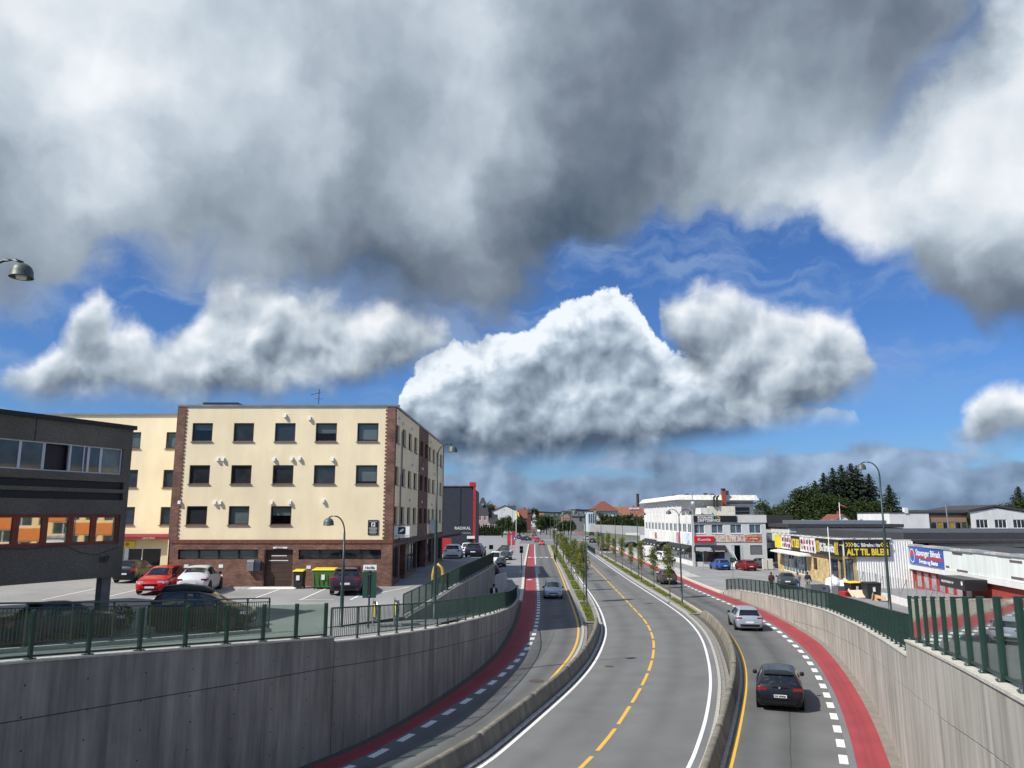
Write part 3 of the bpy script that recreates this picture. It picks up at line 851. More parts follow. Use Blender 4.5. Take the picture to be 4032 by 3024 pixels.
# right-hand forecourt
def gr_z(y):
    return interp(y, [(0, 6.2), (22, 3.9), (31.4, 2.98), (41.7, 2.32), (52.3, 1.75), (59.6, 1.43), (68.4, 1.05), (76, .66), (80, .34), (83, .17), (100, .15), (130, .13)])
def fore_z(x, y):
    t = min(1, max(0, (x - at_y(RWB, y).x - 3.5) / 9.0)); t = t * t * (3 - 2 * t)
    return gr_z(y) * (1 - t) + min(gr_z(y), interp(y, [(0, 1.6), (50, .9), (70, .5), (84, .3), (100, .16)])) * t
V_, F_ = [], []
for i in range(90):
    y = -1 + i * 1.5
    x0 = at_y(RWB, y).x + (.36 if y < 80 else .05)
    for dx in (0, 3, 5, 7, 9, 11, 14, 130):
        V_.append((x0 + dx, y, fore_z(x0 + dx, y)))
for i in range(89):
    for k in range(7):
        F_.append((i * 8 + k, i * 8 + k + 1, (i + 1) * 8 + k + 1, (i + 1) * 8 + k))
fc = MB(); fc.v, fc.f = V_, F_
structure(fc.build('forecourt', ASPH_OLD, smooth=True))
structure(MB().strip([(at_y(RWB, y).x + .05, y, -.05) for y in range(79, 133, 2)], [(at_y(RWB, y).x + .05, y, gr_z(y) + .002) for y in range(79, 133, 2)]).build('forecourt_edge', CONC, fix=False))

structure(ribbon('pavement', offs(RR1, .26), offs(RR1, 2.4), 80, 205, .15, CONC))
structure(MB().quad((24, 132, .10), (140, 132, .10), (140, 222, .10), (28, 222, .10)).build('side_plaza', ASPH_OLD))

# ------------------------------------------------------------------ kerbs, medians, barriers
def stones(name, P, y0, y1, z, m, parent, length=1.0, w=.15, h=.14, gap=.012, jitter=.004):
    me = MB().box(-w / 2, -(length - gap) / 2, 0, w / 2, (length - gap) / 2, h).mesh(name, m)
    Q = resample(clip_y(P, y0, y1), length)
    for a, b in zip(Q, Q[1:]):
        c0 = (a + b) / 2; d = b - a
        o = link(name, me, parent)
        o.location = (c0.x, c0.y, (z(c0.y) if callable(z) else z) + random.uniform(-jitter, jitter))
        o.rotation_euler = (0, 0, math.atan2(d.y, d.x) - math.pi / 2 + random.uniform(-.004, .004))
# pale kerbs along the pavements
kl = MB().box(0, 0, 0, .01, .01, .01)
kerb_l = tag(link('kerb', None), kind='structure')
stones('kerb_stone', offs(LR0, -.13), 72, 150, -.02, KERBW, kerb_l, 1.6, .3, .20)
kerb_r = tag(link('kerb', None), kind='structure')
stones('kerb_stone', offs(RR1, .14), 80, 150, -.02, KERBW, kerb_r, 1.6, .3, .22)
for P_, s_, y0 in ((LR0, -.13, 150), (RR1, .14, 150)):
    Q = clip_y(P_, y0, 220)
    a, b = offs(Q, s_ - .15, .18), offs(Q, s_ + .15, .18)
    structure(MB().loft([[p, q, (q.x, q.y, -.05), (p.x, p.y, -.05)] for p, q in zip(a, b)]).build('kerb', KERBW))

TREE_L = [71.9, 82.7, 94.3, 105.2, 115.8, 127.4, 141.6, 166.0, 199]
TREE_R = [75.2, 85.1, 95.0, 105.7, 116.4, 128.8, 140.2, 151.5, 163]
def median(label_side, IN, OUT, y0, y1, trees, wi, wo):
    """IN/OUT: edge curves left and right of the strip; wi, wo: distance of the kerbs from them"""
    m = tag(link('median', None), kind='structure')
    a = offs(IN, wi); b = offs(OUT, -wo)
    ribbon('median_bed', a, b, y0, y1, .10, SETT, m, nx=2)
    stones('kerb_stone', offs(IN, wi - .07), y0, min(y1, 125), 0, GRANITE, m)
    stones('kerb_stone', offs(OUT, -wo + .07), y0, min(y1, 125), 0, GRANITE, m)
    for P_ in (offs(IN, wi - .07), offs(OUT, -wo + .07)):
        Q = clip_y(P_, min(y1, 125), y1)
        l_, r_ = offs(Q, -.075, .14), offs(Q, .075, .14)
        MB().loft([[p, q, (q.x, q.y, -.02), (p.x, p.y, -.02)] for p, q in zip(l_, r_)]).build('kerb_stone', GRANITE, m)
    # turf with bare patches round the trees, and its blades
    ga, gb = offs(IN, wi + .34), offs(OUT, -wo - .34)
    gm, bl = MB(), MB()
    cuts = [y0 + .6] + [t for t in trees if y0 + 2 < t < y1 - 2] + [y1 - .5]
    spans = [(cuts[0], cuts[1] - 1.0)] + [(p + .9, q - 1.0) for p, q in zip(cuts[1:], cuts[2:])]
    for s0, s1 in spans:
        n = max(2, int((s1 - s0) / .7))
        A_ = [at_y(ga, s0 + (s1 - s0) * i / n) for i in range(n + 1)]; B_ = [at_y(gb, s0 + (s1 - s0) * i / n) for i in range(n + 1)]
        gm.strip([(p.x + random.uniform(-.05, .12), p.y, .125) for p in A_], [(p.x + random.uniform(-.12, .05), p.y, .125) for p in B_])
        dens = 420 if s0 < 110 else 160
        wdt = (B_[0] - A_[0]).length
        for _ in range(int(dens * wdt * (s1 - s0))):
            y = random.uniform(s0, s1); t = random.random()
            p = at_y(ga, y).lerp(at_y(gb, y), t)
            h = random.uniform(.05, .13); ang = random.uniform(0, 6.28); w = random.uniform(.012, .03)
            lx, ly = random.uniform(-.05, .05), random.uniform(-.05, .05)
            dx, dy = math.cos(ang) * w, math.sin(ang) * w
            k = len(bl.v)
            bl.v += [(p.x - dx, p.y - dy, .12), (p.x + dx, p.y + dy, .12), (p.x + lx, p.y + ly, .12 + h)]
            bl.f.append((k, k + 1, k + 2))
    gm.build('turf', mat('turf', (.17, .18, .045), .95, var=.4, col2=(.10, .14, .025), scale=2.2, spec=.2), m, fix=False)
    o = bl.build('grass', BLADE, None, fix=False)
    return tag(o, 'short green grass strip growing on the %s median' % label_side, 'grass', kind='stuff')
median('left', LY, CWL, 57.6, 212, TREE_L, .38, .42)
median('right', CWR, RY, 62.5, 158, TREE_R, .55, .36)

def barrier(name, label, P, y0, y1, endlow):
    t = thing(name, label, 'barrier')
    seg = 6.0
    Q = resample(clip_y(P, y0, y1), .5)
    n = int(seg / .5)
    prof = [(-.24, 0), (-.235, .10), (-.15, .34), (-.12, .58), (-.085, .635), (0, .655), (.085, .635), (.12, .58), (.15, .34), (.235, .10), (.24, 0)]
    nn = [normal2(Q, i) for i in range(len(Q))]
    tot = len(Q)
    for s in range(0, tot - 1, n):
        idx = list(range(s, min(s + n + 1, tot)))
        if len(idx) < 2: continue
        rings = []
        for j, i in enumerate(idx):
            k = 1.0
            left = (tot - 1 - i) * .5
            if left < endlow: k = .18 + .82 * math.sin(left / endlow * math.pi / 2)
            p = Q[i].copy()
            if j == len(idx) - 1 and i < tot - 1: p = p.lerp(Q[i - 1], .02)
            rings.append([p + nn[i] * d + Vector((0, 0, h * k)) for d, h in prof])
        o = MB().loft(rings).build('barrier_segment', BARR, t, smooth=True)
        o.data.polygons[-1].use_smooth = o.data.polygons[-2].use_smooth = False
    return t
barrier('concrete_barrier', 'rounded concrete barrier between the left lane and the main carriageway', offs(CWL, -.62), 0, 57.2, 1.2)
barrier('concrete_barrier', 'rounded concrete barrier between the main carriageway and the right lane', offs(RY, -.52), 0, 62.0, 2.2)
# paved strips beside the barriers
sl = tag(link('paved_strip', None), kind='structure')
ribbon('strip_bed', offs(CWR, .32), offs(RY, -.3), 0, 62.6, .035, DIRT, sl)
stones('kerb_stone', offs(CWR, .40), 18, 62.4, .0, GRANITE, sl, 1.0, .14, .10)
for k, dd in enumerate((.58, .78)):
    stones('paving_sett', offs(CWR, dd), 22 + .1 * k, 62.2, .02, SETT, sl, .34, .185, .075, .02, .012)
stones('kerb_stone', offs(RY, -.22), 18, 62.4, .0, GRANITE, sl, 1.0, .12, .08)
s2 = tag(link('paved_strip', None), kind='structure')
ribbon('strip_bed', offs(LY, .2), offs(CWL, -.18), 0, 57.8, .03, DIRT, s2)
stones('kerb_stone', offs(CWL, -.27), 18, 57.6, .0, GRANITE, s2, 1.0, .14, .09)
stones('kerb_stone', offs(LY, .3), 36, 57.6, .0, GRANITE, s2, 1.0, .16, .10)
stones('paving_sett', offs(LY, .5), 42, 57.4, .02, SETT, s2, .5, .2, .06, .02, .008)

# ------------------------------------------------------------------ fences and railings
def along(P, zf, spacing):
    Q = resample(P, spacing)
    return [Vector((p.x, p.y, zf(p.y))) for p in Q]

def glass_fence(name, label, P, zf, spacing, h, side):
    t = thing(name, label, 'fence')
    pts = along(P, zf, spacing)
    for i, p in enumerate(pts):
        d = (pts[min(i + 1, len(pts) - 1)] - pts[max(i - 1, 0)]); d.z = 0; d.normalize()
        n = Vector((d.y, -d.x, 0))
        po = MB()
        po.extr([p + n * sx_ * .055 + d * sy_ * .035 for sx_, sy_ in ((-1, -1), (1, -1), (1, 1), (-1, 1))], (0, 0, h))
        po.extr([p + n * sx_ * .11 + d * sy_ * .10 for sx_, sy_ in ((-1, -1), (1, -1), (1, 1), (-1, 1))], (0, 0, .02))
        o = po.build('post', GREENP, t)
        bo = MB()
        for sx_ in (-1, 1):
            for sy_ in (-1, 1):
                c0 = p + n * sx_ * .085 + d * sy_ * .075
                bo.lathe([(.014, .02), (.014, .05), (.004, .052)], 6, tuple(c0))
        tag(bo.build('bolt', STEEL, o), kind='stuff')
        if i + 1 < len(pts):
            q = pts[i + 1]
            e = (q - p)
            a, b = p + e * .03, q - e * .03
            MB().extr([a + Vector((0, 0, .10)), b + Vector((0, 0, .10)), b + Vector((0, 0, h - .03)), a + Vector((0, 0, h - .03))], n * .010).build('pane', GLASSF, t)
            MB().bar(p + Vector((0, 0, .07)), q + Vector((0, 0, .07)), .05, .05).build('bottom_rail', GREENP, t)
    return t

def railing(name, label, P, zf, spacing, h, bal, bw=.014, toprail=.025, over=.0, cat='railing'):
    t = thing(name, label, cat)
    pts = along(P, zf, spacing)
    U = Vector((0, 0, 1))
    MB().tube([p + U * h for p in pts], toprail, 8).build('top_rail', GREENP, t, smooth=True)
    for i, p in enumerate(pts):
        d = (pts[min(i + 1, len(pts) - 1)] - pts[max(i - 1, 0)]); d.z = 0; d.normalize()
        n = Vector((d.y, -d.x, 0))
        MB().extr([p + n * a * .035 + d * b * .016 for a, b in ((-1, -1), (1, -1), (1, 1), (-1, 1))], (0, 0, h - .01)) \
            .extr([p + n * a * .07 + d * b * .07 for a, b in ((-1, -1), (1, -1), (1, 1), (-1, 1))], (0, 0, .015)).build('post', GREENP, t)
        if i + 1 < len(pts):
            q = pts[i + 1]
            hi = h - over
            mb = MB()
            mb.bar(p + U * .12, q + U * .12, .03, .03)
            if over > 0: mb.bar(p + U * hi, q + U * hi, .03, .03)
            L_ = (q - p).length; k = max(2, int(L_ / bal))
            for j in range(1, k):
                c0 = p.lerp(q, j / k)
                mb.bar(c0 + U * .12, c0 + U * (hi - .01), bw, bw, up=tuple(d))
            tag(mb.build('baluster_panel', GREENP, t, fix=False), kind='stuff')
    return t

LFEN = offs(LWB, -.18)
RFEN = offs(RWB, .18)
def revclip(P, y0, y1):
    return list(reversed(clip_y(P, y0, y1)))
glass_fence('glass_fence', 'glass fence with dark green posts on the tall grey wall', revclip(LFEN, 8, 26.45), lambda y: LW_top(y, 0), 1.36, 1.08, -1)
glass_fence('glass_fence', 'taller glass fence with dark posts on the sunlit wall', revclip(RFEN, 5, 22.0), lambda y: RW_top(y, 0), 1.42, 1.17, 1)
railing('green_railing', 'green railing along the curved grey wall beside the left red lane', clip_y(LFEN, 26.7, 71.8), lambda y: LW_top(y, 1), 1.45, 1.06, .10, .016)
railing('green_railing', 'long green railing on the sunlit curving concrete wall', clip_y(RFEN, 22.4, 79.6), lambda y: RW_top(y, 1), 1.32, 1.05, .085, .012)
railing('green_railing', 'upper green railing on the wall above the sloping footpath', [p + Vector((-.15, 0, 0)) for p in UW], lambda y: UWTOP(y) + .06, 1.45, 1.02, .10, .016)
railing('green_railing', 'inner green railing with upright bars between car park and footpath', [Vector(p) for p in ((-15.2, 13.3, 0), (-14.0, 21.5, 0), (-12.3, 26.6, 0), (-9.85, 32.3, 0))], lambda y: walk_z(y) + .12, 1.55, 1.2, .125, .018, over=.14)

# ------------------------------------------------------------------ street lamps
def lamp_head(mb_shade, mb_bulb, c, r=.235):
    x, y, z = c
    mb_shade.lathe([(.03, .30), (.075, .295), (.13, .27), (.19, .21), (.225, .12), (r, .0), (r + .012, -.02), (r, -.025), (.215, 0.0), (.18, .15)], 18, (x, y, z), caps=False)
    mb_bulb.lathe([(.10, -.05), (.11, .02), (.08, .10), (.02, .12)], 10, (x, y, z))

def lamp_mesh(height, arms, reach=.75, rbase=.075, rtop=.045):
    """arms: list of directions (unit x,y); returns meshes for post, arm, shade, bulb"""
    out = {}
    po = MB()
    bend = height - .75
    po.lathe([(.12, 0), (.12, .04), (rbase + .01, .05), (rbase + .01, 1.2), (rbase, 1.25), (rbase, height * .55), (rtop + .008, height * .56), (rtop, bend)], 10)
    out['post'] = po.mesh('post', POSTG, True)
    return out, bend

def street_lamp(label, loc, rz, height=8.2, twin=False, reach=.78, group=None, sc_=1.0):
    key = (height, twin, reach)
    if key not in LAMPS:
        post, bend = lamp_mesh(height, None)
        arms = []
        for s in ((1, -1) if twin else (1,)):
            ar = MB()
            path = []
            for k in range(9):
                a = math.pi * .5 * k / 8
                path.append((s * reach * .62 * (1 - math.cos(a)), 0, bend + .72 * math.sin(a)))
            path.append((s * reach * .82, 0, bend + .72))
            path.append((s * reach, 0, bend + .66))
            ar.tube(path, .032, 7)
            am = ar.mesh('arm', POSTG, True)
            sh, bu = MB(), MB()
            lamp_head(sh, bu, (s * reach, 0, bend + .34))
            arms.append((am, sh.mesh('lamp_shade', LAMPG, True), bu.mesh('bulb', WHITE, True)))
        LAMPS[key] = (post['post'], arms)
    pm, arms = LAMPS[key]
    t = thing('street_lamp', label, 'street lamp', loc, rz, group)
    t.scale = (sc_,) * 3
    link('post', pm, t)
    for am, sm, bm_ in arms:
        a = link('arm', am, t)
        link('lamp_shade', sm, a); link('bulb', bm_, a)
    return t
LAMPS = {}
LP_L = [(6.32, 67.4), (7.54, 100.7), (8.66, 133.0), (9.75, 170.0), (11.0, 203)]
LP_R = [(15.02, 70.2), (16.3, 101.75), (17.4, 132.0), (18.2, 160.0)]
for i, (x, y) in enumerate(LP_L):
    street_lamp('twin-headed green street lamp, %s from the barrier end on the left grass median' % ORD(i), (x, y, .1), .12, twin=True, reach=.95, group='twin lamps on the medians')
for i, (x, y) in enumerate(LP_R):
    street_lamp('twin-headed green street lamp, %s from the barrier end on the right grass median' % ORD(i), (x, y, .1), .12, twin=True, reach=.95, group='twin lamps on the medians')
for i, (x, y) in enumerate([(13.5, 275), (15.2, 310), (17, 350), (19.5, 400)]):
    street_lamp('twin-headed street lamp beyond the junction, %s from the cross street' % ORD(i), (x, y, .1), .12, twin=True, reach=.95, group='twin lamps on the medians')
street_lamp('tall single-arm street lamp standing before the yellow building side', (-3.75, 38.6, 2.75), 0, height=8.5)
street_lamp('short single-arm lamp at the edge of the car park by the sign post', (-7.4, 34.6, 2.92), math.pi, height=4.75, reach=.72)
street_lamp('tall single-arm street lamp behind the right wall with its arm reaching left', (20.1, 42.3, 2.3), math.pi, height=8.3, reach=.95)
street_lamp('near street lamp whose domed head enters at the left picture edge', (-11.6, 16.2, 4.5), 0, height=8.7, reach=.85)
street_lamp('single-arm street lamp in front of the white gable building', ((1976 - 2016) * 290 * 3.254e-4, 290, .05), 0, height=10.4, reach=.9)
street_lamp('single-arm street lamp beside the yellow flag pole', ((2018 - 2016) * 290 * 3.254e-4, 290, .05), 0, height=11.0, reach=.9)
street_lamp('single-arm street lamp by the grey noise wall', ((2450 - 2016) * 290 * 3.254e-4, 290, .1), math.pi, height=12.0, reach=.9)

# ------------------------------------------------------------------ trees
def leafmat(name, c1, c2, trans=.35):
    m = bpy.data.materials.new(name); m.use_nodes = True
    N, L = m.node_tree.nodes, m.node_tree.links
    b = N['Principled BSDF']; b.inputs['Roughness'].default_value = .6; b.inputs['Specular IOR Level'].default_value = .3
    gi = N.new('ShaderNodeNewGeometry'); oi = N.new('ShaderNodeObjectInfo')
    nz = N.new('ShaderNodeTexNoise'); nz.inputs['Scale'].default_value = 1.6; nz.inputs['Detail'].default_value = 3
    tc = N.new('ShaderNodeTexCoord'); L.new(tc.outputs['Object'], nz.inputs['Vector'])
    ad = N.new('ShaderNodeMath'); ad.operation = 'MULTIPLY_ADD'; L.new(gi.outputs['Random Per Island'], ad.inputs[0]); ad.inputs[1].default_value = .6; L.new(nz.outputs[0], ad.inputs[2])
    a2 = N.new('ShaderNodeMath'); a2.operation = 'MULTIPLY_ADD'; L.new(oi.outputs['Random'], a2.inputs[0]); a2.inputs[1].default_value = .3; L.new(ad.outputs[0], a2.inputs[2])
    mr = N.new('ShaderNodeMapRange'); L.new(a2.outputs[0], mr.inputs[0]); mr.inputs[1].default_value = .4; mr.inputs[2].default_value = 1.3
    mx = N.new('ShaderNodeMix'); mx.data_type = 'RGBA'; L.new(mr.outputs[0], mx.inputs[0]); mx.inputs[6].default_value = (*c1, 1); mx.inputs[7].default_value = (*c2, 1)
    L.new(mx.outputs[2], b.inputs['Base Color'])
    tl = N.new('ShaderNodeBsdfTranslucent'); L.new(mx.outputs[2], tl.inputs[0])
    ms = N.new('ShaderNodeMixShader'); ms.inputs[0].default_value = trans
    L.new(b.outputs[0], ms.inputs[1]); L.new(tl.outputs[0], ms.inputs[2]); L.new(ms.outputs[0], N['Material Output'].inputs[0])
    return m
LEAF_Y = leafmat('young_leaf', (.085, .12, .016), (.27, .29, .06), .5)
LEAF_D = leafmat('dark_leaf', (.014, .030, .009), (.055, .082, .018), .25)
LEAF_M = leafmat('mid_leaf', (.025, .048, .010), (.075, .105, .022), .25)
NEEDLE = leafmat('needle', (.010, .022, .012), (.035, .052, .026), .12)
BARK = mat('bark', (.13, .10, .075), .9, var=.3, scale=8, bump=.4, stretch=(1, 1, .3))
rng = random.Random(11)

def leaf(v, f, c, s):
    d = Vector((rng.gauss(0, 1), rng.gauss(0, 1), rng.gauss(0, .7)))
    if d.length < .01: d = Vector((1, 0, 0))
    d.normalize()
    a = d.cross(Vector((rng.gauss(0, 1), rng.gauss(0, 1), rng.gauss(0, 1)))).normalized()
    k = len(v)
    v += [tuple(c - d * s), tuple(c + a * s * .5), tuple(c + d * s), tuple(c - a * s * .5)]
    f.append((k, k + 1, k + 2, k + 3))

def young_tree(seed, H, base, w):
    """slim street tree: bare stem, steep limbs, open narrow crown"""
    rng.seed(seed)
    tr = MB()
    tr.tube([(0, 0, 0), (.01, .0, base * .5), (rng.uniform(-.03, .03), rng.uniform(-.03, .03), base), (rng.uniform(-.08, .08), rng.uniform(-.08, .08), H * .75), (rng.uniform(-.1, .1), 0, H * .95)], [.055, .045, .04, .02, .006], 7)
    v, f = [], []
    for k in range(26):
        z0 = base + (H - base) * (k / 26) ** .9 * .9
        ang = k * 2.4 + rng.uniform(-.5, .5)
        rel = (z0 - base) / (H - base)
        ln = (w * (1.05 - .55 * rel) * (.55 + 1.3 * rel if rel < .35 else 1)) * rng.uniform(.6, 1.15)
        tip = Vector((math.cos(ang) * ln, math.sin(ang) * ln, z0 + ln * rng.uniform(.7, 1.35)))
        mid = Vector((math.cos(ang) * ln * .5, math.sin(ang) * ln * .5, z0 + ln * .45))
        tr.tube([(0, 0, z0), mid, tip], [.016, .010, .003], 4)
        for j in range(rng.randint(6, 9)):
            c0 = Vector((0, 0, z0)).lerp(tip, rng.uniform(.25, 1.08)) + Vector((rng.gauss(0, .10), rng.gauss(0, .10), rng.gauss(0, .12)))
            for q in range(rng.randint(7, 12)):
                leaf(v, f, c0 + Vector((rng.gauss(0, .11), rng.gauss(0, .11), rng.gauss(0, .12))), rng.uniform(.055, .10))
    cr = MB(); cr.v, cr.f = v, f
    return tr.mesh('trunk', BARK, True), cr.mesh('crown', LEAF_Y)

def broad_tree(seed, H, w, lm, n=2600, s=.16, base=.22, lobes=14):
    rng.seed(seed)
    tr = MB()
    tr.tube([(0, 0, 0), (.05, 0, H * base), (0, .1, H * .55), (0, 0, H * .8)], [.028 * H, .022 * H, .014 * H, .004 * H], 8)
    v, f = [], []
    L_ = []
    for k in range(lobes):
        a = rng.uniform(0, 6.28); rr = w * .62 * math.sqrt(rng.random()); zz = H * rng.uniform(base + .12, .88)
        rel = (zz / H - base) / (1 - base)
        rr *= math.sin(math.pi * min(.95, max(.18, rel * .9 + .12)))
        c0 = Vector((rr * math.cos(a), rr * math.sin(a), zz)); L_.append((c0, w * rng.uniform(.26, .46)))
        tr.tube([(0, 0, max(.4, zz * .45)), c0 * .6 + Vector((0, 0, zz * .25)), c0], [.012 * H, .007 * H, .002 * H], 5)
    for k in range(n):
        c0, r0 = rng.choice(L_)
        d = Vector((rng.gauss(0, 1), rng.gauss(0, 1), rng.gauss(0, .85))).normalized()
        p = c0 + d * r0 * (rng.random() ** .38)
        leaf(v, f, p, s * rng.uniform(.6, 1.3))
    cr = MB(); cr.v, cr.f = v, f
    return tr.mesh('trunk', BARK, True), cr.mesh('crown', lm)

def conifer(seed, H, w, n=46, s=.20, lm=None):
    rng.seed(seed)
    tr = MB(); tr.tube([(0, 0, 0), (0, 0, H * .5), (0, 0, H)], [.022 * H, .013 * H, .003], 8)
    v, f = [], []
    for k in range(n):
        rel = (k / n) ** .85
        z0 = H * (.08 + .92 * rel)
        ln = w * (1 - rel) ** .75 * rng.uniform(.65, 1.15) + .12
        for j in range(5 if rel < .8 else 4):
            ang = k * 1.9 + j * 1.2566 + rng.uniform(-.3, .3)
            tip = Vector((math.cos(ang) * ln, math.sin(ang) * ln, z0 - ln * rng.uniform(.0, .42)))
            tr.tube([(0, 0, z0), tip], [.01 * ln + .01, .004], 3, False)
            m_ = max(6, int(ln * 13))
            for q in range(m_):
                t_ = (q + rng.random()) / m_
                c0 = Vector((0, 0, z0)).lerp(tip, t_) + Vector((rng.gauss(0, .10 * ln * (1 - t_ * .5) + .03), rng.gauss(0, .10 * ln * (1 - t_ * .5) + .03), rng.gauss(0, .08)))
                leaf(v, f, c0, s * rng.uniform(.6, 1.2) * (.55 + .45 * (1 - rel)))
    cr = MB(); cr.v, cr.f = v, f
    return tr.mesh('trunk', BARK, True), cr.mesh('crown', lm or NEEDLE)

def plant_tree(name, label, loc, meshes, group, s=1.0, rz=0.0, cat='tree'):
    t = thing(name, label, cat, loc, rz, group)
    t.scale = (s * rng.uniform(.92, 1.1), s * rng.uniform(.92, 1.1), s)
    if cat == 'tree': t.rotation_euler = (rng.uniform(-.03, .03), rng.uniform(-.03, .03), rz)
    link('trunk', meshes[0], t); link('crown', meshes[1], t)
    return t
YT = [young_tree(20 + k, 5.1, 1.75, .66) for k in range(5)]
for i, y in enumerate(TREE_L):
    a, b = at_y(LY, y), at_y(CWL, y); c0 = a.lerp(b, .52)
    plant_tree('young_tree', 'young slim street tree, %s from the barrier end on the left median' % ORD(i), (c0.x, c0.y, .1), YT[i % 5], 'young trees on the medians', (1.04, .84, .98, .78, .92, .86, .95, .8, .9)[i], i * 1.3)
for i, y in enumerate(TREE_R):
    a, b = at_y(CWR, y), at_y(RY, y); c0 = a.lerp(b, .55)
    plant_tree('young_tree', 'young slim street tree, %s from the barrier end on the right median' % ORD(i), (c0.x, c0.y, .1), YT[(i + 2) % 5], 'young trees on the medians', (.96, .84, .92, .78, .9, .82, .94, .8, .88)[i], i * 2.1 + 1)

# ------------------------------------------------------------------ building kit
def frameM(origin, ang):
    """local x along the facade to the right seen from outside, y inward, z up"""
    return Matrix.Translation(origin) @ Matrix.Rotation(ang, 4, 'Z')

def wall_holes(mb, x0, x1, z0, z1, holes, depth, y=0.0):
    xs = sorted({x0, x1, *[h[0] for h in holes], *[h[2] for h in holes]})
    zs = sorted({z0, z1, *[h[1] for h in holes], *[h[3] for h in holes]})
    xs = [x for x in xs if x0 <= x <= x1]; zs = [z for z in zs if z0 <= z <= z1]
    for xa, xb in zip(xs, xs[1:]):
        for za, zb in zip(zs, zs[1:]):
            cx_, cz_ = (xa + xb) / 2, (za + zb) / 2
            if any(h[0] < cx_ < h[2] and h[1] < cz_ < h[3] for h in holes): continue
            mb.quad((xa, y, za), (xb, y, za), (xb, y, zb), (xa, y, zb))
    for a, b, c_, d in holes:
        mb.quad((a, y, b), (a, y + depth, b), (c_, y + depth, b), (c_, y, b))
        mb.quad((a, y, d), (c_, y, d), (c_, y + depth, d), (a, y + depth, d))
        mb.quad((a, y, b), (a, y, d), (a, y + depth, d), (a, y + depth, b))
        mb.quad((c_, y, b), (c_, y + depth, b), (c_, y + depth, d), (c_, y, d))
    return mb

def ring(mb, x0, z0, x1, z1, w, y0, y1):
    mb.box(x0, y0, z0, x1, y1, z0 + w).box(x0, y0, z1 - w, x1, y1, z1).box(x0, y0, z0 + w, x0 + w, y1, z1 - w).box(x1 - w, y0, z0 + w, x1, y1, z1 - w)

def window(parent, M, x0, z0, x1, z1, fm, gm, w=.06, rec=.16, mull=(), sill=None, blind=None, trans=(), tilt=0.0, yaw=0.0):
    mb = MB(M); ring(mb, x0 + .002, z0 + .002, x1 - .002, z1 - .002, w, rec - .06, rec)
    for t in mull: mb.box(x0 + (x1 - x0) * t - w * .45, rec - .055, z0 + w, x0 + (x1 - x0) * t + w * .45, rec - .003, z1 - w)
    for t in trans: mb.box(x0 + w, rec - .055, z0 + (z1 - z0) * t - w * .4, x1 - w, rec - .003, z0 + (z1 - z0) * t + w * .4)
    f = mb.build('window', fm, parent)
    ya, yb = rec - .02 + tilt, rec - .02 - tilt
    MB(M).quad((x0 + w * .6, ya, z0 + w * .6), (x1 - w * .6, ya + yaw, z0 + w * .6), (x1 - w * .6, yb + yaw, z1 - w * .6), (x0 + w * .6, yb, z1 - w * .6)).build('pane', gm, f, fix=False)
    if sill is not None:
        MB(M).extr([(x0 - .06, -.07, z0 - .05), (x0 - .06, rec - .06, z0 - .02), (x0 - .06, rec - .06, z0 + .004), (x0 - .06, -.07, z0 - .02)], M.to_3x3().inverted() @ (M.to_3x3() @ Vector((x1 - x0 + .12, 0, 0)))).build('sill', sill, f)
    if blind is not None:
        bm_, part = blind
        MB(M).quad((x0 + w, rec + .05, z1 - w - (z1 - z0 - 2 * w) * part), (x1 - w, rec + .05, z1 - w - (z1 - z0 - 2 * w) * part), (x1 - w, rec + .05, z1 - w), (x0 + w, rec + .05, z1 - w)).build('blind', bm_, f)
    return f

def text(parent, M, body, x, z, h, m, y=-.012, align='LEFT', w=None, off=.0, shear=0.0, name='lettering', sx=1.0):
    cu = bpy.data.curves.new('lettering', 'FONT')
    cu.body = body; cu.size = h * 1.37; cu.align_x = align; cu.offset = off; cu.shear = shear; cu.extrude = .004; cu.resolution_u = 3
    tmp = bpy.data.objects.new('tmp', cu); COL.objects.link(tmp)
    dg = bpy.context.evaluated_depsgraph_get()
    me = bpy.data.meshes.new_from_object(tmp.evaluated_get(dg))
    bpy.data.objects.remove(tmp); bpy.data.curves.remove(cu)
    xs = [v.co.x for v in me.vertices]
    k = sx
    if w and xs: k = w / max(.001, max(xs) - min(xs))
    me.transform(M @ Matrix.Translation((x, y, z)) @ Matrix.Rotation(math.pi / 2, 4, 'X') @ Matrix.Diagonal((k, 1, 1, 1)))
    me.materials.clear(); me.materials.append(m)
    return link(name, me, parent)

def roomglass(name, base=(.02, .025, .03), rough=.04):
    return mat(name, base, rough, var=.6, scale=.9, spec=.7, col2=tuple(min(1, c * 2.5) for c in base), detail=2)
GL_A = roomglass('window_glass', (.015, .018, .02))
GL_B = roomglass('window_glass_green', (.03, .04, .038))
GL_SEE = glassmat('window_glass_clear', (.55, .6, .6), 1.4, .05)
BLIND = mat('blind', (.42, .46, .44), .8, var=.2, scale=24, stretch=(.02, .02, 1), bump=.3, bscale=30)
CURT = mat('curtain', (.34, .38, .33), .9, var=.3, scale=14, stretch=(1, 1, .05))
INTR = mat('dark_interior', (.02, .02, .02), .9, var=.3)
RENDER_Y = mat('yellow_render', (.89, .755, .50), .92, var=.045, scale=1.4, bump=.18, bscale=45, var2=.09, scale2=.3, stretch=(1, 1, .25), detail=3)
BRICK = brickmat('brown_brick', (.135, .050, .034), (.235, .105, .062), (.17, .14, .12))
BRICK_P = mat('brick_piece', (.175, .072, .046), .88, var=.3, scale=9, bump=.2)
FRAME_BR = mat('brown_window_frame', (.055, .022, .016), .5, var=.15)
METAL_R = mat('roof_edge_metal', (.24, .25, .27), .5, metal=.5, var=.2, scale=1.5)
ROOFD = mat('roof_felt', (.045, .046, .05), .9, var=.25, scale=2, bump=.15)
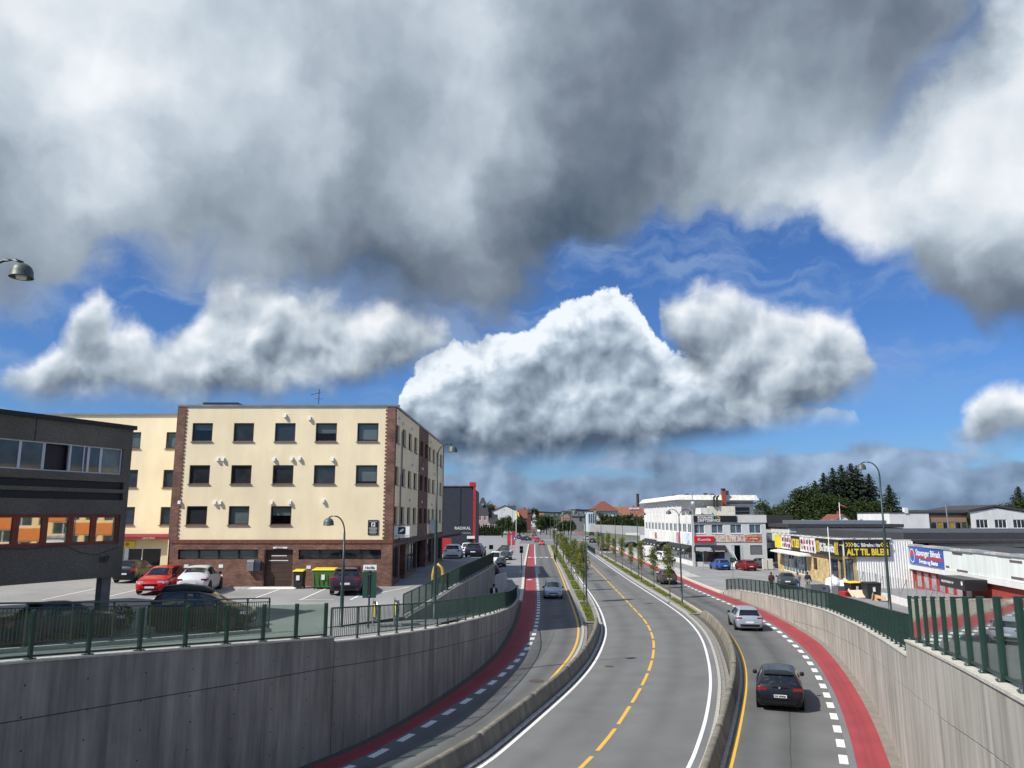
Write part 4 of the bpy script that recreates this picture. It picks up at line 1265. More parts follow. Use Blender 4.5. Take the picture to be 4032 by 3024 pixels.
VENTW = mat('vent_white', (.72, .72, .70), .5, var=.05)
SIGNB = mat('sign_black', (.012, .012, .014), .4, var=.05)
SIGNW = mat('sign_white', (.80, .80, .79), .45, var=.03)
REDP = mat('red_paint', (.48, .025, .03), .45, var=.1, scale=3)
YELP = mat('yellow_plastic', (.78, .60, .02), .45, var=.08)

# ------------------------------------------------------------------ yellow office block
yb_ = thing('office_building', 'pale yellow four-storey building with brown brick corners and ground floor', 'building', (0, 0, 0))
MF = frameM((-21.3, 49, 3.38), 0)
MS = frameM((-7.5, 49, 3.38), math.atan2(1, .026))
cols = [(.84, 2.14), (3.49, 4.78), (6.13, 7.44), (8.74, 10.09), (11.4, 12.75)]
rows_ = [(8.98, 10.16), (6.28, 7.47), (3.73, 4.90)]
H_T = 11.22
holes = []
for r, (z0, z1) in enumerate(rows_):
    for c_, (x0, x1) in enumerate(cols):
        if r == 2 and c_ > 2: continue
        holes.append((x0, z0, x1, z1))
wall_holes(MB(MF), .35, 13.45, 2.83, H_T, holes, .2).build('rendered_wall', RENDER_Y, yb_, fix=False)
bl_choice = {0: (CURT, .35), 3: (BLIND, .55), 4: (BLIND, .95), 9: (BLIND, .9), 11: (BLIND, 1.0), 12: (BLIND, .5)}
for k, (x0, z0, x1, z1) in enumerate(holes):
    window(yb_, MF, x0, z0, x1, z1, FRAME_BR, GL_SEE if k in bl_choice else GL_A, .075, .15, sill=FRAME_BR, blind=bl_choice.get(k), tilt=.02 if k in (1, 3, 6) else 0)
    if k in bl_choice:
        MB(MF).quad((x0, .6, z0), (x1, .6, z0), (x1, .6, z1), (x0, .6, z1)).build('interior', INTR, yb_)
# brick ground floor
bh = [(.5, 1.63, 5.5, 2.23), (5.95, 0, 7.67, 2.23), (8.02, 1.63, 13.16, 2.23)]
wall_holes(MB(MF), -.03, 13.85, -.4, 2.6, bh, .25, -.03).build('brick_wall', BRICK, yb_, fix=False)
for k in range(92):   # soldier course of standing bricks
    x = -.02 + k * .151
    MB(MF).box(x, -.06 - (k % 3) * .004, 2.6, x + .138, .1, 2.83).build('brick', BRICK_P, yb_)
for a, b in ((.5, 5.5), (8.02, 13.16)):
    n = 4
    for k in range(n):
        xa = a + (b - a) * k / n
        window(yb_, MF, xa, 1.63, xa + (b - a) / n, 2.23, mat('black_frame', (.015, .013, .012), .5), GL_SEE if a < 1 else GL_A, .05, .17, blind=(BLIND, 1.0) if a < 1 else None)
# garage door with slats
for k in range(16):
    MB(MF).box(5.97, .12 + .012 * (k % 2), .02 + k * .137, 7.65, .2, .02 + k * .137 + .13).build('door_slat', mat('door_brown', (.06, .032, .022), .6, var=.15), yb_)
MB(MF).box(5.88, -.06, 0, 5.97, .12, 2.23).build('door_frame', FRAME_BR, yb_)
MB(MF).box(6.42, -.06, 2.29, 7.3, -.035, 2.39).build('door_sign', SIGNW, yb_)
text(yb_, MF, 'VAREMOTTAK', 6.82, 2.31, .05, SIGNB, -.066, 'CENTER')
for k, zz in enumerate((1.82, 1.53)):
    MB(MF).box(6.3 - .15 * k, .105, zz, 7.25 + .1 * k, .118, zz + .045).build('door_notice', SIGNW, yb_)
# brick corner piers with toothed edges
for xa, xb, d in ((-.17, .36, 1), (13.31, 13.84, -1)):
    MB(MF).box(xa, -.04, 2.83, xb, .35, H_T).build('brick_pier', BRICK, yb_)
    me = MB().box(0, 0, 0, .11, .03, .115).mesh('brick', BRICK_P)
    for k in range(35):
        o = link('brick', me, yb_)
        x = xb if d > 0 else xa - .11
        o.matrix_world = MF @ Matrix.Translation((x, -.034, 2.9 + k * .236))
# side facade
sx_cols = [(.35 + 2.66 * k, 1.85 + 2.66 * k) for k in range(4)] + [(11.2, 12.75), (13.85, 15.4), (16.4, 17.95), (19.05, 20.65), (21.75, 23.3), (24.55, 26.15)]
sh_ = [(x0, z0, x1, z1) for x0, x1 in sx_cols for z0, z1 in rows_]
for xa, xb, m in ((.35, 10.75, RENDER_Y), (10.75, 15.85, BRICK), (15.85, 27.2, RENDER_Y)):
    wall_holes(MB(MS), xa, xb, 2.83, H_T, [h for h in sh_ if xa <= h[0] < xb], .25, 0 if m is RENDER_Y else -.04).build('rendered_wall' if m is RENDER_Y else 'brick_wall', m, yb_, fix=False)
for k, h in enumerate(sh_):
    window(yb_, MS, *h, FRAME_BR, GL_A if k % 4 else GL_B, .07, .20, mull=(.5,) if k % 3 == 0 else (), sill=FRAME_BR)
MB(MS).box(-.02, -.04, 2.83, .36, .3, H_T).build('brick_pier', BRICK, yb_)
MB(MS).box(27.0, -.05, -.2, 27.25, .3, H_T).build('brick_pier', BRICK, yb_)
me = MB().box(0, 0, 0, .11, .03, .115).mesh('brick', BRICK_P)
for xe in (.36, 10.64, 15.85):
    for k in range(35):
        o = link('brick', me, yb_); o.matrix_world = MS @ Matrix.Translation((xe, -.034, 2.9 + k * .236))
gf = [(.3, .40, 2.25, 2.33), (2.75, .0, 5.0, 2.4), (5.55, .42, 10.2, 2.38), (10.5, .0, 15.2, 2.45), (15.95, .4, 19.0, 2.4), (19.6, 0, 22.8, 2.45), (23.5, .3, 26.4, 2.35)]
wall_holes(MB(MS), -.03, 27.2, -.4, 2.83, gf, .5, -.045).build('brick_wall', BRICK, yb_, fix=False)
for k, h in enumerate(gf):
    if k in (1, 3, 5):
        MB(MS).quad((h[0], 1.6, h[1]), (h[2], 1.6, h[1]), (h[2], 1.6, h[3]), (h[0], 1.6, h[3])).build('interior', INTR, yb_)
        window(yb_, MS, h[0] + .4, h[1], h[2] - .4, h[3], DARKM, GL_SEE, .06, .7, mull=(.5,))
    else:
        window(yb_, MS, *h, DARKM, GL_A, .07, .12, mull=(.33, .66) if h[2] - h[0] > 3 else (.5,))
MB(MS).box(-.05, -.25, 2.47, 27.2, -.05, 2.6).build('canopy_edge', mat('canopy_brown', (.05, .035, .03), .6), yb_)
# roof
MB().box(-21.5, 48.93, 14.6, -7.2, 49.05, 14.72).build('roof_edge', METAL_R, yb_)
MB(MS).box(-.05, -.08, H_T, 27.3, .15, H_T + .12).build('roof_edge', METAL_R, yb_)
MB().poly([(-21.5, 49.0, 14.58), (-7.45, 49.0, 14.58), (-6.78, 76.2, 14.58), (-21.5, 76.2, 14.58)]).build('roof', ROOFD, yb_)
MB().box(-21.5, 49.05, 2.5, -21.44, 76.2, 14.58).box(-21.5, 76.15, 2.5, -6.8, 76.2, 14.58).build('rear_wall', RENDER_Y, yb_)
hat = MB().box(-20.2, 50.6, 14.6, -18.4, 53.4, 14.95).build('roof_hatch', ROOFD, yb_)
MB().box(-20.45, 50.35, 14.95, -18.15, 53.65, 15.08).build('hatch_cap', DARKM, hat)
an = MB().tube([(-12.6, 49.6, 14.6), (-12.6, 49.6, 15.85)], .025, 6).bar((-13.15, 49.6, 15.45), (-12.5, 49.6, 15.62), .02).bar((-12.9, 49.6, 15.2), (-12.3, 49.6, 15.2), .02)
for k in range(5): an.bar((-13.1 + k * .13, 49.4, 15.47 + k * .035), (-13.1 + k * .13, 49.8, 15.47 + k * .035), .012)
an.build('aerial', DARKM, yb_)
# wall vents
for x, z in [(-14.55, 14.0), (-12.97, 13.83), (-18.7, 11.21), (-18.35, 11.21), (-15.11, 11.21), (-13.99, 11.24), (-13.5, 11.26), (-18.7, 8.49), (-18.36, 8.49), (-15.13, 8.49), (-13.97, 8.51), (-20.92, 8.51), (-11.4, 11.21), (-11.88, 8.6)]:
    o = MB(MF).extr([(x + 21.3 - .085, -.01, z - 3.48), (x + 21.3 - .085, -.16, z - 3.48), (x + 21.3 - .085, -.12, z - 3.28), (x + 21.3 - .085, -.01, z - 3.26)], (.17, 0, 0)).build('wall_vent', VENTW, yb_)
for x, z in [(1.3, 10.55), (2.9, 10.4), (6.6, 10.45), (7.2, 7.85), (6.4, 5.3), (17.2, 10.5), (20, 7.9), (12.0, 7.9), (12.6, 7.9), (12.2, 5.3), (18.6, 5.2)]:
    MB(MS).extr([(x, -.01, z), (x, -.15, z), (x, -.11, z + .2), (x, -.01, z + .22)], MS.to_3x3().inverted() @ (MS.to_3x3() @ Vector((.17, 0, 0)))).build('wall_vent', VENTW, yb_)
# downpipe on the side
MB(MS).tube([(2.55, -.08, 9.9), (2.55, -.08, 7.1), (2.3, -.08, 6.9), (2.3, -.08, 2.7)], .05, 7).build('downpipe', METAL_R, yb_, smooth=True)
# signs
psg = thing('parking_sign', 'black parking notice with white P square on the yellow wall', 'sign', (0, 0, 0))
MB(MF).box(12.28, -.045, 3.14, 12.93, -.012, 4.04).build('board', SIGNB, psg)
MB(MF).box(12.49, -.05, 3.63, 12.73, -.046, 3.89).build('white_square', SIGNW, psg)
text(psg, MF, 'P', 12.61, 3.66, .18, SIGNB, -.056, 'CENTER', off=.01)
text(psg, MF, 'PRIVAT OMRÅDE', 12.605, 3.93, .05, SIGNW, -.05, 'CENTER', w=.52)
for k in range(8):
    wd = (.5, .54, .46, .3, .5, .42, .54, .36)[k]
    MB(MF).box(12.605 - wd / 2, -.05, 3.56 - k * .05, 12.605 + wd / 2, -.046, 3.575 - k * .05).build('print_line', SIGNW, psg)
crd = thing('hanging_sign', 'white CRED LIGHT sign with black square logo hanging at the brick corner', 'sign', (0, 0, 0))
MC = frameM((-7.44, 49.35, 6.34), 0)
MB(MC).box(0, 0, 0, .98, .10, .68).build('board', SIGNW, crd)
MB(MC).box(.26, -.012, .2, .72, -.004, .64).build('logo_square', SIGNB, crd)
MB(MC).poly([(.49 + .16 * math.cos(a) * math.cos(.6) - .075 * math.sin(a) * math.sin(.6), -.018, .43 + .16 * math.cos(a) * math.sin(.6) + .075 * math.sin(a) * math.cos(.6)) for a in [k * math.pi / 10 for k in range(20)]]).build('logo_leaf', SIGNW, crd)
MB(MC).bar((.33, -.022, .30), (.47, -.022, .40), .02).build('logo_stem', SIGNW, crd)
text(crd, MC, 'C R E D   L I G H T', .49, .05, .095, SIGNB, -.008, 'CENTER', w=.88)
MB(MS).box(17.6, -.5, 3.0, 19.4, -.02, 4.0).build('side_sign', SIGNW, yb_)
for x, z in ((.95, 1.12), (3.1, 1.12), (5.1, 1.05), (8.55, 1.05), (10.8, 1.05), (12.45, 1.05)):
    MB(MF).box(x, -.055, z, x + .27, -.032, z + .2).build('small_notice', SIGNW, yb_)
mbx = thing('mailbox', 'grey mailbox beside the brown garage door', 'mailbox', tuple(MF @ Vector((5.15, -.2, .95))))
MB().box(-.22, -.14, 0, .2, .14, .55).extr([(-.22, -.14, .55), (-.22, .14, .55), (-.22, .14, .68), (-.22, -.02, .64)], (.42, 0, 0)).build('box', STEEL, mbx)
mbx = thing('mailbox', 'dark blue mailbox beside the grey one on the brick wall', 'mailbox', tuple(MF @ Vector((5.6, -.2, .95))))
MB().box(-.19, -.14, 0, .17, .14, .5).extr([(-.19, -.14, .5), (-.19, .14, .5), (-.19, .14, .6), (-.19, -.02, .58)], (.36, 0, 0)).build('box', mat('blue_box', (.02, .03, .06), .5), mbx)

# ------------------------------------------------------------------ annex with the restaurant
ax = thing('restaurant_building', 'pale yellow rear wing with the LILLE KINA restaurant on the ground floor', 'building', (0, 0, 0))
MA = frameM((-40, 54.7, 3.4), 0)
ah = []
for c_ in range(5):
    for z0, z1 in ((9.0, 10.18), (6.25, 7.5), (3.66, 4.9)):
        x0 = 15.33 - c_ * 3.15; ah.append((x0, z0, x0 + 1.35, z1))
wall_holes(MB(MA), 0, 18.6, 2.7, 11.4, ah, .2).build('rendered_wall', RENDER_Y, ax, fix=False)
for k, h in enumerate(ah):
    window(ax, MA, *h, FRAME_BR, GL_SEE if k % 3 == 0 else GL_A, .075, .15, sill=FRAME_BR, blind=(CURT, 1.0) if k % 3 == 0 else None)
    if k % 3 == 0: MB(MA).quad((h[0], .5, h[1]), (h[2], .5, h[1]), (h[2], .5, h[3]), (h[0], .5, h[3])).build('interior', INTR, ax)
MB(MA).box(-.1, -.1, 11.4, 18.6, .15, 11.52).build('roof_edge', METAL_R, ax)
MB(MA).quad((0, 0, 11.38), (18.6, 0, 11.38), (18.6, 20, 11.38), (0, 20, 11.38)).build('roof', ROOFD, ax)
sh2 = [(12.9, .3, 15.6, 2.08)]
wall_holes(MB(MA), 0, 18.6, -.4, 2.7, sh2, .3).build('shop_wall', mat('cream_wall', (.70, .60, .36), .9, var=.06), ax, fix=False)
window(ax, MA, *sh2[0], WHITE, GL_SEE, .05, .12, mull=(.5,))
MB(MA).quad((12.9, .9, 0), (15.6, .9, 0), (15.6, .9, 2.1), (12.9, .9, 2.1)).build('interior', INTR, ax)
awn = MB(MA).extr([(9.5, -.02, 3.05), (9.5, -.02, 2.7), (9.5, -.55, 2.68), (9.5, -.55, 2.86)], (7.0, 0, 0)).build('awning', mat('awning_red', (.20, .012, .02), .7, var=.1), ax)
text(awn, MA, 'LILLE KINA', 14.9, 2.71, .13, mat('sign_cream', (.75, .68, .5), .6), -.56, 'CENTER', shear=.25)
MB(MA).box(12.9, -.1, 2.12, 13.75, -.02, 2.55).build('yellow_board', YELP, ax)
MB(MA).poly([(13.25 + .14 * math.cos(a), -.11, 2.34 + .14 * math.sin(a)) for a in [k * math.pi / 8 for k in range(16)]]).build('board_emblem', mat('emblem_orange', (.6, .15, .02), .5), ax)
for k in range(5):
    pl = thing('flower_pot', 'flowering pot on the restaurant step, %s from the dark building' % ORD(k), 'plant', tuple(MA @ Vector((12.6 + k * .72, -.35, lot_z(54) - 3.4))), 0, 'flower pots by the restaurant')
    MB().lathe([(.12, 0), (.17, .3), (.15, .3)], 10).build('pot', mat('terracotta', (.3, .12, .06), .8), pl)
    v, f = [], []
    for q in range(160): leaf(v, f, Vector((rng.gauss(0, .13), rng.gauss(0, .13), .5 + rng.gauss(0, .14))), .05)
    cr = MB(); cr.v, cr.f = v, f; cr.build('leaves', LEAF_M, pl, fix=False)
    v, f = [], []
    for q in range(60): leaf(v, f, Vector((rng.gauss(0, .14), rng.gauss(0, .14), .62 + rng.gauss(0, .13))), .045)
    cr = MB(); cr.v, cr.f = v, f; cr.build('blossoms', mat('pink_petal', (.55, .08, .16), .6, var=.5, scale=9), pl, fix=False)

# ------------------------------------------------------------------ dark concrete office on pillars
dk = thing('concrete_building', 'dark aggregate concrete building number 107 raised on a pillar', 'building', (0, 0, 0))
AGG = mat('aggregate_concrete', (.135, .120, .095), .95, var=.42, scale=22, bump=.5, bscale=45, var2=.22, scale2=.35, detail=4)
ang = math.atan2(.9165, .40)
o0 = Vector((-17.2, 34.8, 0)) - Vector((.40, .9165, 0)) * 22
MD = frameM((o0.x, o0.y, 5.03), ang)
wh = (10.9, 4.42, 21.56, 5.57); rh = (10.9, 1.42, 21.71, 2.68)
wall_holes(MB(MD), 0, 22, 0, 6.5, [wh, rh, (0, 3.30, 21.75, 3.61), (0, 3.77, 21.75, 4.09)], .22).build('aggregate_wall', AGG, dk, fix=False)
BAND = mat('band_black', (.010, .010, .013), .6)
MB(MD).box(0, .12, 3.30, 21.75, .3, 3.61).build('dark_band', BAND, dk)
MB(MD).box(0, .12, 3.77, 21.75, .3, 4.09).build('dark_band', BAND, dk)
WFR = mat('white_window_frame', (.62, .63, .64), .5, var=.06)
RFR = mat('red_brown_frame', (.20, .035, .018), .55, var=.15)
GL_SH = [roomglass('shade_glass_a', (.045, .055, .055)), roomglass('shade_glass_b', (.075, .085, .08)), roomglass('shade_glass_c', (.03, .038, .042))]
xs_ = [10.9, 11.95, 12.95, 13.95, 14.95, 15.95, 16.92, 17.9, 19.06, 19.92, 20.52, 21.56]
for k, (a, b) in enumerate(zip(xs_, xs_[1:])):
    if k == 7:
        MB(MD).box(a, .3, 4.42, b, .34, 5.57).build('interior', BLACK, dk)
        f = MB(MD); ring(f, a, 4.42, b, 5.57, .045, .06, .16); f.build('window', WFR, dk)
        continue
    window(dk, MD, a, 4.42, b, 5.57, WFR, GL_SH[k % 3], .05, .14, mull=(.75,) if k == 8 else ())
    MB(MD).box(a, .5, 4.42, b, .52, 4.42 + (.5, .8, .35)[k % 3]).build('interior_blind', CURT, dk)
xs_ = [10.9, 12.2, 13.4, 14.6, 15.9, 17.08, 18.26, 19.4, 20.46, 21.71]
GLM = mat('mirror_window', (.62, .60, .54), .02, metal=1.0, var=.0)
for k, (a, b) in enumerate(zip(xs_, xs_[1:])):
    window(dk, MD, a, 1.42, b, 2.68, RFR, GLM, .13, .13, tilt=.006 * math.sin(k * 2.3), yaw=.012 * math.sin(k * 1.7 + 1))
MB(MD).box(-.05, -.12, 6.47, 22.1, .3, 6.65).build('roof_edge', BAND, dk)
MB(MD).box(0, .01, 0.0, 22, 12, .16).build('soffit', mat('soffit', (.10, .09, .08), .9, var=.2), dk)
MB(MD).box(0, .3, 6.35, 22, 12, 6.45).build('roof', ROOFD, dk)
MB(MD).box(21.98, .02, 0.05, 22.02, 12, 6.5).build('end_wall', AGG, dk)
for x in (10.6, 17.4):
    MB(MD).box(x, -.012, 5.6, x + .025, .02, 6.5).box(x - .9, -.012, 0, x - .875, .02, 1.4).build('panel_joint', BAND, dk)
text(dk, MD, '107', 21.03, .66, .25, BLACK, -.03, 'CENTER', off=.012)
MB(MD).tube([(16.2, -.03, 1.40), (17.5, -.03, 1.34), (19.2, -.04, 1.42), (19.9, -.04, 1.1), (20.6, -.04, .98), (21.7, -.03, 1.25)], .010, 5).build('loose_cable', BLACK, dk)
MB(MD).box(21.18, .15, -2.3, 21.62, .5, 0).build('pillar', mat('pillar_concrete', (.17, .16, .145), .9, var=.15), dk)
MB(MD).box(0, 1.2, -2.4, 17.46, 1.4, 0).build('ground_floor_wall', AGG, dk)
MB(MD).box(16.5, 1.02, -2.4, 16.8, 1.18, -.05).build('red_post', RFR, dk)
window(dk, frameM(MD @ Vector((14.6, 1.0, -2.3)), ang), 0, .4, 1.8, 2.1, RFR, GL_A, .1, .1)
# the block across the road that these windows mirror, right of the picture
oy = thing('orange_block', 'yellow and orange block across the road mirrored in the dark building windows', 'building', (0, 0, 0))
MOY = frameM((41.5, 57.0, .6), -math.pi / 2)
ORG = mat('orange_panel', (.62, .20, .05), .8, var=.08); YEL2 = mat('warm_yellow_wall', (.80, .56, .24), .85, var=.06)
oh = [(1 + k * 2.6, z, 3.1 + k * 2.6, z + 1.3) for k in range(13) for z in (1.2, 4.1, 7.0, 9.9)]
wall_holes(MB(MOY), 0, 36, 0, 12.5, oh, .2).build('wall', YEL2, oy, fix=False)
for z in (2.6, 5.5, 8.4): MB(MOY).box(0, -.06, z, 36, -.01, z + 1.3).build('spandrel', ORG, oy)
for h in oh: window(oy, MOY, *h, WFR, GL_B, .08, .15, mull=(.5,))
MB(MOY).box(0, .25, 0, 36, 9, 12.4).build('body', YEL2, oy)
bsh = thing('round_bush', 'dark round bush at the foot of the concrete pillar', 'bush', (-16.6, 33.9, 2.9))
v, f = [], []
for q in range(900): 
    d = Vector((rng.gauss(0, 1), rng.gauss(0, 1), rng.gauss(0, 1))).normalized() * (.55 * rng.random() ** .4)
    leaf(v, f, d + Vector((0, 0, .5)), .06)
cr = MB(); cr.v, cr.f = v, f; cr.build('foliage', LEAF_D, bsh, fix=False)

# ------------------------------------------------------------------ dark blue roaster building behind
rd = thing('roastery_building', 'dark blue windowless building with red edge and RADIKAL lettering', 'building', (0, 0, 0))
NAVY = mat('navy_wall', (.022, .030, .045), .7, var=.15, scale=1.5, bump=.15)
MR = frameM((-16, 96, 0), 0)
wall_holes(MB(MR), 0, 11.22, 0, 11.35, [], .1).build('blue_wall', NAVY, rd)
MB(MR).box(0, .05, 0, 11.0, 22, 11.3).build('blue_body', NAVY, rd)
MB(MR).box(-.2, -.1, 11.35, 11.0, .2, 11.45).build('roof_edge', METAL_R, rd)
MB(MR).box(11.22, -.15, 0, 11.5, .5, 11.35).box(10.75, -.2, 11.35, 11.52, .5, 11.85).build('red_edge', REDP, rd)
MB(MR).box(9.6, -.03, 5.7, 9.7, -.004, 11.3).bar((9.65, -.02, 5.6), (2, -.02, 4.6), .1).build('seam', BLACK, rd)
text(rd, MR, 'RADIKAL', 9.95, 6.1, .36, SIGNW, -.03, 'CENTER', w=1.95, off=.004)
text(rd, MR, 'roasters', 10.4, 5.6, .22, mat('sign_grey', (.45, .46, .48), .5), -.03, 'CENTER', w=1.05)
MB(MR).box(10.5, -.3, 5.0, 11.45, -.05, 5.32).build('white_panel', SIGNW, rd)
MB(MR).box(7.6, -6, 3.3, 9.0, -4.6, 5.15).build('red_hut', REDP, rd)
MB().box(-10.9, 104, 11.3, -10.3, 105.5, 15.2).box(-10.75, 104.5, 15.2, -10.6, 104.7, 17.6).build('red_mast', REDP, rd)

# ------------------------------------------------------------------ white corner building with signs
wb = thing('white_building', 'white three-storey corner building with ROGALAND DRIFTSSERVICE and catering signs', 'building', (0, 0, 0))
WALLW = mat('white_render', (.66, .66, .63), .85, var=.08, scale=1.2, stretch=(1, 1, .3), bump=.1, var2=.06)
GREYR = mat('pale_grey_render', (.60, .60, .57), .88, var=.10, scale=1.5, stretch=(1, 1, .4), bump=.1)
EAVE = mat('weathered_eave', (.62, .62, .56), .9, var=.22, scale=2.5, stretch=(1, 1, .25))
KX = 1.0254
ZL = lambda z: 7.6 + (z - 7.6) * KX - .2
XL = lambda x: x * KX - 27.8
MWF = frameM((27.8, 121, .2), 0)
fw = [(XL(27.45), ZL(5.18), XL(29.04), ZL(6.52)), (XL(30.1), ZL(5.18), XL(31.85), ZL(6.52)), (XL(32.93), ZL(5.18), XL(34.65), ZL(6.52)), (XL(35.79), ZL(5.18), XL(37.54), ZL(6.52))]
fh = fw + [(XL(27.4), ZL(1.0), XL(31.9), ZL(2.5)), (XL(32.9), ZL(1.0), XL(34.68), ZL(3.43)), (XL(35.77), ZL(2.03), XL(37.59), ZL(3.43))]
wall_holes(MB(MWF), 0, 11.45, -.3, ZL(6.78), fh, .25).build('front_wall', GREYR, wb, fix=False)
WBF = mat('white_frame', (.74, .75, .74), .5, var=.04)
GL_W = roomglass('office_glass', (.05, .075, .09))
for h in fw: window(wb, MWF, *h, WBF, GL_W, .07, .12, mull=(.5,), sill=WBF)
window(wb, MWF, *fh[4], DARKM, GL_A, .06, .15, mull=(.25, .5, .75))
window(wb, MWF, *fh[6], DARKM, mat('grey_screen', (.16, .16, .17), .8, var=.1), .05, .1)
MB(MWF).quad((fh[5][0], .9, fh[5][1]), (fh[5][2], .9, fh[5][1]), (fh[5][2], .9, fh[5][3]), (fh[5][0], .9, fh[5][3])).build('interior', INTR, wb)
for xa, xb in ((fh[5][0], fh[5][0] + .5), (fh[5][2] - .42, fh[5][2])):
    MB(MWF).box(xa, -.02, fh[5][1], xb, .03, fh[5][3] - .05).build('door_leaf', mat('pale_door', (.45, .52, .54), .4), wb)
MB(MWF).box(-.05, -.12, ZL(6.78), 11.6, .3, ZL(7.92)).build('parapet', GREYR, wb)
MB(MWF).box(-.08, -.2, -.3, .32, .1, ZL(7.9)).build('corner_pier', mat('pier_grey', (.50, .50, .48), .85, var=.1), wb)
# signs and canopies on the front
def board(name, label, x0, z0, x1, z1, m, th=.08, out=.13):
    s = thing(name, label, 'sign', (0, 0, 0))
    MB(MWF).box(x0, -out - th, z0, x1, -out, z1).build('board', m, s)
    return s
s1 = board('building_sign', 'black ROGALAND DRIFTSSERVICE sign on the white building parapet', XL(27.38), ZL(6.85), XL(33.93), ZL(7.8), SIGNB)
text(s1, MWF, 'ROGALAND', XL(28.0), ZL(7.37), .40, SIGNW, -.22, w=2.45, off=.012)
text(s1, MWF, 'DRIFTSSERVICE', XL(28.0), ZL(6.92), .40, SIGNW, -.22, w=3.45, off=.012)
for k, (m, dx) in enumerate(((mat('sign_green', (.02, .22, .08), .5), 0), (mat('sign_orange', (.65, .22, .02), .5), .42))):
    x = XL(30.5) + dx
    MB(MWF).poly([(x, -.222, ZL(7.76)), (x + .3, -.222, ZL(7.76)), (x + .62, -.222, ZL(7.36)), (x + .32, -.222, ZL(7.36))]).build('logo_stripe', m, s1)
s2_ = board('shop_sign', 'red Komle shop sign above the dark awning', XL(27.35), ZL(3.82), XL(30.36), ZL(4.76), mat('sign_red', (.55, .01, .015), .4, var=.08), .22, .02)
text(s2_, MWF, 'Komle', XL(28.85), ZL(4.1), .42, mat('sign_pink', (.62, .45, .55), .4), -.26, 'CENTER', w=2.0, off=.02)
FOOD = [mat('food_print_a', (.42, .30, .20), .5, var=1, col2=(.68, .62, .52), scale=5, detail=3, contrast=(.4, .6)), mat('food_print_b', (.66, .64, .62), .5, var=1, col2=(.55, .26, .08), scale=2.2, detail=4, contrast=(.45, .6)), mat('food_print_c', (.66, .62, .60), .5, var=1, col2=(.36, .12, .08), scale=2.6, detail=4, contrast=(.42, .6)), mat('food_print_d', (.58, .40, .16), .5, var=1, col2=(.5, .08, .06), scale=3, detail=4, contrast=(.4, .62))]
s3 = thing('catering_banner', 'long food photo banner with red CATERING plate over the shop door', 'banner', (0, 0, 0))
fx = [30.49, 32.15, 33.75, 35.2, 37.52]
for k in range(4):
    MB(MWF).box(XL(fx[k]) + .02, -.07, ZL(3.9), XL(fx[k + 1]) - .02, -.02, ZL(4.95)).build('photo_panel', FOOD[k], s3)
MB(MWF).box(XL(35.45), -.085, ZL(4.18), XL(37.2), -.074, ZL(4.66)).build('red_plate', mat('plate_red', (.38, .012, .02), .5), s3)
text(s3, MWF, 'CATERING', XL(36.32), ZL(4.3), .24, SIGNW, -.09, 'CENTER', w=1.45, off=.008)
aw_ = thing('shop_awning', 'black awning reading Bistro Patrioten Selskapslokaler on the white building', 'awning', (0, 0, 0))
AWN = mat('awning_black', (.012, .013, .016), .75, var=.2)
MB(MWF).extr([(XL(27.3), -.01, ZL(3.45)), (XL(27.3), -.9, ZL(2.72)), (XL(27.3), -.9, ZL(2.42)), (XL(27.3), -.01, ZL(2.42))], (XL(32.04) - XL(27.3), 0, 0)).build('awning_body', AWN, aw_)
for body, xc, w_ in (('Bistro', 28.25, .62), ('Patrioten', 29.45, .95), ('Selskapslokaler', 31.0, 1.6)):
    text(aw_, MWF, body, XL(xc), ZL(2.55), .17, SIGNW, -.91, 'CENTER', w=w_, off=.004)
# entrance stair
st = MB(MWF)
for k in range(7):
    st.box(XL(33.2), -2.3 + k * .30, -.3, XL(34.95), -2.3 + (k + 1) * .30, .0 + k * .145)
stp = st.build('entrance_stair', mat('stair_dark', (.06, .06, .06), .9, var=.2), wb)
MB(MWF).box(XL(33.05), -2.2, -.2, XL(33.18), -.1, .75).bar((XL(33.1), -2.2, 1.0), (XL(33.1), -.1, 2.2), .06).build('stair_wall', WALLW, wb)
# left facade: ribs, two rows of windows, shop front with black awnings
L0 = 163.5 - 121
MWL = frameM((27.8, 163.5, .2), -math.pi / 2)
nb_ = 12; pw_ = L0 / nb_
lh = []
for k in range(nb_):
    x = k * pw_ + .50
    lh.append((x, 5.0, x + pw_ - .75, 6.4))
    if k < 10: lh.append((x, 7.85, x + pw_ - .75, 9.4))
wall_holes(MB(MWL), 0, L0, 3.1, 7.7, [h for h in lh if h[1] < 7], .3).build('side_wall', WALLW, wb, fix=False)
wall_holes(MB(MWL), 0, 35.5, 7.7, 10.3, [h for h in lh if h[1] > 7], .3).build('side_wall', WALLW, wb, fix=False)
for h in lh: window(wb, MWL, *h, WBF, GL_W, .08, .09, mull=(.5,))
for k in range(nb_ + 1):
    MB(MWL).box(k * pw_ - .0, -.10, 3.2, k * pw_ + .24, -.01, 9.75 if k < 10 else 7.5).build('rib', WALLW, wb)
MB(MWL).quad((0, .9, 0), (L0, .9, 0), (L0, .9, 3.1), (0, .9, 3.1)).build('interior', INTR, wb)
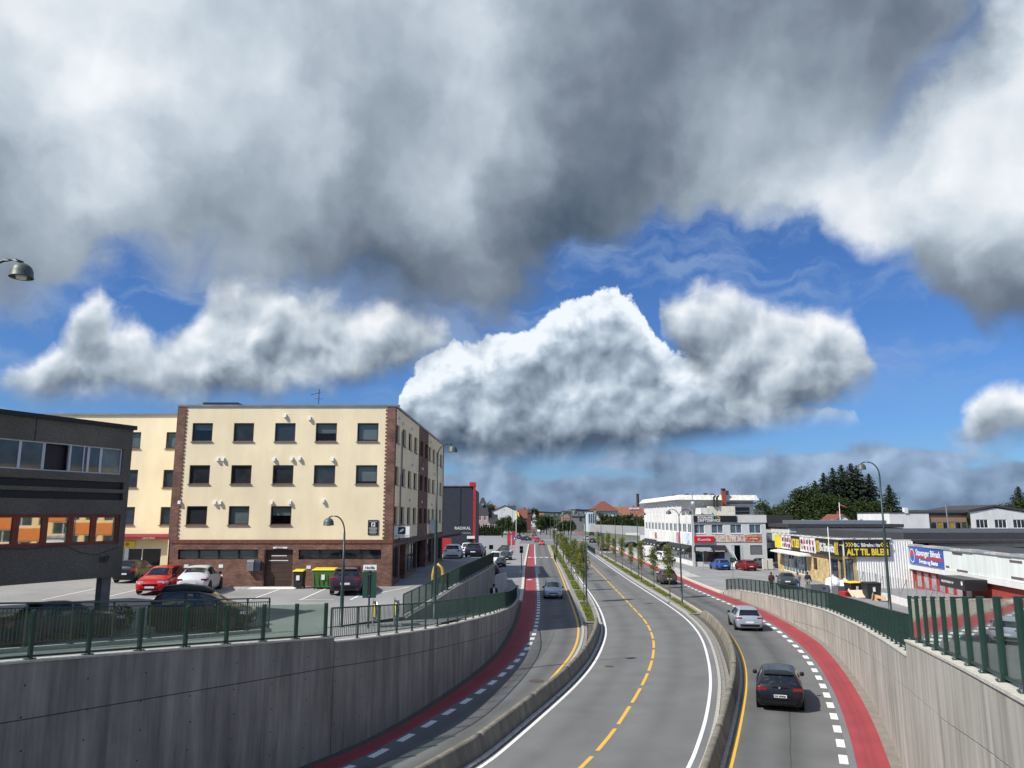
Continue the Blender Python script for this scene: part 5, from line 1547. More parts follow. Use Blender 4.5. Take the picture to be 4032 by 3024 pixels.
for k in range(nb_):
    x = k * pw_
    MB(MWL).box(x + .05, .1, -.2, x + .35, .3, 3.1).build('shop_pier', WALLW, wb)
    MB(MWL).box(x + .35, .15, -.2, x + pw_, .25, .95).build('shop_plinth', WALLW, wb)
    window(wb, MWL, x + .35, .95, x + pw_ + .05, 2.3, WBF, GL_A, .06, .2, mull=(.5,))
    if k != 6:
        MB(MWL).extr([(x + .1, -.01, 3.1), (x + .1, -1.05, 2.5), (x + .1, -1.05, 2.05), (x + .1, -.01, 2.05)], MWL.to_3x3().inverted() @ (MWL.to_3x3() @ Vector((pw_ - .15, 0, 0)))).build('side_awning', AWN, wb)
        for q in range(2):
            MB(MWL).box(x + 1.2 + q * .7, -1.065, 2.2, x + 1.55 + q * .7, -1.055, 2.42).build('awning_mark', SIGNW, wb)
MB(MWL).box(21.5, -1.6, 3.15, 25.0, -.02, 3.3).build('door_canopy', WALLW, wb)
for k, (x, z, w_, h_, m) in enumerate(((38.6, 3.35, 2.0, 1.5, mat('sign_pale_blue', (.55, .68, .78), .5, var=1, col2=(.15, .35, .65), scale=2.2, contrast=(.5, .6))), (31.2, 3.3, 2.0, 1.6, mat('sign_dusty_pink', (.42, .16, .22), .5)), (11.5, 3.4, 1.6, 1.1, mat('sign_maroon', (.35, .1, .1), .5)), (6.5, 3.6, 1.2, 1.3, mat('sign_greywhite', (.5, .52, .55), .5)))):
    MB(MWL).box(x, -.08, z, x + w_, -.01, z + h_).build('wall_sign', m, wb)
MB(MWL).box(17.5, -2.2, 3.6, 20.2, -2.1, 4.9).build('hanging_board', SIGNW, wb)
# roofs
MB().poly([(26.9, 127.2, 10.45), (40.2, 127.2, 10.3), (40.2, 165, 10.3), (26.9, 165, 10.45)]).build('soffit', EAVE, wb)
MB().loft([[(26.9, 126.8, 10.4), (40.3, 126.8, 10.3), (40.0, 127.3, 11.15), (27.6, 127.4, 11.2)], [(26.9, 165, 10.4), (40.3, 165, 10.3), (40.0, 164.4, 11.15), (27.6, 164.4, 11.2)]]).build('roof_eave', EAVE, wb)
MB().box(27.85, 128.4, 7.7, 39.8, 163.4, 10.35).build('upper_storey', GREYR, wb)
MB().box(27.85, 121.35, 7.0, 39.2, 128.5, 7.62).build('terrace', CONC, wb)
MU = frameM((27.85, 128.4, .2), 0)
KU = 1.085; ZU = lambda z: 7.6 + (z - 7.6) * KU - .2; XU = lambda x: x * KU - 27.85
for n_, (x0, z0, x1, z1), m in (('window', (XU(33.46), ZU(8.05), XU(35.99), ZU(9.05)), None), ('door', (XU(29.98), ZU(8.02), XU(30.65), ZU(8.94)), BLACK)):
    if m is None:
        window(wb, frameM((27.85, 128.1, .2), 0), x0, z0, x1, z1, DARKM, GL_A, .08, .15, mull=(.5,))
    else:
        MB(MU).box(x0, -.08, z0, x1, -.02, z1).build('door', m, wb)
MB(MU).box(XU(32.62), -.25, ZU(9.62), XU(36.91), -.02, ZU(9.74)).build('blue_awning_roll', mat('navy_roll', (.03, .05, .16), .6), wb)
MB(MU).box(XU(27.7), -4.5, ZU(8.0), XU(29.3), -.1, ZU(8.95)).build('roof_shed', EAVE, wb)
MB(MU).box(XU(29.4), -2.2, ZU(7.9), XU(33.3), -.1, ZU(9.2)).build('roof_room', mat('cream_room', (.62, .60, .5), .9, var=.08), wb)
ch = MB(MU).box(XU(31.55), -1.9, ZU(9.2), XU(32.1), -1.3, ZU(11.6)).build('chimney', mat('chimney_brick', (.26, .07, .04), .9, var=.2, scale=6), wb)
for k in range(4): MB(MU).box(XU(31.5) + k * .17, -1.98, ZU(11.6), XU(31.5) + k * .17 + .1, -1.25, ZU(11.85)).build('chimney_cap', DARKM, ch)
for x in (30.15, 30.62):
    MB(MU).tube([(XU(x), -2.4, ZU(9.1)), (XU(x), -2.4, ZU(10.4)), (XU(x) + .1, -2.5, ZU(10.65)), (XU(x) + .1, -2.9, ZU(10.7))], .17, 10).build('flue_pipe', mat('flue_steel', (.10, .10, .11), .35, metal=.8), wb, smooth=True)
MB(MU).box(XU(32.4), 1, ZU(10.9), XU(33.3), 2.4, ZU(11.6)).build('roof_box', DARKM, wb)
MB(MU).tube([(XU(35.12), 3, ZU(10.8)), (XU(35.1), 3, ZU(13.1))], .04, 6).bar((XU(35.1), 3, ZU(12.6)), (XU(34.4), 3, ZU(11.0)), .025).bar((XU(34.8), 3, ZU(12.0)), (XU(35.3), 3, ZU(12.0)), .03).build('aerial', STEEL, wb)
for x, y in ((29.2, 140), (30.2, 134), (32.6, 131), (34.5, 134), (31, 150)):
    MB().lathe([(.22, 11.1), (.22, 11.35), (.42, 11.38), (.42, 11.5), (.1, 11.6)], 10, (x, y, 0)).build('roof_vent', DARKM, wb)
for k in range(9):
    MB().bar((37.2 + k * .23, 121.2, 7.9), (37.2 + k * .23, 121.2, 8.75), .03).build('terrace_bar', STEEL, wb)
MB().bar((33.5, 121.2, 8.5), (39.3, 121.2, 8.5), .04).build('terrace_rail', STEEL, wb)
MB().lathe([(.05, 7.9), (.05, 11.2), (.0, 11.2)], 6, (28.2, 121.5, 0)).lathe([(.05, 11.1), (.24, 11.2), (.1, 11.32)], 10, (28.2, 121.5, 0)).build('roof_lamp', STEEL, wb)
MB().lathe([(.3, 8.9), (.48, 9.1), (.5, 9.9), (.3, 10.1)], 12, (28.6, 122.6, 0)).build('ventilation_cowl', STEEL, wb, smooth=True)
# link wing behind to the right
lk = thing('link_wing', 'low pale wing with curtained window right of the white building', 'building', (0, 0, 0))
MK = frameM((39.4, 128, .2), 0)
kh = [(.4, 3.2, 3.2, 4.9), (.5, .2, 3.3, 2.4)]
wall_holes(MB(MK), 0, 6.5, -.3, 5.4, kh, .2).build('wall', GREYR, lk, fix=False)
window(lk, MK, *kh[0], WBF, GL_W, .08, .12, mull=(.33, .66)); window(lk, MK, *kh[1], DARKM, GL_A, .08, .12, mull=(.5,))
MB(MK).box(0, .3, 5.3, 6.5, 14, 5.5).build('roof', ROOFD, lk)
bb = MB().box(44.5, 150, 5, 54, 160, 8.0).build('dark_hall', mat('dark_cladding', (.035, .034, .033), .8, var=.1)); tag(bb, 'small dark flat-roofed hall rising behind the link wing', 'building')

# ------------------------------------------------------------------ car-parts shop with banners
shp = thing('car_parts_shop', 'low car-parts shop with yellow brick front and banner fascia', 'building', (0, 0, 0))
YBR = brickmat('yellow_brick', (.46, .33, .15), (.55, .42, .21), (.40, .34, .24), bw=.5, bh=.25)
CORR = mat('white_corrugated', (.72, .73, .70), .55, var=.06, scale=1, stretch=(1, 1, .2))
ZB = .3
MSF = frameM((35.4, 84, ZB), 0)                                     # front, faces the camera
ad = Vector((35.4 - 37.8, 84 - 112, 0)); Ls = ad.length
MSS = frameM((37.8, 112, ZB), math.atan2(ad.y, ad.x))              # side, faces the road
sfh = [(Ls - 5.4, .15, Ls - 2.0, 2.75), (Ls - 11.2, 1.1, Ls - 9.6, 2.5), (Ls - 25.5, .1, Ls - 14.0, 2.7), (Ls - 1.7, .15, Ls - .2, 2.75)]
wall_holes(MB(MSS), 0, Ls, -.3, 3.2, sfh, .25).build('brick_front', YBR, shp, fix=False)
window(shp, MSS, *sfh[0], DARKM, GL_A, .08, .2, mull=(.33, .66)); window(shp, MSS, *sfh[1], FRAME_BR, GL_A, .08, .15, mull=(.5,)); window(shp, MSS, *sfh[2], WBF, GL_W, .08, .15, mull=(.12, .25, .37, .5, .62, .75, .87)); window(shp, MSS, *sfh[3], DARKM, GL_A, .08, .2)
ffh = [(.1, .3, .95, 2.9)]
wall_holes(MB(MSF), 0, 1.35, -.3, 3.2, ffh, .2).build('brick_front', YBR, shp, fix=False)
window(shp, MSF, *ffh[0], DARKM, GL_W, .06, .12, mull=(.5,))
# corrugated wall: real ribs
cm = MB(MSF); n_ = 0
x = 1.35
top_, bot_ = [], []
while x < 7.45:
    for dx, dy in ((0, -.02), (.055, -.075), (.16, -.075), (.215, -.02)):
        top_.append((x + dx, dy, 4.75)); bot_.append((x + dx, dy, -.9))
    x += .27
cm.strip(bot_, top_).build('corrugated_wall', CORR, shp, fix=False)
MB(MSF).box(.1, .1, 3.2, 7.4, .5, 4.9).box(-.2, -.25, 4.95, 5.1, .4, 5.08).build('roof_fascia', EAVE, shp)
MB(MSS).box(-.3, -.35, 4.9, Ls + .1, .5, 5.03).box(0, .1, 3.1, Ls, .5, 4.9).build('roof_fascia', EAVE, shp)
MB().poly([(35.3, 84.3, 5.05), (43.2, 84.3, 5.05), (60, 112, 5.05), (37.7, 112, 5.05)]).build('roof', ROOFD, shp)
MB(MSS).extr([(Ls - 26, -.02, 2.95), (Ls - 26, -1.5, 2.75), (Ls - 26, -1.5, 2.6), (Ls - 26, -.02, 2.6)], MSS.to_3x3().inverted() @ (MSS.to_3x3() @ Vector((14.5, 0, 0)))).build('canopy', WALLW, shp)
# banners
BY = mat('banner_yellow', (.82, .62, .03), .5); BB = mat('banner_black', (.015, .014, .014), .5, var=.1)
bn = thing('banner', 'black banner reading BG Bilrekvisita ALT TIL BILEN above the corrugated wall', 'banner', (0, 0, 0))
MB(MSF).box(.0, -.32, 3.15, 4.85, -.27, 4.9).build('banner_cloth', BB, bn)
text(bn, MSF, 'BG Bilrekvisita', 2.42, 4.18, .40, SIGNW, -.33, 'CENTER', w=2.75, off=.012)
text(bn, MSF, 'ALT TIL BILEN', 2.45, 3.33, .66, BY, -.33, 'CENTER', w=4.45, off=.035)
for k in range(3):
    for x0, sgn in ((.12 + k * .28, 1), (4.72 - k * .28, -1)):
        MB(MSF).poly([(x0, -.33, 4.62), (x0 + sgn * .13, -.33, 4.62), (x0 + sgn * .33, -.33, 4.4), (x0 + sgn * .13, -.33, 4.18), (x0, -.33, 4.18), (x0 + sgn * .2, -.33, 4.4)]).build('chevron', BY, bn)
segs_ = [('black', 8.2, 'BG Bilrekvisita'), ('photo', 6.6, None), ('black', 4.2, 'ALT TIL BILEN'), ('photo', 5.0, None), ('photo2', 3.5, None)]
PRN = mat('banner_print', (.70, .69, .70), .5, var=1, col2=(.45, .22, .24), scale=1.4, contrast=(.55, .62), detail=2)
e = Ls - .05
for k, (kd, w_, tx) in enumerate(segs_):
    s = thing('banner', {0: 'black banner with white BG Bilrekvisita lettering on the shop side', 1: 'white product banner nearest the corner on the shop side', 2: 'black banner with yellow ALT TIL BILEN on the shop side', 3: 'white product banner next to the far canopy end', 4: 'small yellow and white banner at the far end of the shop'}[k], 'banner', (0, 0, 0))
    x0, x1 = e - w_, e - .06
    MB(MSS).box(x0, -.42, 3.1, x1, -.38, 4.85).build('banner_cloth', BB if kd == 'black' else (PRN if kd == 'photo' else YELP), s)
    if tx and k == 0:
        text(s, MSS, tx, (x0 + x1) / 2, 3.5, .95, SIGNW, -.43, 'CENTER', w=w_ - 3.2, off=.03)
        for q in range(3):
            for xx, sg in ((x0 + .2 + q * .45, 1), (x1 - .2 - q * .45, -1)):
                MB(MSS).poly([(xx, -.43, 4.6), (xx + sg * .22, -.43, 4.6), (xx + sg * .45, -.43, 3.95), (xx + sg * .22, -.43, 3.3), (xx, -.43, 3.3), (xx + sg * .23, -.43, 3.95)]).build('chevron', BY, s)
    elif tx:
        text(s, MSS, tx, (x0 + x1) / 2, 3.5, 1.05, BY, -.43, 'CENTER', w=w_ - .5, off=.05)
    elif kd == 'photo':
        for q in range(5):
            xx = x0 + .5 + q * (w_ - .8) / 5
            MB(MSS).box(xx, -.43, 4.05, xx + .6, -.421, 4.55).build('print_block', (SIGNB, REDP, DARKM)[q % 3], s)
            MB(MSS).box(xx + .1, -.43, 3.35, xx + .7, -.421, 3.8).build('print_block', (STEEL, SIGNB, REDP)[q % 3], s)
    e -= w_
for k in range(12):
    MB(MSS).bar((Ls - 1.2 - k * 2.3, -.02, 4.98), (Ls - 1.2 - k * 2.3, -.75, 5.15), .04).box(Ls - 1.3 - k * 2.3, -.9, 5.05, Ls - 1.1 - k * 2.3, -.7, 5.2).build('banner_spotlight', STEEL, shp)
for k in range(3):
    MB(MSF).bar((1 + k * 1.6, -.02, 5.0), (1 + k * 1.6, -.6, 5.12), .04).box(.9 + k * 1.6, -.75, 5.0, 1.1 + k * 1.6, -.55, 5.15).build('banner_spotlight', STEEL, shp)
# low red and white roof building behind the shop
rr = thing('flat_roof_building', 'low building with red and white fascia behind the car-parts shop', 'building', (0, 0, 0))
MB().box(42.5, 120, 2, 60, 134, 6.0).build('body', GREYR, rr)
MB().box(42.4, 119.8, 5.3, 48.2, 120, 6.05).build('white_fascia', WALLW, rr); MB().box(48.25, 119.8, 5.3, 59.6, 120, 5.95).build('red_fascia', REDP, rr)
MB().box(42.2, 119.5, 6.05, 59.9, 134, 6.55).build('roof', ROOFD, rr)
MB().box(45, 121, 6.55, 58, 130, 7.1).build('roof_box', STEEL, rr)

# ------------------------------------------------------------------ car wash building
cwb = thing('car_wash_building', 'pale fascia building with red framed windows behind the glass fence', 'building', (0, 0, 0))
cd = Vector((39.0 - 42.66, 60 - 84, 0)).normalized()
MCW = frameM((42.66, 84, 0), math.atan2(cd.y, cd.x))
PALE = mat('pale_fascia', (.66, .70, .66), .7, var=.10, scale=1.4, stretch=(1, 1, .12), bump=.08)
MB(MCW).box(0, -.25, 2.65, 60, .4, 4.55).build('fascia', PALE, cwb)
MB(MCW).box(-.02, -.4, 2.2, 60, .3, 2.62).build('lower_fascia', WALLW, cwb)
for k in range(26):   # loose metal coping pieces, uneven
    MB(MCW).box(k * 2.3 + .02, -.4 + random.uniform(-.05, .05), 4.57, k * 2.3 + 2.26, .5, 4.75 + random.uniform(-.04, .06)).build('coping_piece', mat('coping_%d' % (k % 3), ((.34, .34, .33), (.28, .29, .31), (.45, .44, .40))[k % 3], .6, var=.3, scale=2), cwb)
MB(MCW).box(0, .5, 4.4, 60, 9, 4.55).build('roof', ROOFD, cwb)
RWF = mat('red_window_frame', (.42, .035, .035), .5, var=.12)
ch_ = [(.5 + k * 2.0, .2, .5 + k * 2.0 + 1.85, 2.15) for k in range(7)]
wall_holes(MB(MCW), 0, 60, -.6, 2.2, ch_, .2).build('wall', mat('red_wall', (.30, .04, .03), .8, var=.2), cwb, fix=False)
for h in ch_: window(cwb, MCW, *h, RWF, mat('pale_pane', (.30, .31, .31), .15, var=.3, scale=1.5), .28, .12)
BAN = thing('car_wash_banner', 'blue Stavanger Bilvask banner with red stripe on the pale fascia', 'banner', (0, 0, 0))
BLUE = mat('banner_blue', (.02, .09, .42), .45, var=.08)
MB(MCW).box(.35, -.33, 2.75, 9.4, -.27, 4.5).build('banner_cloth', BLUE, BAN)
MB(MCW).box(2.2, -.345, 3.42, 9.38, -.334, 3.66).build('red_stripe', REDP, BAN)
text(BAN, MCW, 'Stavanger Bilvask', 5.6, 3.72, .62, SIGNW, -.36, 'CENTER', w=6.6, off=.02)
text(BAN, MCW, 'Første og Beste', 5.6, 2.95, .42, SIGNW, -.36, 'CENTER', w=4.9, off=.02)
MB(MCW).poly([(1.2 + .72 * math.cos(a), -.35, 3.62 + .72 * math.sin(a)) for a in [k * math.pi / 14 for k in range(28)]]).build('emblem_ring', SIGNW, BAN)
MB(MCW).poly([(1.2 + .62 * math.cos(a), -.36, 3.62 + .62 * math.sin(a)) for a in [k * math.pi / 14 for k in range(15)]]).build('emblem_half', REDP, BAN)
MB(MCW).poly([(1.2 + .62 * math.cos(a), -.36, 3.62 + .62 * math.sin(a)) for a in [math.pi + k * math.pi / 14 for k in range(15)]]).build('emblem_half', BLUE, BAN)
for x, z, w_ in ((11.5, 4.2, 2.2), (9.7, 2.9, .8), (12.2, 2.72, 2.3), (22.5, 4.1, 2.0), (22.5, 2.85, 2)):
    MB(MCW).box(x, -.262, z, x + w_, -.245, z + .2).build('fascia_slot', mat('slot_brown', (.12, .09, .085), .8), cwb)
cn = thing('entrance_canopy', 'black entrance canopy with white HILLEVÅGSVEIEN lettering under the pale fascia', 'canopy', (0, 0, 0))
MB(MCW).box(13.2, -2.2, 1.55, 18.6, -.42, 2.45).build('canopy_box', SIGNB, cn)
text(cn, MCW, 'HILLEVÅGSVEIEN 104', 15.0, 1.92, .2, SIGNW, -2.21, 'CENTER', w=2.6)
MB(MCW).box(17.9, -2.215, 1.95, 18.2, -2.203, 2.25).build('white_mark', SIGNW, cn)
# wire fence on a low white wall in front of the corrugated wall
wf_ = thing('wire_fence', 'grey wire mesh fence on a low white wall before the corrugated wall', 'fence', (0, 0, 0))
fp = [Vector((33.6, 77, .55)), Vector((30.4, 62, .9)), Vector((28.2, 52, 1.2))]
MB().loft([[(p.x, p.y, p.z - .8), (p.x + .25, p.y, p.z - .8), (p.x + .25, p.y, p.z + .45), (p.x, p.y, p.z + .45)] for p in fp]).build('low_wall', mat('white_block', (.66, .66, .63), .9, var=.15, scale=1.5), wf_)
Q = resample(fp, 2.4)
wire = MB()
for i, p in enumerate(Q):
    MB().tube([p + Vector((.12, 0, .45)), p + Vector((.12, 0, 1.95))], .03, 6).build('post', STEEL, wf_)
    if i + 1 < len(Q):
        q = Q[i + 1]
        if i % 3 == 0: MB().bar(p + Vector((.12, 0, .5)), q + Vector((.12, 0, 1.9)) if i % 2 else q + Vector((.12, 0, 1.9)), .03).build('brace', STEEL, wf_)
        for k in range(9):
            a = p.lerp(q, k / 9); wire.bar(a + Vector((.12, 0, .45)), a + Vector((.12, 0, 1.9)), .008)
        for k in range(3):
            wire.bar(p + Vector((.12, 0, .6 + k * .62)), q + Vector((.12, 0, .6 + k * .62)), .008)
tag(wire.build('mesh_wire', STEEL, wf_, fix=False), kind='stuff')

# ------------------------------------------------------------------ halls and blocks behind
hall = thing('grey_hall', 'long low hall with dark grey roof behind the shops', 'building', (0, 0, 0))
MB().loft([[(48, 150, 4.8), (48, 162, 7.0), (48, 176, 4.8)], [(90, 150, 4.8), (86, 162, 7.0), (90, 176, 4.8)]]).build('roof', mat('grey_sheet_roof', (.075, .078, .085), .6, var=.12, scale=.3), hall)
MB().box(48.2, 150.5, 0, 89, 175, 4.78).build('wall', GREYR, hall)
for k in range(5): MB().lathe([(.3, 6.6), (.3, 7.1), (.1, 7.2)], 8, (54 + k * 6, 161, 0)).build('roof_cowl', STEEL, hall)
ow = thing('office_block', 'white gabled block with brown panel link and strip windows', 'building', (0, 0, 0))
MO = frameM((72.8, 150.5, 0), 0)
MB(MO).box(0, 0, 0, 7.6, 14, 8.35).build('white_block', WALLW, ow)
MB(MO).box(2.9, -.2, 8.35, 3.6, .6, 9.4).build('chimney', WALLW, ow)
MB(MO).box(-.1, -.1, 8.35, 15.1, 14, 8.55).build('roof_slab', ROOFD, ow)
bh_ = [(8.0 + k * 1.18, 5.15, 8.0 + k * 1.18 + 1.12, 6.65) for k in range(6)]
wall_holes(MB(MO), 7.6, 15.0, 0, 8.0, bh_, .2, .3).build('brown_panel', mat('brown_panel', (.28, .18, .11), .7, var=.08, scale=1), ow, fix=False)
MB(MO).box(7.6, .1, 8.0, 15.0, 14, 8.36).build('dark_fascia', DARKM, ow)
for k, h in enumerate(bh_): window(ow, frameM((72.8, 150.8, 0), 0), *h, STEEL, (GL_A, mat('yellow_interior', (.30, .22, .02), .3, var=.4), GL_A, mat('yellow_interior', (.3, .2, .02)), GL_A, GL_B)[k], .08, .1)
MB(MO).tube([(10.4, -1.4, 0), (10.3, -1.4, 10.0)], .12, 7).build('steel_flue', STEEL, ow)
wg = thing('gabled_block', 'white gabled block with three windows and small green sign', 'building', (0, 0, 0))
MG = frameM((87.8, 149.5, 0), 0)
gh = [(1.0 + k * 3.55, 5.5, 3.3 + k * 3.55, 7.15) for k in range(3)]
wall_holes(MB(MG), 0, 10.6, 0, 8.5, gh, .2).build('wall', WALLW, wg, fix=False)
MB(MG).poly([(0, 0, 8.5), (10.6, 0, 8.5), (5.0, 0, 9.3)]).build('gable', WALLW, wg)
for h in gh: window(wg, MG, *h, WBF, GL_A, .1, .12, mull=(.33, .66))
MB(MG).loft([[(-.3, -.2, 8.55), (5.0, -.2, 9.55), (10.9, -.2, 8.55), (10.9, -.2, 9.0), (5.0, -.2, 9.95), (-.3, -.2, 9.0)], [(-.3, 16, 8.55), (5.0, 16, 9.55), (10.9, 16, 8.55), (10.9, 16, 9.0), (5.0, 16, 9.95), (-.3, 16, 9.0)]]).build('roof', ROOFD, wg)
MB(MG).box(9.0, -.06, 4.1, 10.2, -.01, 5.0).build('small_sign', mat('sign_mint', (.5, .62, .55), .5), wg)
MB(MG).box(10.7, .2, 0, 22, 14, 8.9).build('side_block', ROOFD, wg)
fl = thing('flat_roof', 'wide dark flat roof edge above the pale fascia', 'building', (0, 0, 0))
MB().box(43.5, 87, 4.2, 110, 120, 5.9).build('roof_body', mat('dark_roof_edge', (.05, .052, .058), .7, var=.12, scale=.5), fl)
MB().box(46, 86.6, 4.35, 110, 86.95, 4.75).build('white_gutter', WALLW, fl)
MB().box(42.9, 84.6, 4.85, 58, 100, 5.15).build('felt_strip', ROOFD, fl)

# ------------------------------------------------------------------ cars
# station: x from the rear, sill z, sill half width, waist half width, waist z, belt half width, belt z, roof half width, roof z
CAR = {
 'hatch': dict(L=4.25, wb=(.82, 3.42), r=.32, st=[
    (.00, .42, .66, .74, .52, .76, .62, .70, .70), (.04, .30, .76, .84, .55, .85, .78, .74, .84), (.12, .25, .80, .88, .58, .87, .92, .70, .98),
    (.26, .22, .82, .89, .60, .88, .96, .64, 1.16), (.46, .21, .83, .895, .60, .88, .97, .57, 1.40), (.75, .20, .84, .90, .60, .885, .96, .57, 1.455),
    (1.5, .19, .84, .90, .60, .89, .95, .585, 1.475), (2.1, .19, .84, .90, .60, .89, .94, .58, 1.46), (2.5, .19, .84, .90, .60, .89, .93, .56, 1.39),
    (2.9, .19, .84, .90, .60, .88, .93, .60, 1.17), (3.2, .19, .84, .90, .60, .87, .93, .66, 1.00), (3.5, .20, .84, .89, .58, .84, .88, .60, .945),
    (3.9, .21, .82, .88, .56, .80, .80, .56, .855), (4.12, .23, .76, .83, .52, .74, .70, .50, .74), (4.22, .27, .64, .70, .48, .62, .58, .44, .61), (4.25, .34, .52, .56, .46, .50, .52, .40, .54)],
    rear=(.15, .42), side=((.62, 1.55), (1.63, 2.75)), front=(2.48, 3.16)),
 'sedan': dict(L=4.6, wb=(.95, 3.65), r=.32, st=[
    (.00, .40, .66, .74, .52, .76, .64, .68, .74), (.05, .29, .78, .85, .55, .84, .86, .66, .92), (.30, .23, .82, .88, .58, .86, .96, .64, 1.01),
    (.80, .21, .83, .89, .60, .87, .97, .62, 1.04), (1.0, .20, .84, .90, .60, .88, .97, .60, 1.10), (1.45, .19, .84, .90, .60, .885, .96, .56, 1.39), (2.0, .19, .84, .90, .60, .885, .95, .57, 1.43),
    (2.5, .19, .84, .90, .60, .885, .94, .56, 1.41), (2.8, .19, .84, .90, .60, .88, .94, .56, 1.33), (3.35, .19, .84, .90, .60, .87, .93, .65, 1.00),
    (3.6, .20, .84, .89, .58, .84, .89, .60, .94), (4.2, .22, .81, .87, .55, .78, .79, .55, .84), (4.48, .25, .74, .80, .50, .72, .68, .50, .72), (4.58, .32, .60, .64, .47, .58, .56, .44, .58), (4.6, .38, .5, .54, .46, .5, .52, .4, .54)],
    rear=(1.0, 1.42), side=((1.35, 1.95), (2.03, 2.95)), front=(2.82, 3.33)),
 'mpv': dict(L=4.3, wb=(.78, 3.45), r=.33, st=[
    (.00, .42, .68, .76, .55, .78, .66, .72, .74), (.05, .28, .80, .87, .60, .87, .90, .74, .98), (.14, .24, .83, .89, .62, .88, 1.02, .72, 1.16), (.30, .22, .84, .90, .62, .89, 1.04, .64, 1.48), (.55, .21, .85, .905, .62, .89, 1.04, .62, 1.60),
    (1.3, .20, .85, .91, .62, .90, 1.03, .64, 1.635), (2.0, .20, .85, .91, .62, .90, 1.02, .63, 1.61), (2.45, .20, .85, .91, .62, .895, 1.01, .60, 1.52), (3.2, .20, .85, .90, .60, .88, 1.0, .66, 1.10),
    (3.6, .21, .84, .89, .58, .84, .92, .60, .98), (4.0, .23, .80, .86, .55, .78, .80, .54, .85), (4.22, .28, .68, .74, .50, .66, .66, .48, .70), (4.3, .36, .54, .58, .47, .52, .55, .42, .57)],
    rear=(.16, .46), side=((.60, 1.5), (1.58, 2.75)), front=(2.48, 3.15)),
 'beetle': dict(L=4.1, wb=(.72, 3.22), r=.34, st=[
    (.00, .42, .58, .62, .52, .60, .62, .48, .68), (.06, .28, .70, .78, .56, .76, .80, .56, .86), (.25, .22, .76, .85, .60, .82, .96, .56, 1.06), (.55, .20, .80, .86, .62, .83, 1.0, .54, 1.24), (.95, .19, .82, .86, .62, .83, 1.0, .54, 1.40), (1.45, .19, .82, .86, .62, .84, .98, .56, 1.49),
    (1.95, .19, .82, .86, .62, .84, .97, .56, 1.48), (2.4, .19, .82, .86, .62, .83, .96, .54, 1.36), (2.85, .20, .82, .86, .60, .81, .95, .58, 1.12), (3.15, .20, .80, .85, .60, .78, .93, .58, 1.02), (3.6, .22, .76, .83, .56, .74, .82, .50, .90), (3.95, .26, .66, .74, .52, .62, .66, .42, .70), (4.08, .32, .54, .58, .48, .50, .54, .38, .56), (4.1, .38, .46, .5, .47, .44, .5, .34, .52)],
    rear=(.42, .92), side=((.85, 1.5), (1.58, 2.6)), front=(2.38, 2.95)),
 'van': dict(L=5.2, wb=(1.0, 4.2), r=.35, st=[
    (.00, .38, .80, .86, .7, .88, 1.2, .78, 2.15), (.05, .28, .84, .92, .7, .94, 1.2, .82, 2.28), (1.0, .24, .88, .96, .7, .96, 1.2, .82, 2.34), (3.2, .24, .88, .96, .7, .96, 1.2, .82, 2.34), (3.6, .24, .88, .96, .7, .95, 1.2, .80, 2.24), (4.5, .24, .88, .95, .7, .92, 1.18, .80, 1.32), (4.9, .26, .86, .92, .62, .86, 1.0, .70, 1.12), (5.12, .30, .76, .82, .55, .76, .80, .64, .88), (5.2, .38, .66, .70, .5, .66, .64, .55, .7)],
    rear=None, side=((3.3, 4.1),), front=(3.62, 4.45)),
}
TYRE = mat('tyre_rubber', (.018, .018, .019), .85, var=.15)
RIM = mat('alloy_rim', (.48, .49, .50), .35, metal=.8, var=.1)
RIMD = mat('dark_rim', (.08, .08, .085), .4, metal=.6)
CARGL = mat('car_glass', (.012, .015, .017), .03, var=.0, spec=.8)
LAMPR = mat('tail_lamp_red', (.24, .006, .008), .15, var=.15, scale=20, spec=.8)
LAMPF = mat('headlamp_glass', (.55, .57, .60), .12, var=.3, scale=16, spec=.8)
LAMPON = mat('lit_lamp', (.9, .9, .85), .2, var=0, emis=(1.0, .95, .85, 6.0))
PLATE = mat('number_plate', (.72, .72, .70), .5, var=.04)
PLBLUE = mat('plate_blue', (.02, .06, .30), .5)
TRIM = mat('black_trim', (.006, .006, .007), .5, var=.1, spec=.3)
def paintm(name, c, metal=.0, rough=.32):
    return mat('paint_' + name, c, rough, metal=metal, var=.05, scale=1.5, coat=.28, spec=.32, var2=.05, scale2=1.0)
PAINT = dict(black=paintm('black', (.007, .008, .011)), navy=paintm('navy', (.012, .02, .045)), silver=paintm('silver', (.46, .50, .55), .55, .38), blue=paintm('blue', (.015, .09, .30)), red=paintm('red', (.42, .008, .012)), dred=paintm('dark_red', (.22, .012, .018)), white=paintm('white', (.74, .74, .72)), grey=paintm('grey', (.055, .058, .064)), pearl=paintm('pearl', (.62, .63, .65), .25, .4), green=paintm('slate_green', (.035, .05, .052)), plum=paintm('plum', (.04, .02, .035)), orange=paintm('bright_red', (.60, .03, .015)))
CACHE = {}

def cat(p0, p1, p2, p3, t):
    return .5 * ((2 * p1) + (-p0 + p2) * t + (2 * p0 - 5 * p1 + 4 * p2 - p3) * t * t + (-p0 + 3 * p1 - 3 * p2 + p3) * t * t * t)

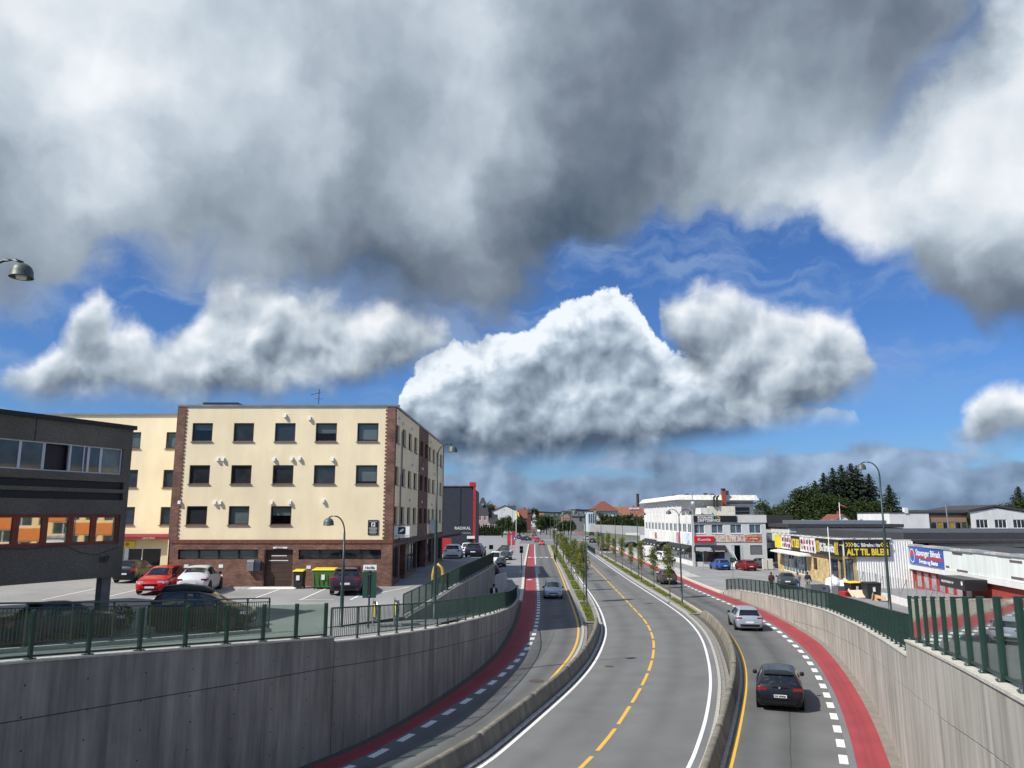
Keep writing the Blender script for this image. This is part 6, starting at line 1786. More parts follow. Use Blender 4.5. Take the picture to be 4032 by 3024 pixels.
def car_meshes(kind):
    if kind in CACHE: return CACHE[kind]
    S = CAR[kind]; st = S['st']
    def section(x):
        for i in range(len(st) - 1):
            if st[i][0] <= x <= st[i + 1][0]:
                t = (x - st[i][0]) / (st[i + 1][0] - st[i][0])
                return [st[i][k] + (st[i + 1][k] - st[i][k]) * (t * t * (3 - 2 * t) * .35 + t * .65) for k in range(1, 9)]
        return list(st[-1][1:]) if x > st[-1][0] else list(st[0][1:])
    def half(x):
        zs, wl, wm_, zm, wb_, zb, wr, zr = section(x)
        cr_ = .035 if zr > 1.05 else .02
        # from sill to roof centre
        return [(wl * .9, zs - .02), (wl, zs + .03), (wl + (wm_ - wl) * .6, zs + (zm - zs) * .5), (wm_, zm), (wm_ + (wb_ - wm_) * .3 + .006, zm + (zb - zm) * .55), (wb_, zb - .03), (wb_ - .025, zb + .005),
                (wb_ + (wr - wb_) * .5 - .002, zb + (zr - zb) * .55), (wr + .035, zr - .045 if zr - zb > .12 else zr - .012), (wr, zr - .008), (wr * .55, zr + cr_ * .7), (0, zr + cr_)]
    def full(x):
        h = half(x)
        return [(x, y, z) for y, z in h] + [(x, -y, z) for y, z in reversed(h[:-1])]
    xs = sorted(set([s[0] for s in st] + [S['L'] * k / 44 for k in range(45)]))
    body = MB().loft([full(x) for x in xs])
    out = {'body': body.mesh('body', None, True)}
    bm = bmesh.new(); bm.from_mesh(out['body']); bmesh.ops.recalc_face_normals(bm, faces=bm.faces); bm.to_mesh(out['body']); bm.free()
    def roofz(x, y):
        h = half(x); y = abs(y)
        pts = list(reversed(h[7:]))                                 # centre -> edge
        for (a, za), (b, zb2) in zip(pts, pts[1:]):
            if a <= y <= b: return za + (zb2 - za) * (y - a) / max(1e-6, b - a)
        return pts[-1][1]
    def top_patch(x0, x1, wf, lift=.008):
        mb = MB(); rows = []
        for i in range(7):
            x = x0 + (x1 - x0) * i / 6
            wr = section(x)[6] * wf
            # lift along the slope normal
            dz = (roofz(min(x + .02, S['L']), 0) - roofz(x - .02, 0)) / .04
            nn = Vector((-dz, 0, 1)).normalized() * lift
            rows.append([Vector((x, y, roofz(x, y))) + nn for y in [wr * k / 5 for k in range(-5, 6)]])
        return mb.loft(rows, False, False)
    if S['rear']: out['rear_window'] = top_patch(*S['rear'], 1.0).mesh('rear_window', CARGL, True)
    out['windscreen'] = top_patch(*S['front'], 1.04).mesh('windscreen', CARGL, True)
    out['side_window'] = []
    for x0, x1 in S['side']:
        for sgn in (1, -1):
            rows = []
            for i in range(8):
                x = x0 + (x1 - x0) * i / 7
                h = half(x); a, b, c_ = Vector((x, h[6][0], h[6][1])), Vector((x, h[7][0], h[7][1])), Vector((x, h[8][0], h[8][1]))
                if c_.z - a.z < .05: c_.z = a.z + .05
                pts = [a.lerp(b, .15), b, b.lerp(c_, .5), b.lerp(c_, .86)]
                rows.append([Vector((p.x, sgn * (p.y + .010), p.z + .004)) for p in pts])
            out['side_window'].append(MB().loft(rows, False, False).mesh('side_window', CARGL, True))
    # wheels
    r = S['r']
    out['tyre'] = MB().lathe([(r * .62, -.10), (r * .9, -.105), (r, -.07), (r, .07), (r * .9, .105), (r * .62, .10)], 24, axis='y').mesh('wheel', TYRE, True)
    rim = MB().lathe([(r * .66, -.085), (r * .64, -.095), (r * .2, -.07), (.02, -.075)], 20, axis='y', caps=False)
    out['rim'] = rim.mesh('rim', RIM, True)
    arch = MB().lathe([(r * 1.16, -.012), (r * 1.16, .02), (r * .5, .02), (r * .5, -.012)], 24, axis='y')
    out['arch'] = arch.mesh('wheel_arch', TRIM, False)
    seam = MB()
    def sl(xa, i0, i1, w=.007):
        for sgn in (1, -1):
            rows = []
            for x in (xa - w, xa + w):
                h = half(x); rows.append([Vector((x, sgn * (y + .005), z)) for y, z in h[i0:i1]])
            seam.loft(rows, False, False)
    for xa in {'hatch': (.95, 1.6, 2.85), 'sedan': (1.2, 1.98, 3.1), 'mpv': (.95, 1.54, 2.9), 'beetle': (1.55, 2.8), 'van': (1.6, 3.2, 4.2)}[kind]: sl(xa, 1, 7)
    out['seam'] = seam.mesh('panel_gap', TRIM)
    mir = MB()
    mir.lathe([(.02, -.09), (.075, -.07), (.09, 0), (.075, .07), (.02, .09)], 10, axis='y')
    out['mirror'] = mir.mesh('mirror', TRIM, True)
    out['half'] = half; out['section'] = section; out['roofz'] = roofz
    CACHE[kind] = out
    return out

def car(kind, paint, label, loc, heading, group=None, scale=1.0, sy=1.0, plate=None, lights=None, rim=RIM, name='car', category='car', roof_box=False, lit=False, parts=True):
    """heading: angle of the car's forward direction; loc: middle of the footprint on the ground"""
    C_ = car_meshes(kind); S = CAR[kind]; L_ = S['L']
    t = thing(name, label, category, loc, heading, group)
    t.scale = (scale, scale * sy, scale)
    key = (kind, paint)
    if key not in CACHE:
        m = C_['body'].copy(); m.materials.clear(); m.materials.append(PAINT[paint]); CACHE[key] = m
    OX = -L_ / 2
    def put(nm, me, x=0, y=0, z=0, parent=t):
        o = link(nm, me, parent); o.location = (x + (OX if parent is t else 0), y, z); return o
    put('body', CACHE[key])
    if S['rear']: put('rear_window', C_['rear_window'])
    put('windscreen', C_['windscreen'])
    tag(put('panel_gap', C_['seam']), kind='stuff')
    for me in C_['side_window']: put('side_window', me)
    for wx in S['wb']:
        for sgn in (1, -1):
            wm_ = C_['section'](wx)[2]
            a = put('wheel_arch', C_['arch'], wx, sgn * (wm_ - .004), S['r'] + .01)
            if sgn > 0: a.rotation_euler = (0, 0, math.pi)
            w = put('wheel', C_['tyre'], wx, sgn * (wm_ - .085), S['r'])
            rm = link('rim', C_['rim'] if rim is RIM else CACHE.setdefault(('rimd', kind), C_['rim'].copy()), w)
            if sgn > 0: rm.rotation_euler = (0, 0, math.pi)
    def small(nm, mb, m, smooth=False, b=.0):
        key2 = (kind, nm, m.name, len(mb.v), round(mb.v[0][0], 3), round(mb.v[0][1], 3))
        if key2 not in CACHE: 
            me = mb.mesh(nm, m, smooth); bm = bmesh.new(); bm.from_mesh(me); bmesh.ops.recalc_face_normals(bm, faces=bm.faces); bm.to_mesh(me); bm.free(); CACHE[key2] = me
        return put(nm, CACHE[key2])
    hx = C_['half']
    # tail lamps wrap the rear corner, headlamps the front one
    def wrap(nm, xa, xb, z0, z1, y0, m, sgn):
        rows = []
        pts = [(xa, y0), (xa + (.012 if xa < xb else -.012), None), (xa + (xb - xa) * .4, None), (xb, None)]
        mb = MB(); ring_ = []
        for zz in (z0, (z0 + z1) / 2, z1):
            row = []
            for k, (x, y) in enumerate(pts):
                h = hx(x)
                yw = max(h[4][0], h[5][0]) + .006
                if y is not None: row.append((x - (.016 if xa < xb else -.016), sgn * y, zz))
                else: row.append((x - (.014 if (k == 1 and xa < xb) else (-.014 if k == 1 else 0)), sgn * (yw - (.03 if k == 1 else 0)), zz))
            ring_.append(row)
        mb.loft(ring_, False, False)
        return small(nm, mb, m)
    zt = {'hatch': (.78, .93), 'sedan': (.74, .90), 'mpv': (.86, 1.12), 'beetle': (.70, .86), 'van': (.8, 1.2)}[kind]
    zh = {'hatch': (.62, .76), 'sedan': (.62, .74), 'mpv': (.66, .82), 'beetle': (.60, .80), 'van': (.78, 1.0)}[kind]
    for sgn in (1, -1):
        wrap('tail_lamp', .045, .30, zt[0], zt[1], .50, LAMPR, sgn)
        wrap('headlamp', L_ - .10, L_ - .46, zh[0], zh[1], .40, LAMPF, sgn)
        mx_ = S['front'][1] - .28
        wv_ = C_['section'](mx_)[4]
        put('mirror', C_['mirror'], mx_, sgn * (wv_ + .08), C_['section'](mx_)[5] + .06)
    pl = small('number_plate', MB().box(-.022, -.26, .50 + (.06 if kind in ('hatch', 'beetle') else .12), -.002, .26, .61 + (.06 if kind in ('hatch', 'beetle') else .12)), PLATE) if kind != 'van' else None
    small('number_plate', MB().box(L_ + .0, -.26, .36, L_ + .02, .26, .47), PLATE)
    small('bumper_trim', MB().box(-.012, -.62, .33, .06, .62, .46), TRIM)
    small('grille', MB().box(L_ - .06, -.42, .50, L_ + .012, .42, .60).box(L_ - .05, -.5, .28, L_ + .006, .5, .36), TRIM)
    if plate and pl:
        zb = .50 + (.06 if kind in ('hatch', 'beetle') else .12)
        put('plate_band', MB().box(-.026, .21, zb, -.0225, .26, zb + .11).mesh('plate_band', PLBLUE))
        MP = frameM((OX, 0, 0), -math.pi / 2)
        text(t, MP, plate, .02, zb + .022, .07, SIGNB, -.027, 'CENTER', w=.40, off=.003, name='plate_lettering')
    if kind in ('hatch', 'mpv'):
        zsp = C_['roofz'](S['rear'][1] + .02, 0)
        small('roof_spoiler', MB().extr([(S['rear'][1] - .10, -.54, zsp - .045), (S['rear'][1] + .12, -.56, zsp + .0), (S['rear'][1] + .12, -.56, zsp + .035), (S['rear'][1] - .10, -.54, zsp - .018)], (0, 1.10, 0)), PAINT[paint])
        small('bumper_lip', MB().extr([(-.035, -.70, .50), (.10, -.84, .50), (.10, -.84, .56), (-.035, -.70, .56)], (0, 1.4, 0)).extr([(.10, .84, .50), (-.03, .70, .50), (-.03, .70, .56), (.10, .84, .56)], (0, -.02, 0)), PAINT[paint])
    if lit:
        for sgn in (1, -1):
            put('fog_lamp', MB().lathe([(.075, 0), (.06, .02), (.01, .025)], 12, (L_ - .12, sgn * .66, .40), axis='x').mesh('fog_lamp', LAMPON))
    if roof_box:
        rb = MB()
        rb.loft([[(x, y * w_, 1.56 + z * h_) for y, z in ((-1, .1), (-.9, 0), (.9, 0), (1, .1), (1, .55), (.8, 1), (-.8, 1), (-1, .55))] for x, w_, h_ in ((.35, .32, .14), (.5, .38, .28), (1.2, .42, .36), (2.1, .38, .26), (2.5, .26, .1))])
        o = put('roof_box', rb.mesh('roof_box', BLACK, True))
        for x in (.9, 1.9): put('roof_bar', MB().box(x, -.6, 1.49, x + .06, .6, 1.545).mesh('roof_bar', DARKM))
    return t

def face(P, y, sgn=1):
    a, b = at_y(P, y - 1), at_y(P, y + 1)
    return math.atan2((b.y - a.y) * sgn, (b.x - a.x) * sgn)
up = math.pi / 2
# on the road
g_ = car('hatch', 'black', 'black hatchback seen from behind with plate RK 89920 on the right lane', (11.25, 34.1, 0), face(RD, 34), plate='RK 89920')
for o in list(g_.children):
    pass
emb = MB().lathe([(.0, 0), (.045, .0), (.045, .012), (.034, .014), (.034, .008), (.0, .008)], 16, axis='x').build('round_badge', RIM, g_); emb.location = (-2.125 - .0, 0, .93)
MB().box(-2.135, -.30, .985, -2.09, .30, .99).build('wiper', TRIM, g_)
car('hatch', 'silver', 'silver hatchback driving away beside the right red lane', (16.3, 55.9, 0), face(RD, 56), plate=None)
car('hatch', 'silver', 'silver hatchback facing the camera with lit lamps on the left lane', (3.95, 76.7, 0), face(LY, 76, -1), lit=True, sy=.97)
car('mpv', 'grey', 'dark grey people carrier driving away behind the median trees', (18.0, 92.2, 0), face(RD, 92))
car('hatch', 'black', 'black car driving away near the right crossing', (21.3, 181.5, 0), face(RD, 181), scale=1.0)
car('hatch', 'orange', 'small bright red car coming toward the camera on the left lane', (8.25, 217.6, 0), face(LY, 217, -1), scale=.88)
car('sedan', 'dred', 'dark red car behind the small bright red car', (7.75, 241.0, .01), face(LY, 240, -1))
car('sedan', 'navy', 'dark car turning at the junction by the flag pole', (4.6, 258, .01), up * -1 + .55)
car('sedan', 'navy', 'dark car waiting behind the turning one at the junction', (2.4, 275, .01), up * -1 + .35)
car('sedan', 'grey', 'dark grey saloon coming on beyond the junction', (9.2, 322, .0), up * -1)
car('van', 'white', 'white van coming on beyond the junction', (13.7, 391, 0), up * -1, name='van', category='van', scale=1.12)
car('hatch', 'silver', 'pale car driving away beyond the right junction', (24.8, 262, .01), up)
car('sedan', 'black', 'black car stopped at the right junction behind the trees', (24.2, 235, .01), up - .2)
car('mpv', 'white', 'white car far off beyond the central trees', (24.4, 440, 0), -up)
car('hatch', 'black', 'dark car far off near the grey wall curve', (33.5, 330, 0), up)
# left car park
LZ = lambda y: lot_z(y)
def lotcar(kind, paint, label, x, y, hd, **k):
    return car(kind, paint, label, (x, y, LZ(y) + .005), hd, **k)
lotcar('beetle', 'pearl', 'rounded silver-white small car parked facing the brick wall', -18.3, 46.6, up + .12, sy=1.0)
lotcar('hatch', 'red', 'red hatchback parked nose out beside the silver-white car', -20.55, 46.5, -up + .10, scale=.97)
lotcar('mpv', 'black', 'small black car parked by the restaurant', -24.9, 52.4, up + .0, scale=.84)
lotcar('hatch', 'plum', 'black hatchback parked against the brick wall right of the green bin', -9.5, 46.4, up + .08)
lotcar('sedan', 'navy', 'old dark saloon standing in the shade behind the glass fence', -17.7, 31.2, .95, rim=RIM)
lotcar('mpv', 'black', 'black hatchback with roof box behind the glass fence', -13.1, 33.9, .12, roof_box=True, scale=.97)
# street beside the yellow building
car('hatch', 'white', 'white hatchback parked at the far end of the yellow building', (-6.0, 80.8, 3.40), up)
car('hatch', 'navy', 'dark blue hatchback behind the upper railing', (-3.9, 84.6, 3.40), up - .1)
car('hatch', 'white', 'white car parked beyond the white hatchback', (-5.0, 88.2, 3.4), -up, scale=.9)
# lower plaza
car('hatch', 'black', 'small black car facing the camera at the plaza edge', (-1.75, 121.6, .06), -up, scale=.9)
car('van', 'white', 'white van behind the small black car on the plaza', (-2.6, 127.5, .06), -up, name='van', category='van', scale=.86)
car('hatch', 'plum', 'plum coloured car half hidden behind the wall end', (-2.6, 104.2, .06), up)
car('sedan', 'black', 'black car beside the red feather flags', (-.9, 140.5, .06), -up)
car('sedan', 'grey', 'grey car parked behind the flags on the plaza', (-1.5, 160, .06), -up)
# right side
car('hatch', 'blue', 'blue hatchback parked at the foot of the white building', (30.1, 114.3, .16), up + .12)
car('hatch', 'dred', 'dark red hatchback parked beside the entrance stair', (33.35, 112.6, .16), up + .10)
car('sedan', 'grey', 'dark car parked behind the electric cabinets', (36.9, 117.6, .15), up + .1)
car('sedan', 'green', 'slate saloon with tail lamp lit by the sun beside three people', (29.35, 84.6, .32), up - .28)
car('sedan', 'grey', 'grey saloon parked beyond the slate one', (40.6, 116.2, .15), up + .5)
car('van', 'white', 'white delivery van parked before the awnings', (25.9, 150, .12), up, name='van', category='van', scale=.9)
car('mpv', 'white', 'white estate car with open red trailer before the shop front', (26.4, 136, .12), -up + .25)
car('sedan', 'black', 'black car parked near the grey noise wall', (30.0, 196, .12), .3)

# ------------------------------------------------------------------ people
SKIN = mat('skin', (.42, .25, .18), .6, var=.05)
SKIND = mat('skin_dark', (.10, .06, .045), .6, var=.05)
def cloth(n, c): return mat('cloth_' + n, c, .9, var=.15, scale=8, bump=.2, bscale=30)

def person(label, loc, rz, jacket, trousers, hair, skin, stride=.25, arm=.15, h=1.76, lean=0.0):
    """one skinned body; trousers, jacket, hair and shoes are closely fitted child meshes"""
    t = thing('person', label, 'person', loc, rz)
    k = h / 1.76
    J = dict(pel=(0, 0, .95), sp=(lean * .3, 0, 1.15), ch=(lean * .6, 0, 1.36), nk=(lean, 0, 1.50), hd=(lean * 1.1 + .02, 0, 1.62), hdt=(lean * 1.1 + .01, 0, 1.72),
             hl=(0, .10, .92), hr=(0, -.10, .92), kl=(stride * .55, .11, .50), kr=(-stride * .35, -.11, .50), al=(stride * .45, .11, .08), ar=(-stride * 1.0, -.11, .12), tl=(stride * .45 + .15, .12, .03), tr=(-stride + .13, -.12, .04),
             sl=(lean * .7, .19, 1.40), sr=(lean * .7, -.19, 1.40), el=(-arm * .3, .25, 1.13), er=(arm * .5, -.25, 1.13), wl=(arm * .6 + .05, .25, .89), wr=(arm * 1.0 + .08, -.24, .90), ml=(arm * .7 + .07, .245, .80), mr=(arm * 1.1 + .1, -.235, .81))
    Rr = dict(pel=.145, sp=.135, ch=.155, nk=.055, hd=.090, hdt=.07, hl=.09, hr=.09, kl=.06, kr=.06, al=.042, ar=.042, tl=.032, tr=.032, sl=.07, sr=.07, el=.045, er=.045, wl=.03, wr=.03, ml=.035, mr=.035)
    E = [('pel', 'sp'), ('sp', 'ch'), ('ch', 'nk'), ('nk', 'hd'), ('hd', 'hdt'), ('pel', 'hl'), ('hl', 'kl'), ('kl', 'al'), ('al', 'tl'), ('pel', 'hr'), ('hr', 'kr'), ('kr', 'ar'), ('ar', 'tr'), ('ch', 'sl'), ('sl', 'el'), ('el', 'wl'), ('wl', 'ml'), ('ch', 'sr'), ('sr', 'er'), ('er', 'wr'), ('wr', 'mr')]
    def skin_obj(name, names, edges, m, grow=1.0, extra=0.0):
        idx = {n: i for i, n in enumerate(names)}
        me = bpy.data.meshes.new(name)
        me.from_pydata([tuple(c * k for c in J[n]) for n in names], [(idx[a], idx[b]) for a, b in edges], [])
        me.materials.append(m)
        o = link(name, me, t)
        md = o.modifiers.new('skin', 'SKIN'); md.use_smooth_shade = True
        sv = me.skin_vertices[0].data
        for n, i in idx.items():
            r = (Rr[n] * grow + extra) * k
            fl = 1.25 if n in ('pel', 'sp', 'ch') else 1.0
            sv[i].radius = (r * (.82 if fl > 1 else 1), r * fl)
            sv[i].use_root = (i == 0)
        o.modifiers.new('sub', 'SUBSURF').levels = 1
        o.modifiers['sub'].render_levels = 1
        return o
    allj = list(J)
    skin_obj('body', allj, E, skin)
    skin_obj('trousers', ['pel', 'hl', 'kl', 'al', 'hr', 'kr', 'ar'], [('pel', 'hl'), ('hl', 'kl'), ('kl', 'al'), ('pel', 'hr'), ('hr', 'kr'), ('kr', 'ar')], trousers, 1.08, .014)
    skin_obj('jacket', ['sp', 'pel', 'ch', 'nk', 'sl', 'el', 'wl', 'sr', 'er', 'wr'], [('sp', 'pel'), ('sp', 'ch'), ('ch', 'nk'), ('ch', 'sl'), ('sl', 'el'), ('el', 'wl'), ('ch', 'sr'), ('sr', 'er'), ('er', 'wr')], jacket, 1.10, .016)
    hb = MB().lathe([(.0, 1.775 * k), (.055 * k, 1.765 * k), (.092 * k, 1.71 * k), (.100 * k, 1.65 * k), (.088 * k, 1.60 * k)], 12, (J['hd'][0] * k - .016, 0, 0), caps=False).build('hair', hair, t, smooth=True)
    for sgn, a in ((1, 'al'), (-1, 'ar')):
        x, y, z = [c * k for c in J[a]]
        MB().loft([[(x - .08, y - .045, z - .08), (x - .08, y + .045, z - .08), (x - .07, y + .04, z + .02), (x - .07, y - .04, z + .02)], [(x + .19, y - .045, z - .08), (x + .19, y + .045, z - .08), (x + .17, y + .035, z - .02), (x + .17, y - .035, z - .02)]]).build('shoe', BLACK, t)
        w = J['ml' if sgn > 0 else 'mr']
        hand = MB()
        for q in range(4):
            b0 = Vector((w[0] * k + .012 * (q - 1.5), w[1] * k, w[2] * k - .01))
            hand.tube([b0, b0 + Vector((.006, 0, -.045)), b0 + Vector((.02, -.006 * sgn, -.08 + .006 * abs(q - 1.5)))], [.009, .008, .006], 5)
        hand.tube([(w[0] * k + .02, w[1] * k, w[2] * k + .03), (w[0] * k + .045, w[1] * k - .01 * sgn, w[2] * k - .01), (w[0] * k + .05, w[1] * k - .012 * sgn, w[2] * k - .035)], [.011, .009, .007], 5)
        hand.build('fingers', skin, t, smooth=True)
    fx_ = (J['hd'][0] + .088) * k
    MB().extr([(fx_ - .01, -.014, 1.60 * k), (fx_ - .01, .014, 1.60 * k), (fx_ - .012, .008, 1.655 * k), (fx_ - .012, -.008, 1.655 * k)], (.018, 0, 0)).build('nose', skin, t)
    ey = MB()
    for s in (1, -1): ey.lathe([(.011, 0), (.006, .006), (.001, .007)], 8, (fx_ - .012, s * .033 * k, 1.655 * k), axis='x')
    ey.build('eyes', SIGNB, t)
    return t
HAIRD = mat('hair_dark', (.012, .010, .009), .8, var=.2, scale=20)
person('person in dark red jacket standing left of the slate saloon', (26.3, 80.2, fore_z(26.3, 80.2)), 1.2, cloth('maroon', (.055, .012, .02)), cloth('black', (.012, .012, .014)), HAIRD, SKIND, .12, .2)
person('person in grey blazer and blue jeans behind the slate saloon', (28.55, 79.0, fore_z(28.55, 79.0)), 1.5, cloth('greyblazer', (.20, .19, .18)), cloth('jeans', (.03, .05, .12)), HAIRD, SKIND, .10, .15)
person('person in dark navy jacket and grey trousers walking beside the grey blazer', (29.5, 78.9, fore_z(29.5, 78.9)), 1.0, cloth('navyj', (.015, .014, .035)), cloth('greyt', (.17, .17, .165)), HAIRD, SKIND, .35, .3, 1.8)
wk = person('person in black jacket and white shirt walking on the sloping footpath', (-1.3, 57.0, walk_z(57.0)), -1.45, cloth('blackj', (.012, .012, .013)), cloth('navyt', (.015, .018, .03)), HAIRD, SKIN, .22, .2, 1.78)

MB().loft([[(.135, -.05, 1.06), (.135, .05, 1.06)], [(.152, -.06, 1.25), (.152, .06, 1.25)], [(.13, -.075, 1.43), (.13, .075, 1.43)], [(.085, -.05, 1.50), (.085, .05, 1.50)]], False, False).build('shirt_front', SIGNW, wk)

# ------------------------------------------------------------------ small street things
def bin_(name, label, loc, rz, body, lid, w=.58, d=.72, h=1.0, wide=False, tiltlid=0.0):
    t = thing(name, label, 'bin', loc, rz)
    m = MB(); m.loft([[(-w * .42, -d * .42, .08), (w * .42, -d * .42, .08), (w * .42, d * .42, .08), (-w * .42, d * .42, .08)], [(-w / 2, -d / 2, h), (w / 2, -d / 2, h), (w / 2, d / 2, h), (-w / 2, d / 2, h)]])
    if wide:
        for k in range(5): m.box(-w * .4 + k * w * .2 - .02, -d * .5, .25, -w * .4 + k * w * .2 + .02, -d * .44, h * .95)
    bevel(m.build('tub', body, t), .03)
    l = MB(); l.loft([[(-w / 2 - .03, -d / 2 - .04, h + .01), (w / 2 + .03, -d / 2 - .04, h + .01), (w / 2 + .03, d / 2 + .03, h + .01), (-w / 2 - .03, d / 2 + .03, h + .01)], [(-w / 2, -d / 2, h + .07), (w / 2, -d / 2, h + .07), (w / 2, d / 2, h + .13), (-w / 2, d / 2, h + .13)]])
    bevel(l.build('lid', lid, t), .02)
    for sx_ in (-1, 1):
        for sy_ in ((-1, 1) if wide else (1,)):
            MB().lathe([(.09, -.03), (.09, .03)], 12, (sx_ * w * .4, sy_ * d * .36, .09), axis='x').build('wheel', TYRE, t)
    MB().box(-.1, -d / 2 - .012, h * .5, .1, -d / 2 + .03, h * .78).build('paper_label', SIGNW, t)
    return t
GBIN = mat('bin_green', (.06, .15, .035), .55, var=.12)
KBIN = mat('bin_black', (.018, .019, .02), .55, var=.12)
bin_('wheelie_bin', 'small black wheelie bin with yellow lid by the brown garage door', (-12.9, 48.0, lot_z(48)), .0, KBIN, YELP, .62, .72, 1.0)
bin_('waste_container', 'wide green waste container with yellow lid against the brick wall', (-11.35, 48.0, lot_z(48)), .0, GBIN, YELP, 1.35, 1.0, 1.08, True)
bin_('waste_container', 'black container with bright yellow lid by the shop corner', (30.4, 70.5, fore_z(30.4, 70.5)), .25, KBIN, YELP, 1.3, 1.0, 1.2, True)
bin_('waste_container', 'tall black container turned to show its lid beside the cardboard', (31.1, 68.6, fore_z(31.1, 68.6)), .1, KBIN, KBIN, 1.35, .9, 1.3, True)
GREYC = mat('crate_grey', (.12, .125, .13), .6, var=.1)
for i, (x, y, lb) in enumerate(((28.5, 73.9, 'long grey slatted pallet crate left of the white flag pole'), (29.9, 71.9, 'grey slatted pallet crate between flag pole and black container'))):
    t = thing('pallet_crate', lb, 'crate', (x, y, fore_z(x, y)), .1, 'grey pallet crates by the shop')
    w_, d_, h_ = (1.75, 1.1, .72) if i == 0 else (1.2, 1.0, .75)
    for k in range(6): MB().box(-w_ / 2, -d_ / 2, .08 + k * h_ / 6.4, w_ / 2, -d_ / 2 + .04, .08 + k * h_ / 6.4 + .08).build('front_slat', GREYC, t)
    for sx_ in (-1, 1):
        MB().box(sx_ * w_ / 2 - .03, -d_ / 2, .05, sx_ * w_ / 2 + .03, d_ / 2, h_).build('side_board', GREYC, t)
        MB().box(sx_ * w_ * .35 - .06, -d_ / 2, 0, sx_ * w_ * .35 + .06, d_ / 2, .08).build('runner', GREYC, t)
    MB().box(-w_ / 2, d_ / 2 - .04, .08, w_ / 2, d_ / 2, h_).box(-w_ / 2, -d_ / 2, .07, w_ / 2, d_ / 2, .11).build('back_board', GREYC, t)
    MB().box(.2, -d_ / 2 - .012, .3, .5, -d_ / 2 - .002, .55).build('blue_label', mat('label_blue', (.03, .05, .2), .5), t)
# heap of white sacks
for i, (x, y, r) in enumerate(((32.3, 79.6, .75), (33.3, 79.2, .6), (31.7, 79.0, .5))):
    t = thing('white_sack', 'white plastic sack in the heap before the shop door, %s' % ('largest of three', 'right-hand one', 'lowest left one')[i], 'sack', (x, y, fore_z(x, y)), 0, 'white sacks before the shop')
    bm = bmesh.new(); bmesh.ops.create_icosphere(bm, subdivisions=3, radius=r)
    for v_ in bm.verts:
        n3 = math.sin(v_.co.x * 9 + i) * math.cos(v_.co.y * 8 - i) * math.sin(v_.co.z * 10)
        v_.co = v_.co * (1 + .10 * n3 + rng.uniform(-.03, .03)); v_.co.z = v_.co.z * .95 + r * .85
        if v_.co.z < 0: v_.co.z = 0
    me = bpy.data.meshes.new('sack_body'); bm.to_mesh(me); bm.free(); me.materials.append(mat('white_plastic_sack', (.74, .75, .77), .4, var=.08, scale=6, bump=.4, bscale=9))
    link('sack_body', me, t)
    MB().lathe([(.05, r * 1.75), (.10, r * 1.85), (.16, r * 2.0)], 9, caps=False).build('tied_neck', mat('white_plastic_sack', (.7, .7, .7)), t)
CARD = mat('cardboard', (.48, .31, .16), .85, var=.12)
t = thing('red_tub', 'red plastic tub holding boards in front of the crates', 'tub', (29.7, 69.6, fore_z(29.7, 69.6)), .2)
MB().loft([[(-.75, -.4, .0), (.75, -.4, 0), (.75, .4, 0), (-.75, .4, 0)], [(-.9, -.5, .45), (.9, -.5, .45), (.9, .5, .45), (-.9, .5, .45)], [(-.85, -.45, .42), (.85, -.45, .42), (.85, .45, .42), (-.85, .45, .42)]]).build('tub_body', REDP, t)
for i, (x, y, rx, ry, rz, sx_, sy_, lb) in enumerate(((30.0, 68.8, .7, 0, .2, 1.5, .9, 'pale board leaning on the red tub'), (30.9, 65.6, .12, .2, .4, 1.4, 1.0, 'flattened brown cardboard lying by the black container'), (31.9, 65.8, -.5, .1, .9, 1.2, .8, 'folded cardboard tipped over on the flattened pile'), (30.2, 65.9, .9, .3, -.3, .7, .8, 'small upright piece of cardboard on the pile'))):
    o = MB().box(-sx_ / 2, -sy_ / 2, 0, sx_ / 2, sy_ / 2, .02).box(-sx_ / 2, -sy_ / 2, .0, -sx_ / 2 + .02, sy_ / 2, .25).build('cardboard_sheet', CARD if i else mat('pale_board', (.72, .58, .42), .8, var=.06))
    o.location = (x, y, fore_z(x, y) + .12 + .2 * (i == 0)); o.rotation_euler = (rx, ry, rz); tag(o, lb, 'cardboard')
def pole(name, label, loc, h, r, m, cat_='pole'):
    t = thing(name, label, cat_, loc)
    MB().lathe([(r * 1.15, 0), (r, h * .4), (r * .7, h), (.01, h + .04)], 8).build('pole', m, t, smooth=True)
    return t
pole('flag_pole', 'bare white flag pole before the car-parts shop', (29.3, 72.6, fore_z(29.3, 72.6)), 6.0, .05, WHITE)
fpz = pole('flag_pole', 'tall white flag pole with yellow flag at the junction', (1.35, 251, .05), 9.9, .10, WHITE)
MB().loft([[(.08, 0, 9.7), (.08, 0, 8.5)], [(.4, .1, 9.4), (.35, .08, 8.2)], [(.8, -.1, 8.9), (.7, .1, 7.8)], [(1.1, .1, 8.3), (1.0, 0, 7.5)]], False, False).build('flag', mat('flag_yellow', (.75, .52, .03), .7), fpz, fix=False)
for i, (x, y) in enumerate(((-1.1, 190), (.05, 197))):
    t = thing('feather_flag', ('red feather flag standing left of its twin on the plaza', 'red feather flag standing nearer the pavement')[i], 'flag', (x, y, .05), 0, 'red feather flags on the plaza')
    MB().tube([(0, 0, 0), (0, 0, 3.4), (.15, 0, 3.9), (.5, 0, 4.1)], .03, 6).build('rod', DARKM, t)
    MB().loft([[(.02, 0, .6), (.75, .05, .7)], [(.02, 0, 2), (.8, -.05, 2.1)], [(.04, 0, 3.3), (.85, .04, 3.3)], [(.2, 0, 3.9), (.7, 0, 3.95)]], False, False).build('cloth', mat('flag_red', (.55, .02, .04), .6), t, fix=False)
    MB().lathe([(.25, 0), (.25, .06), (.05, .08)], 10).build('foot', DARKM, t)
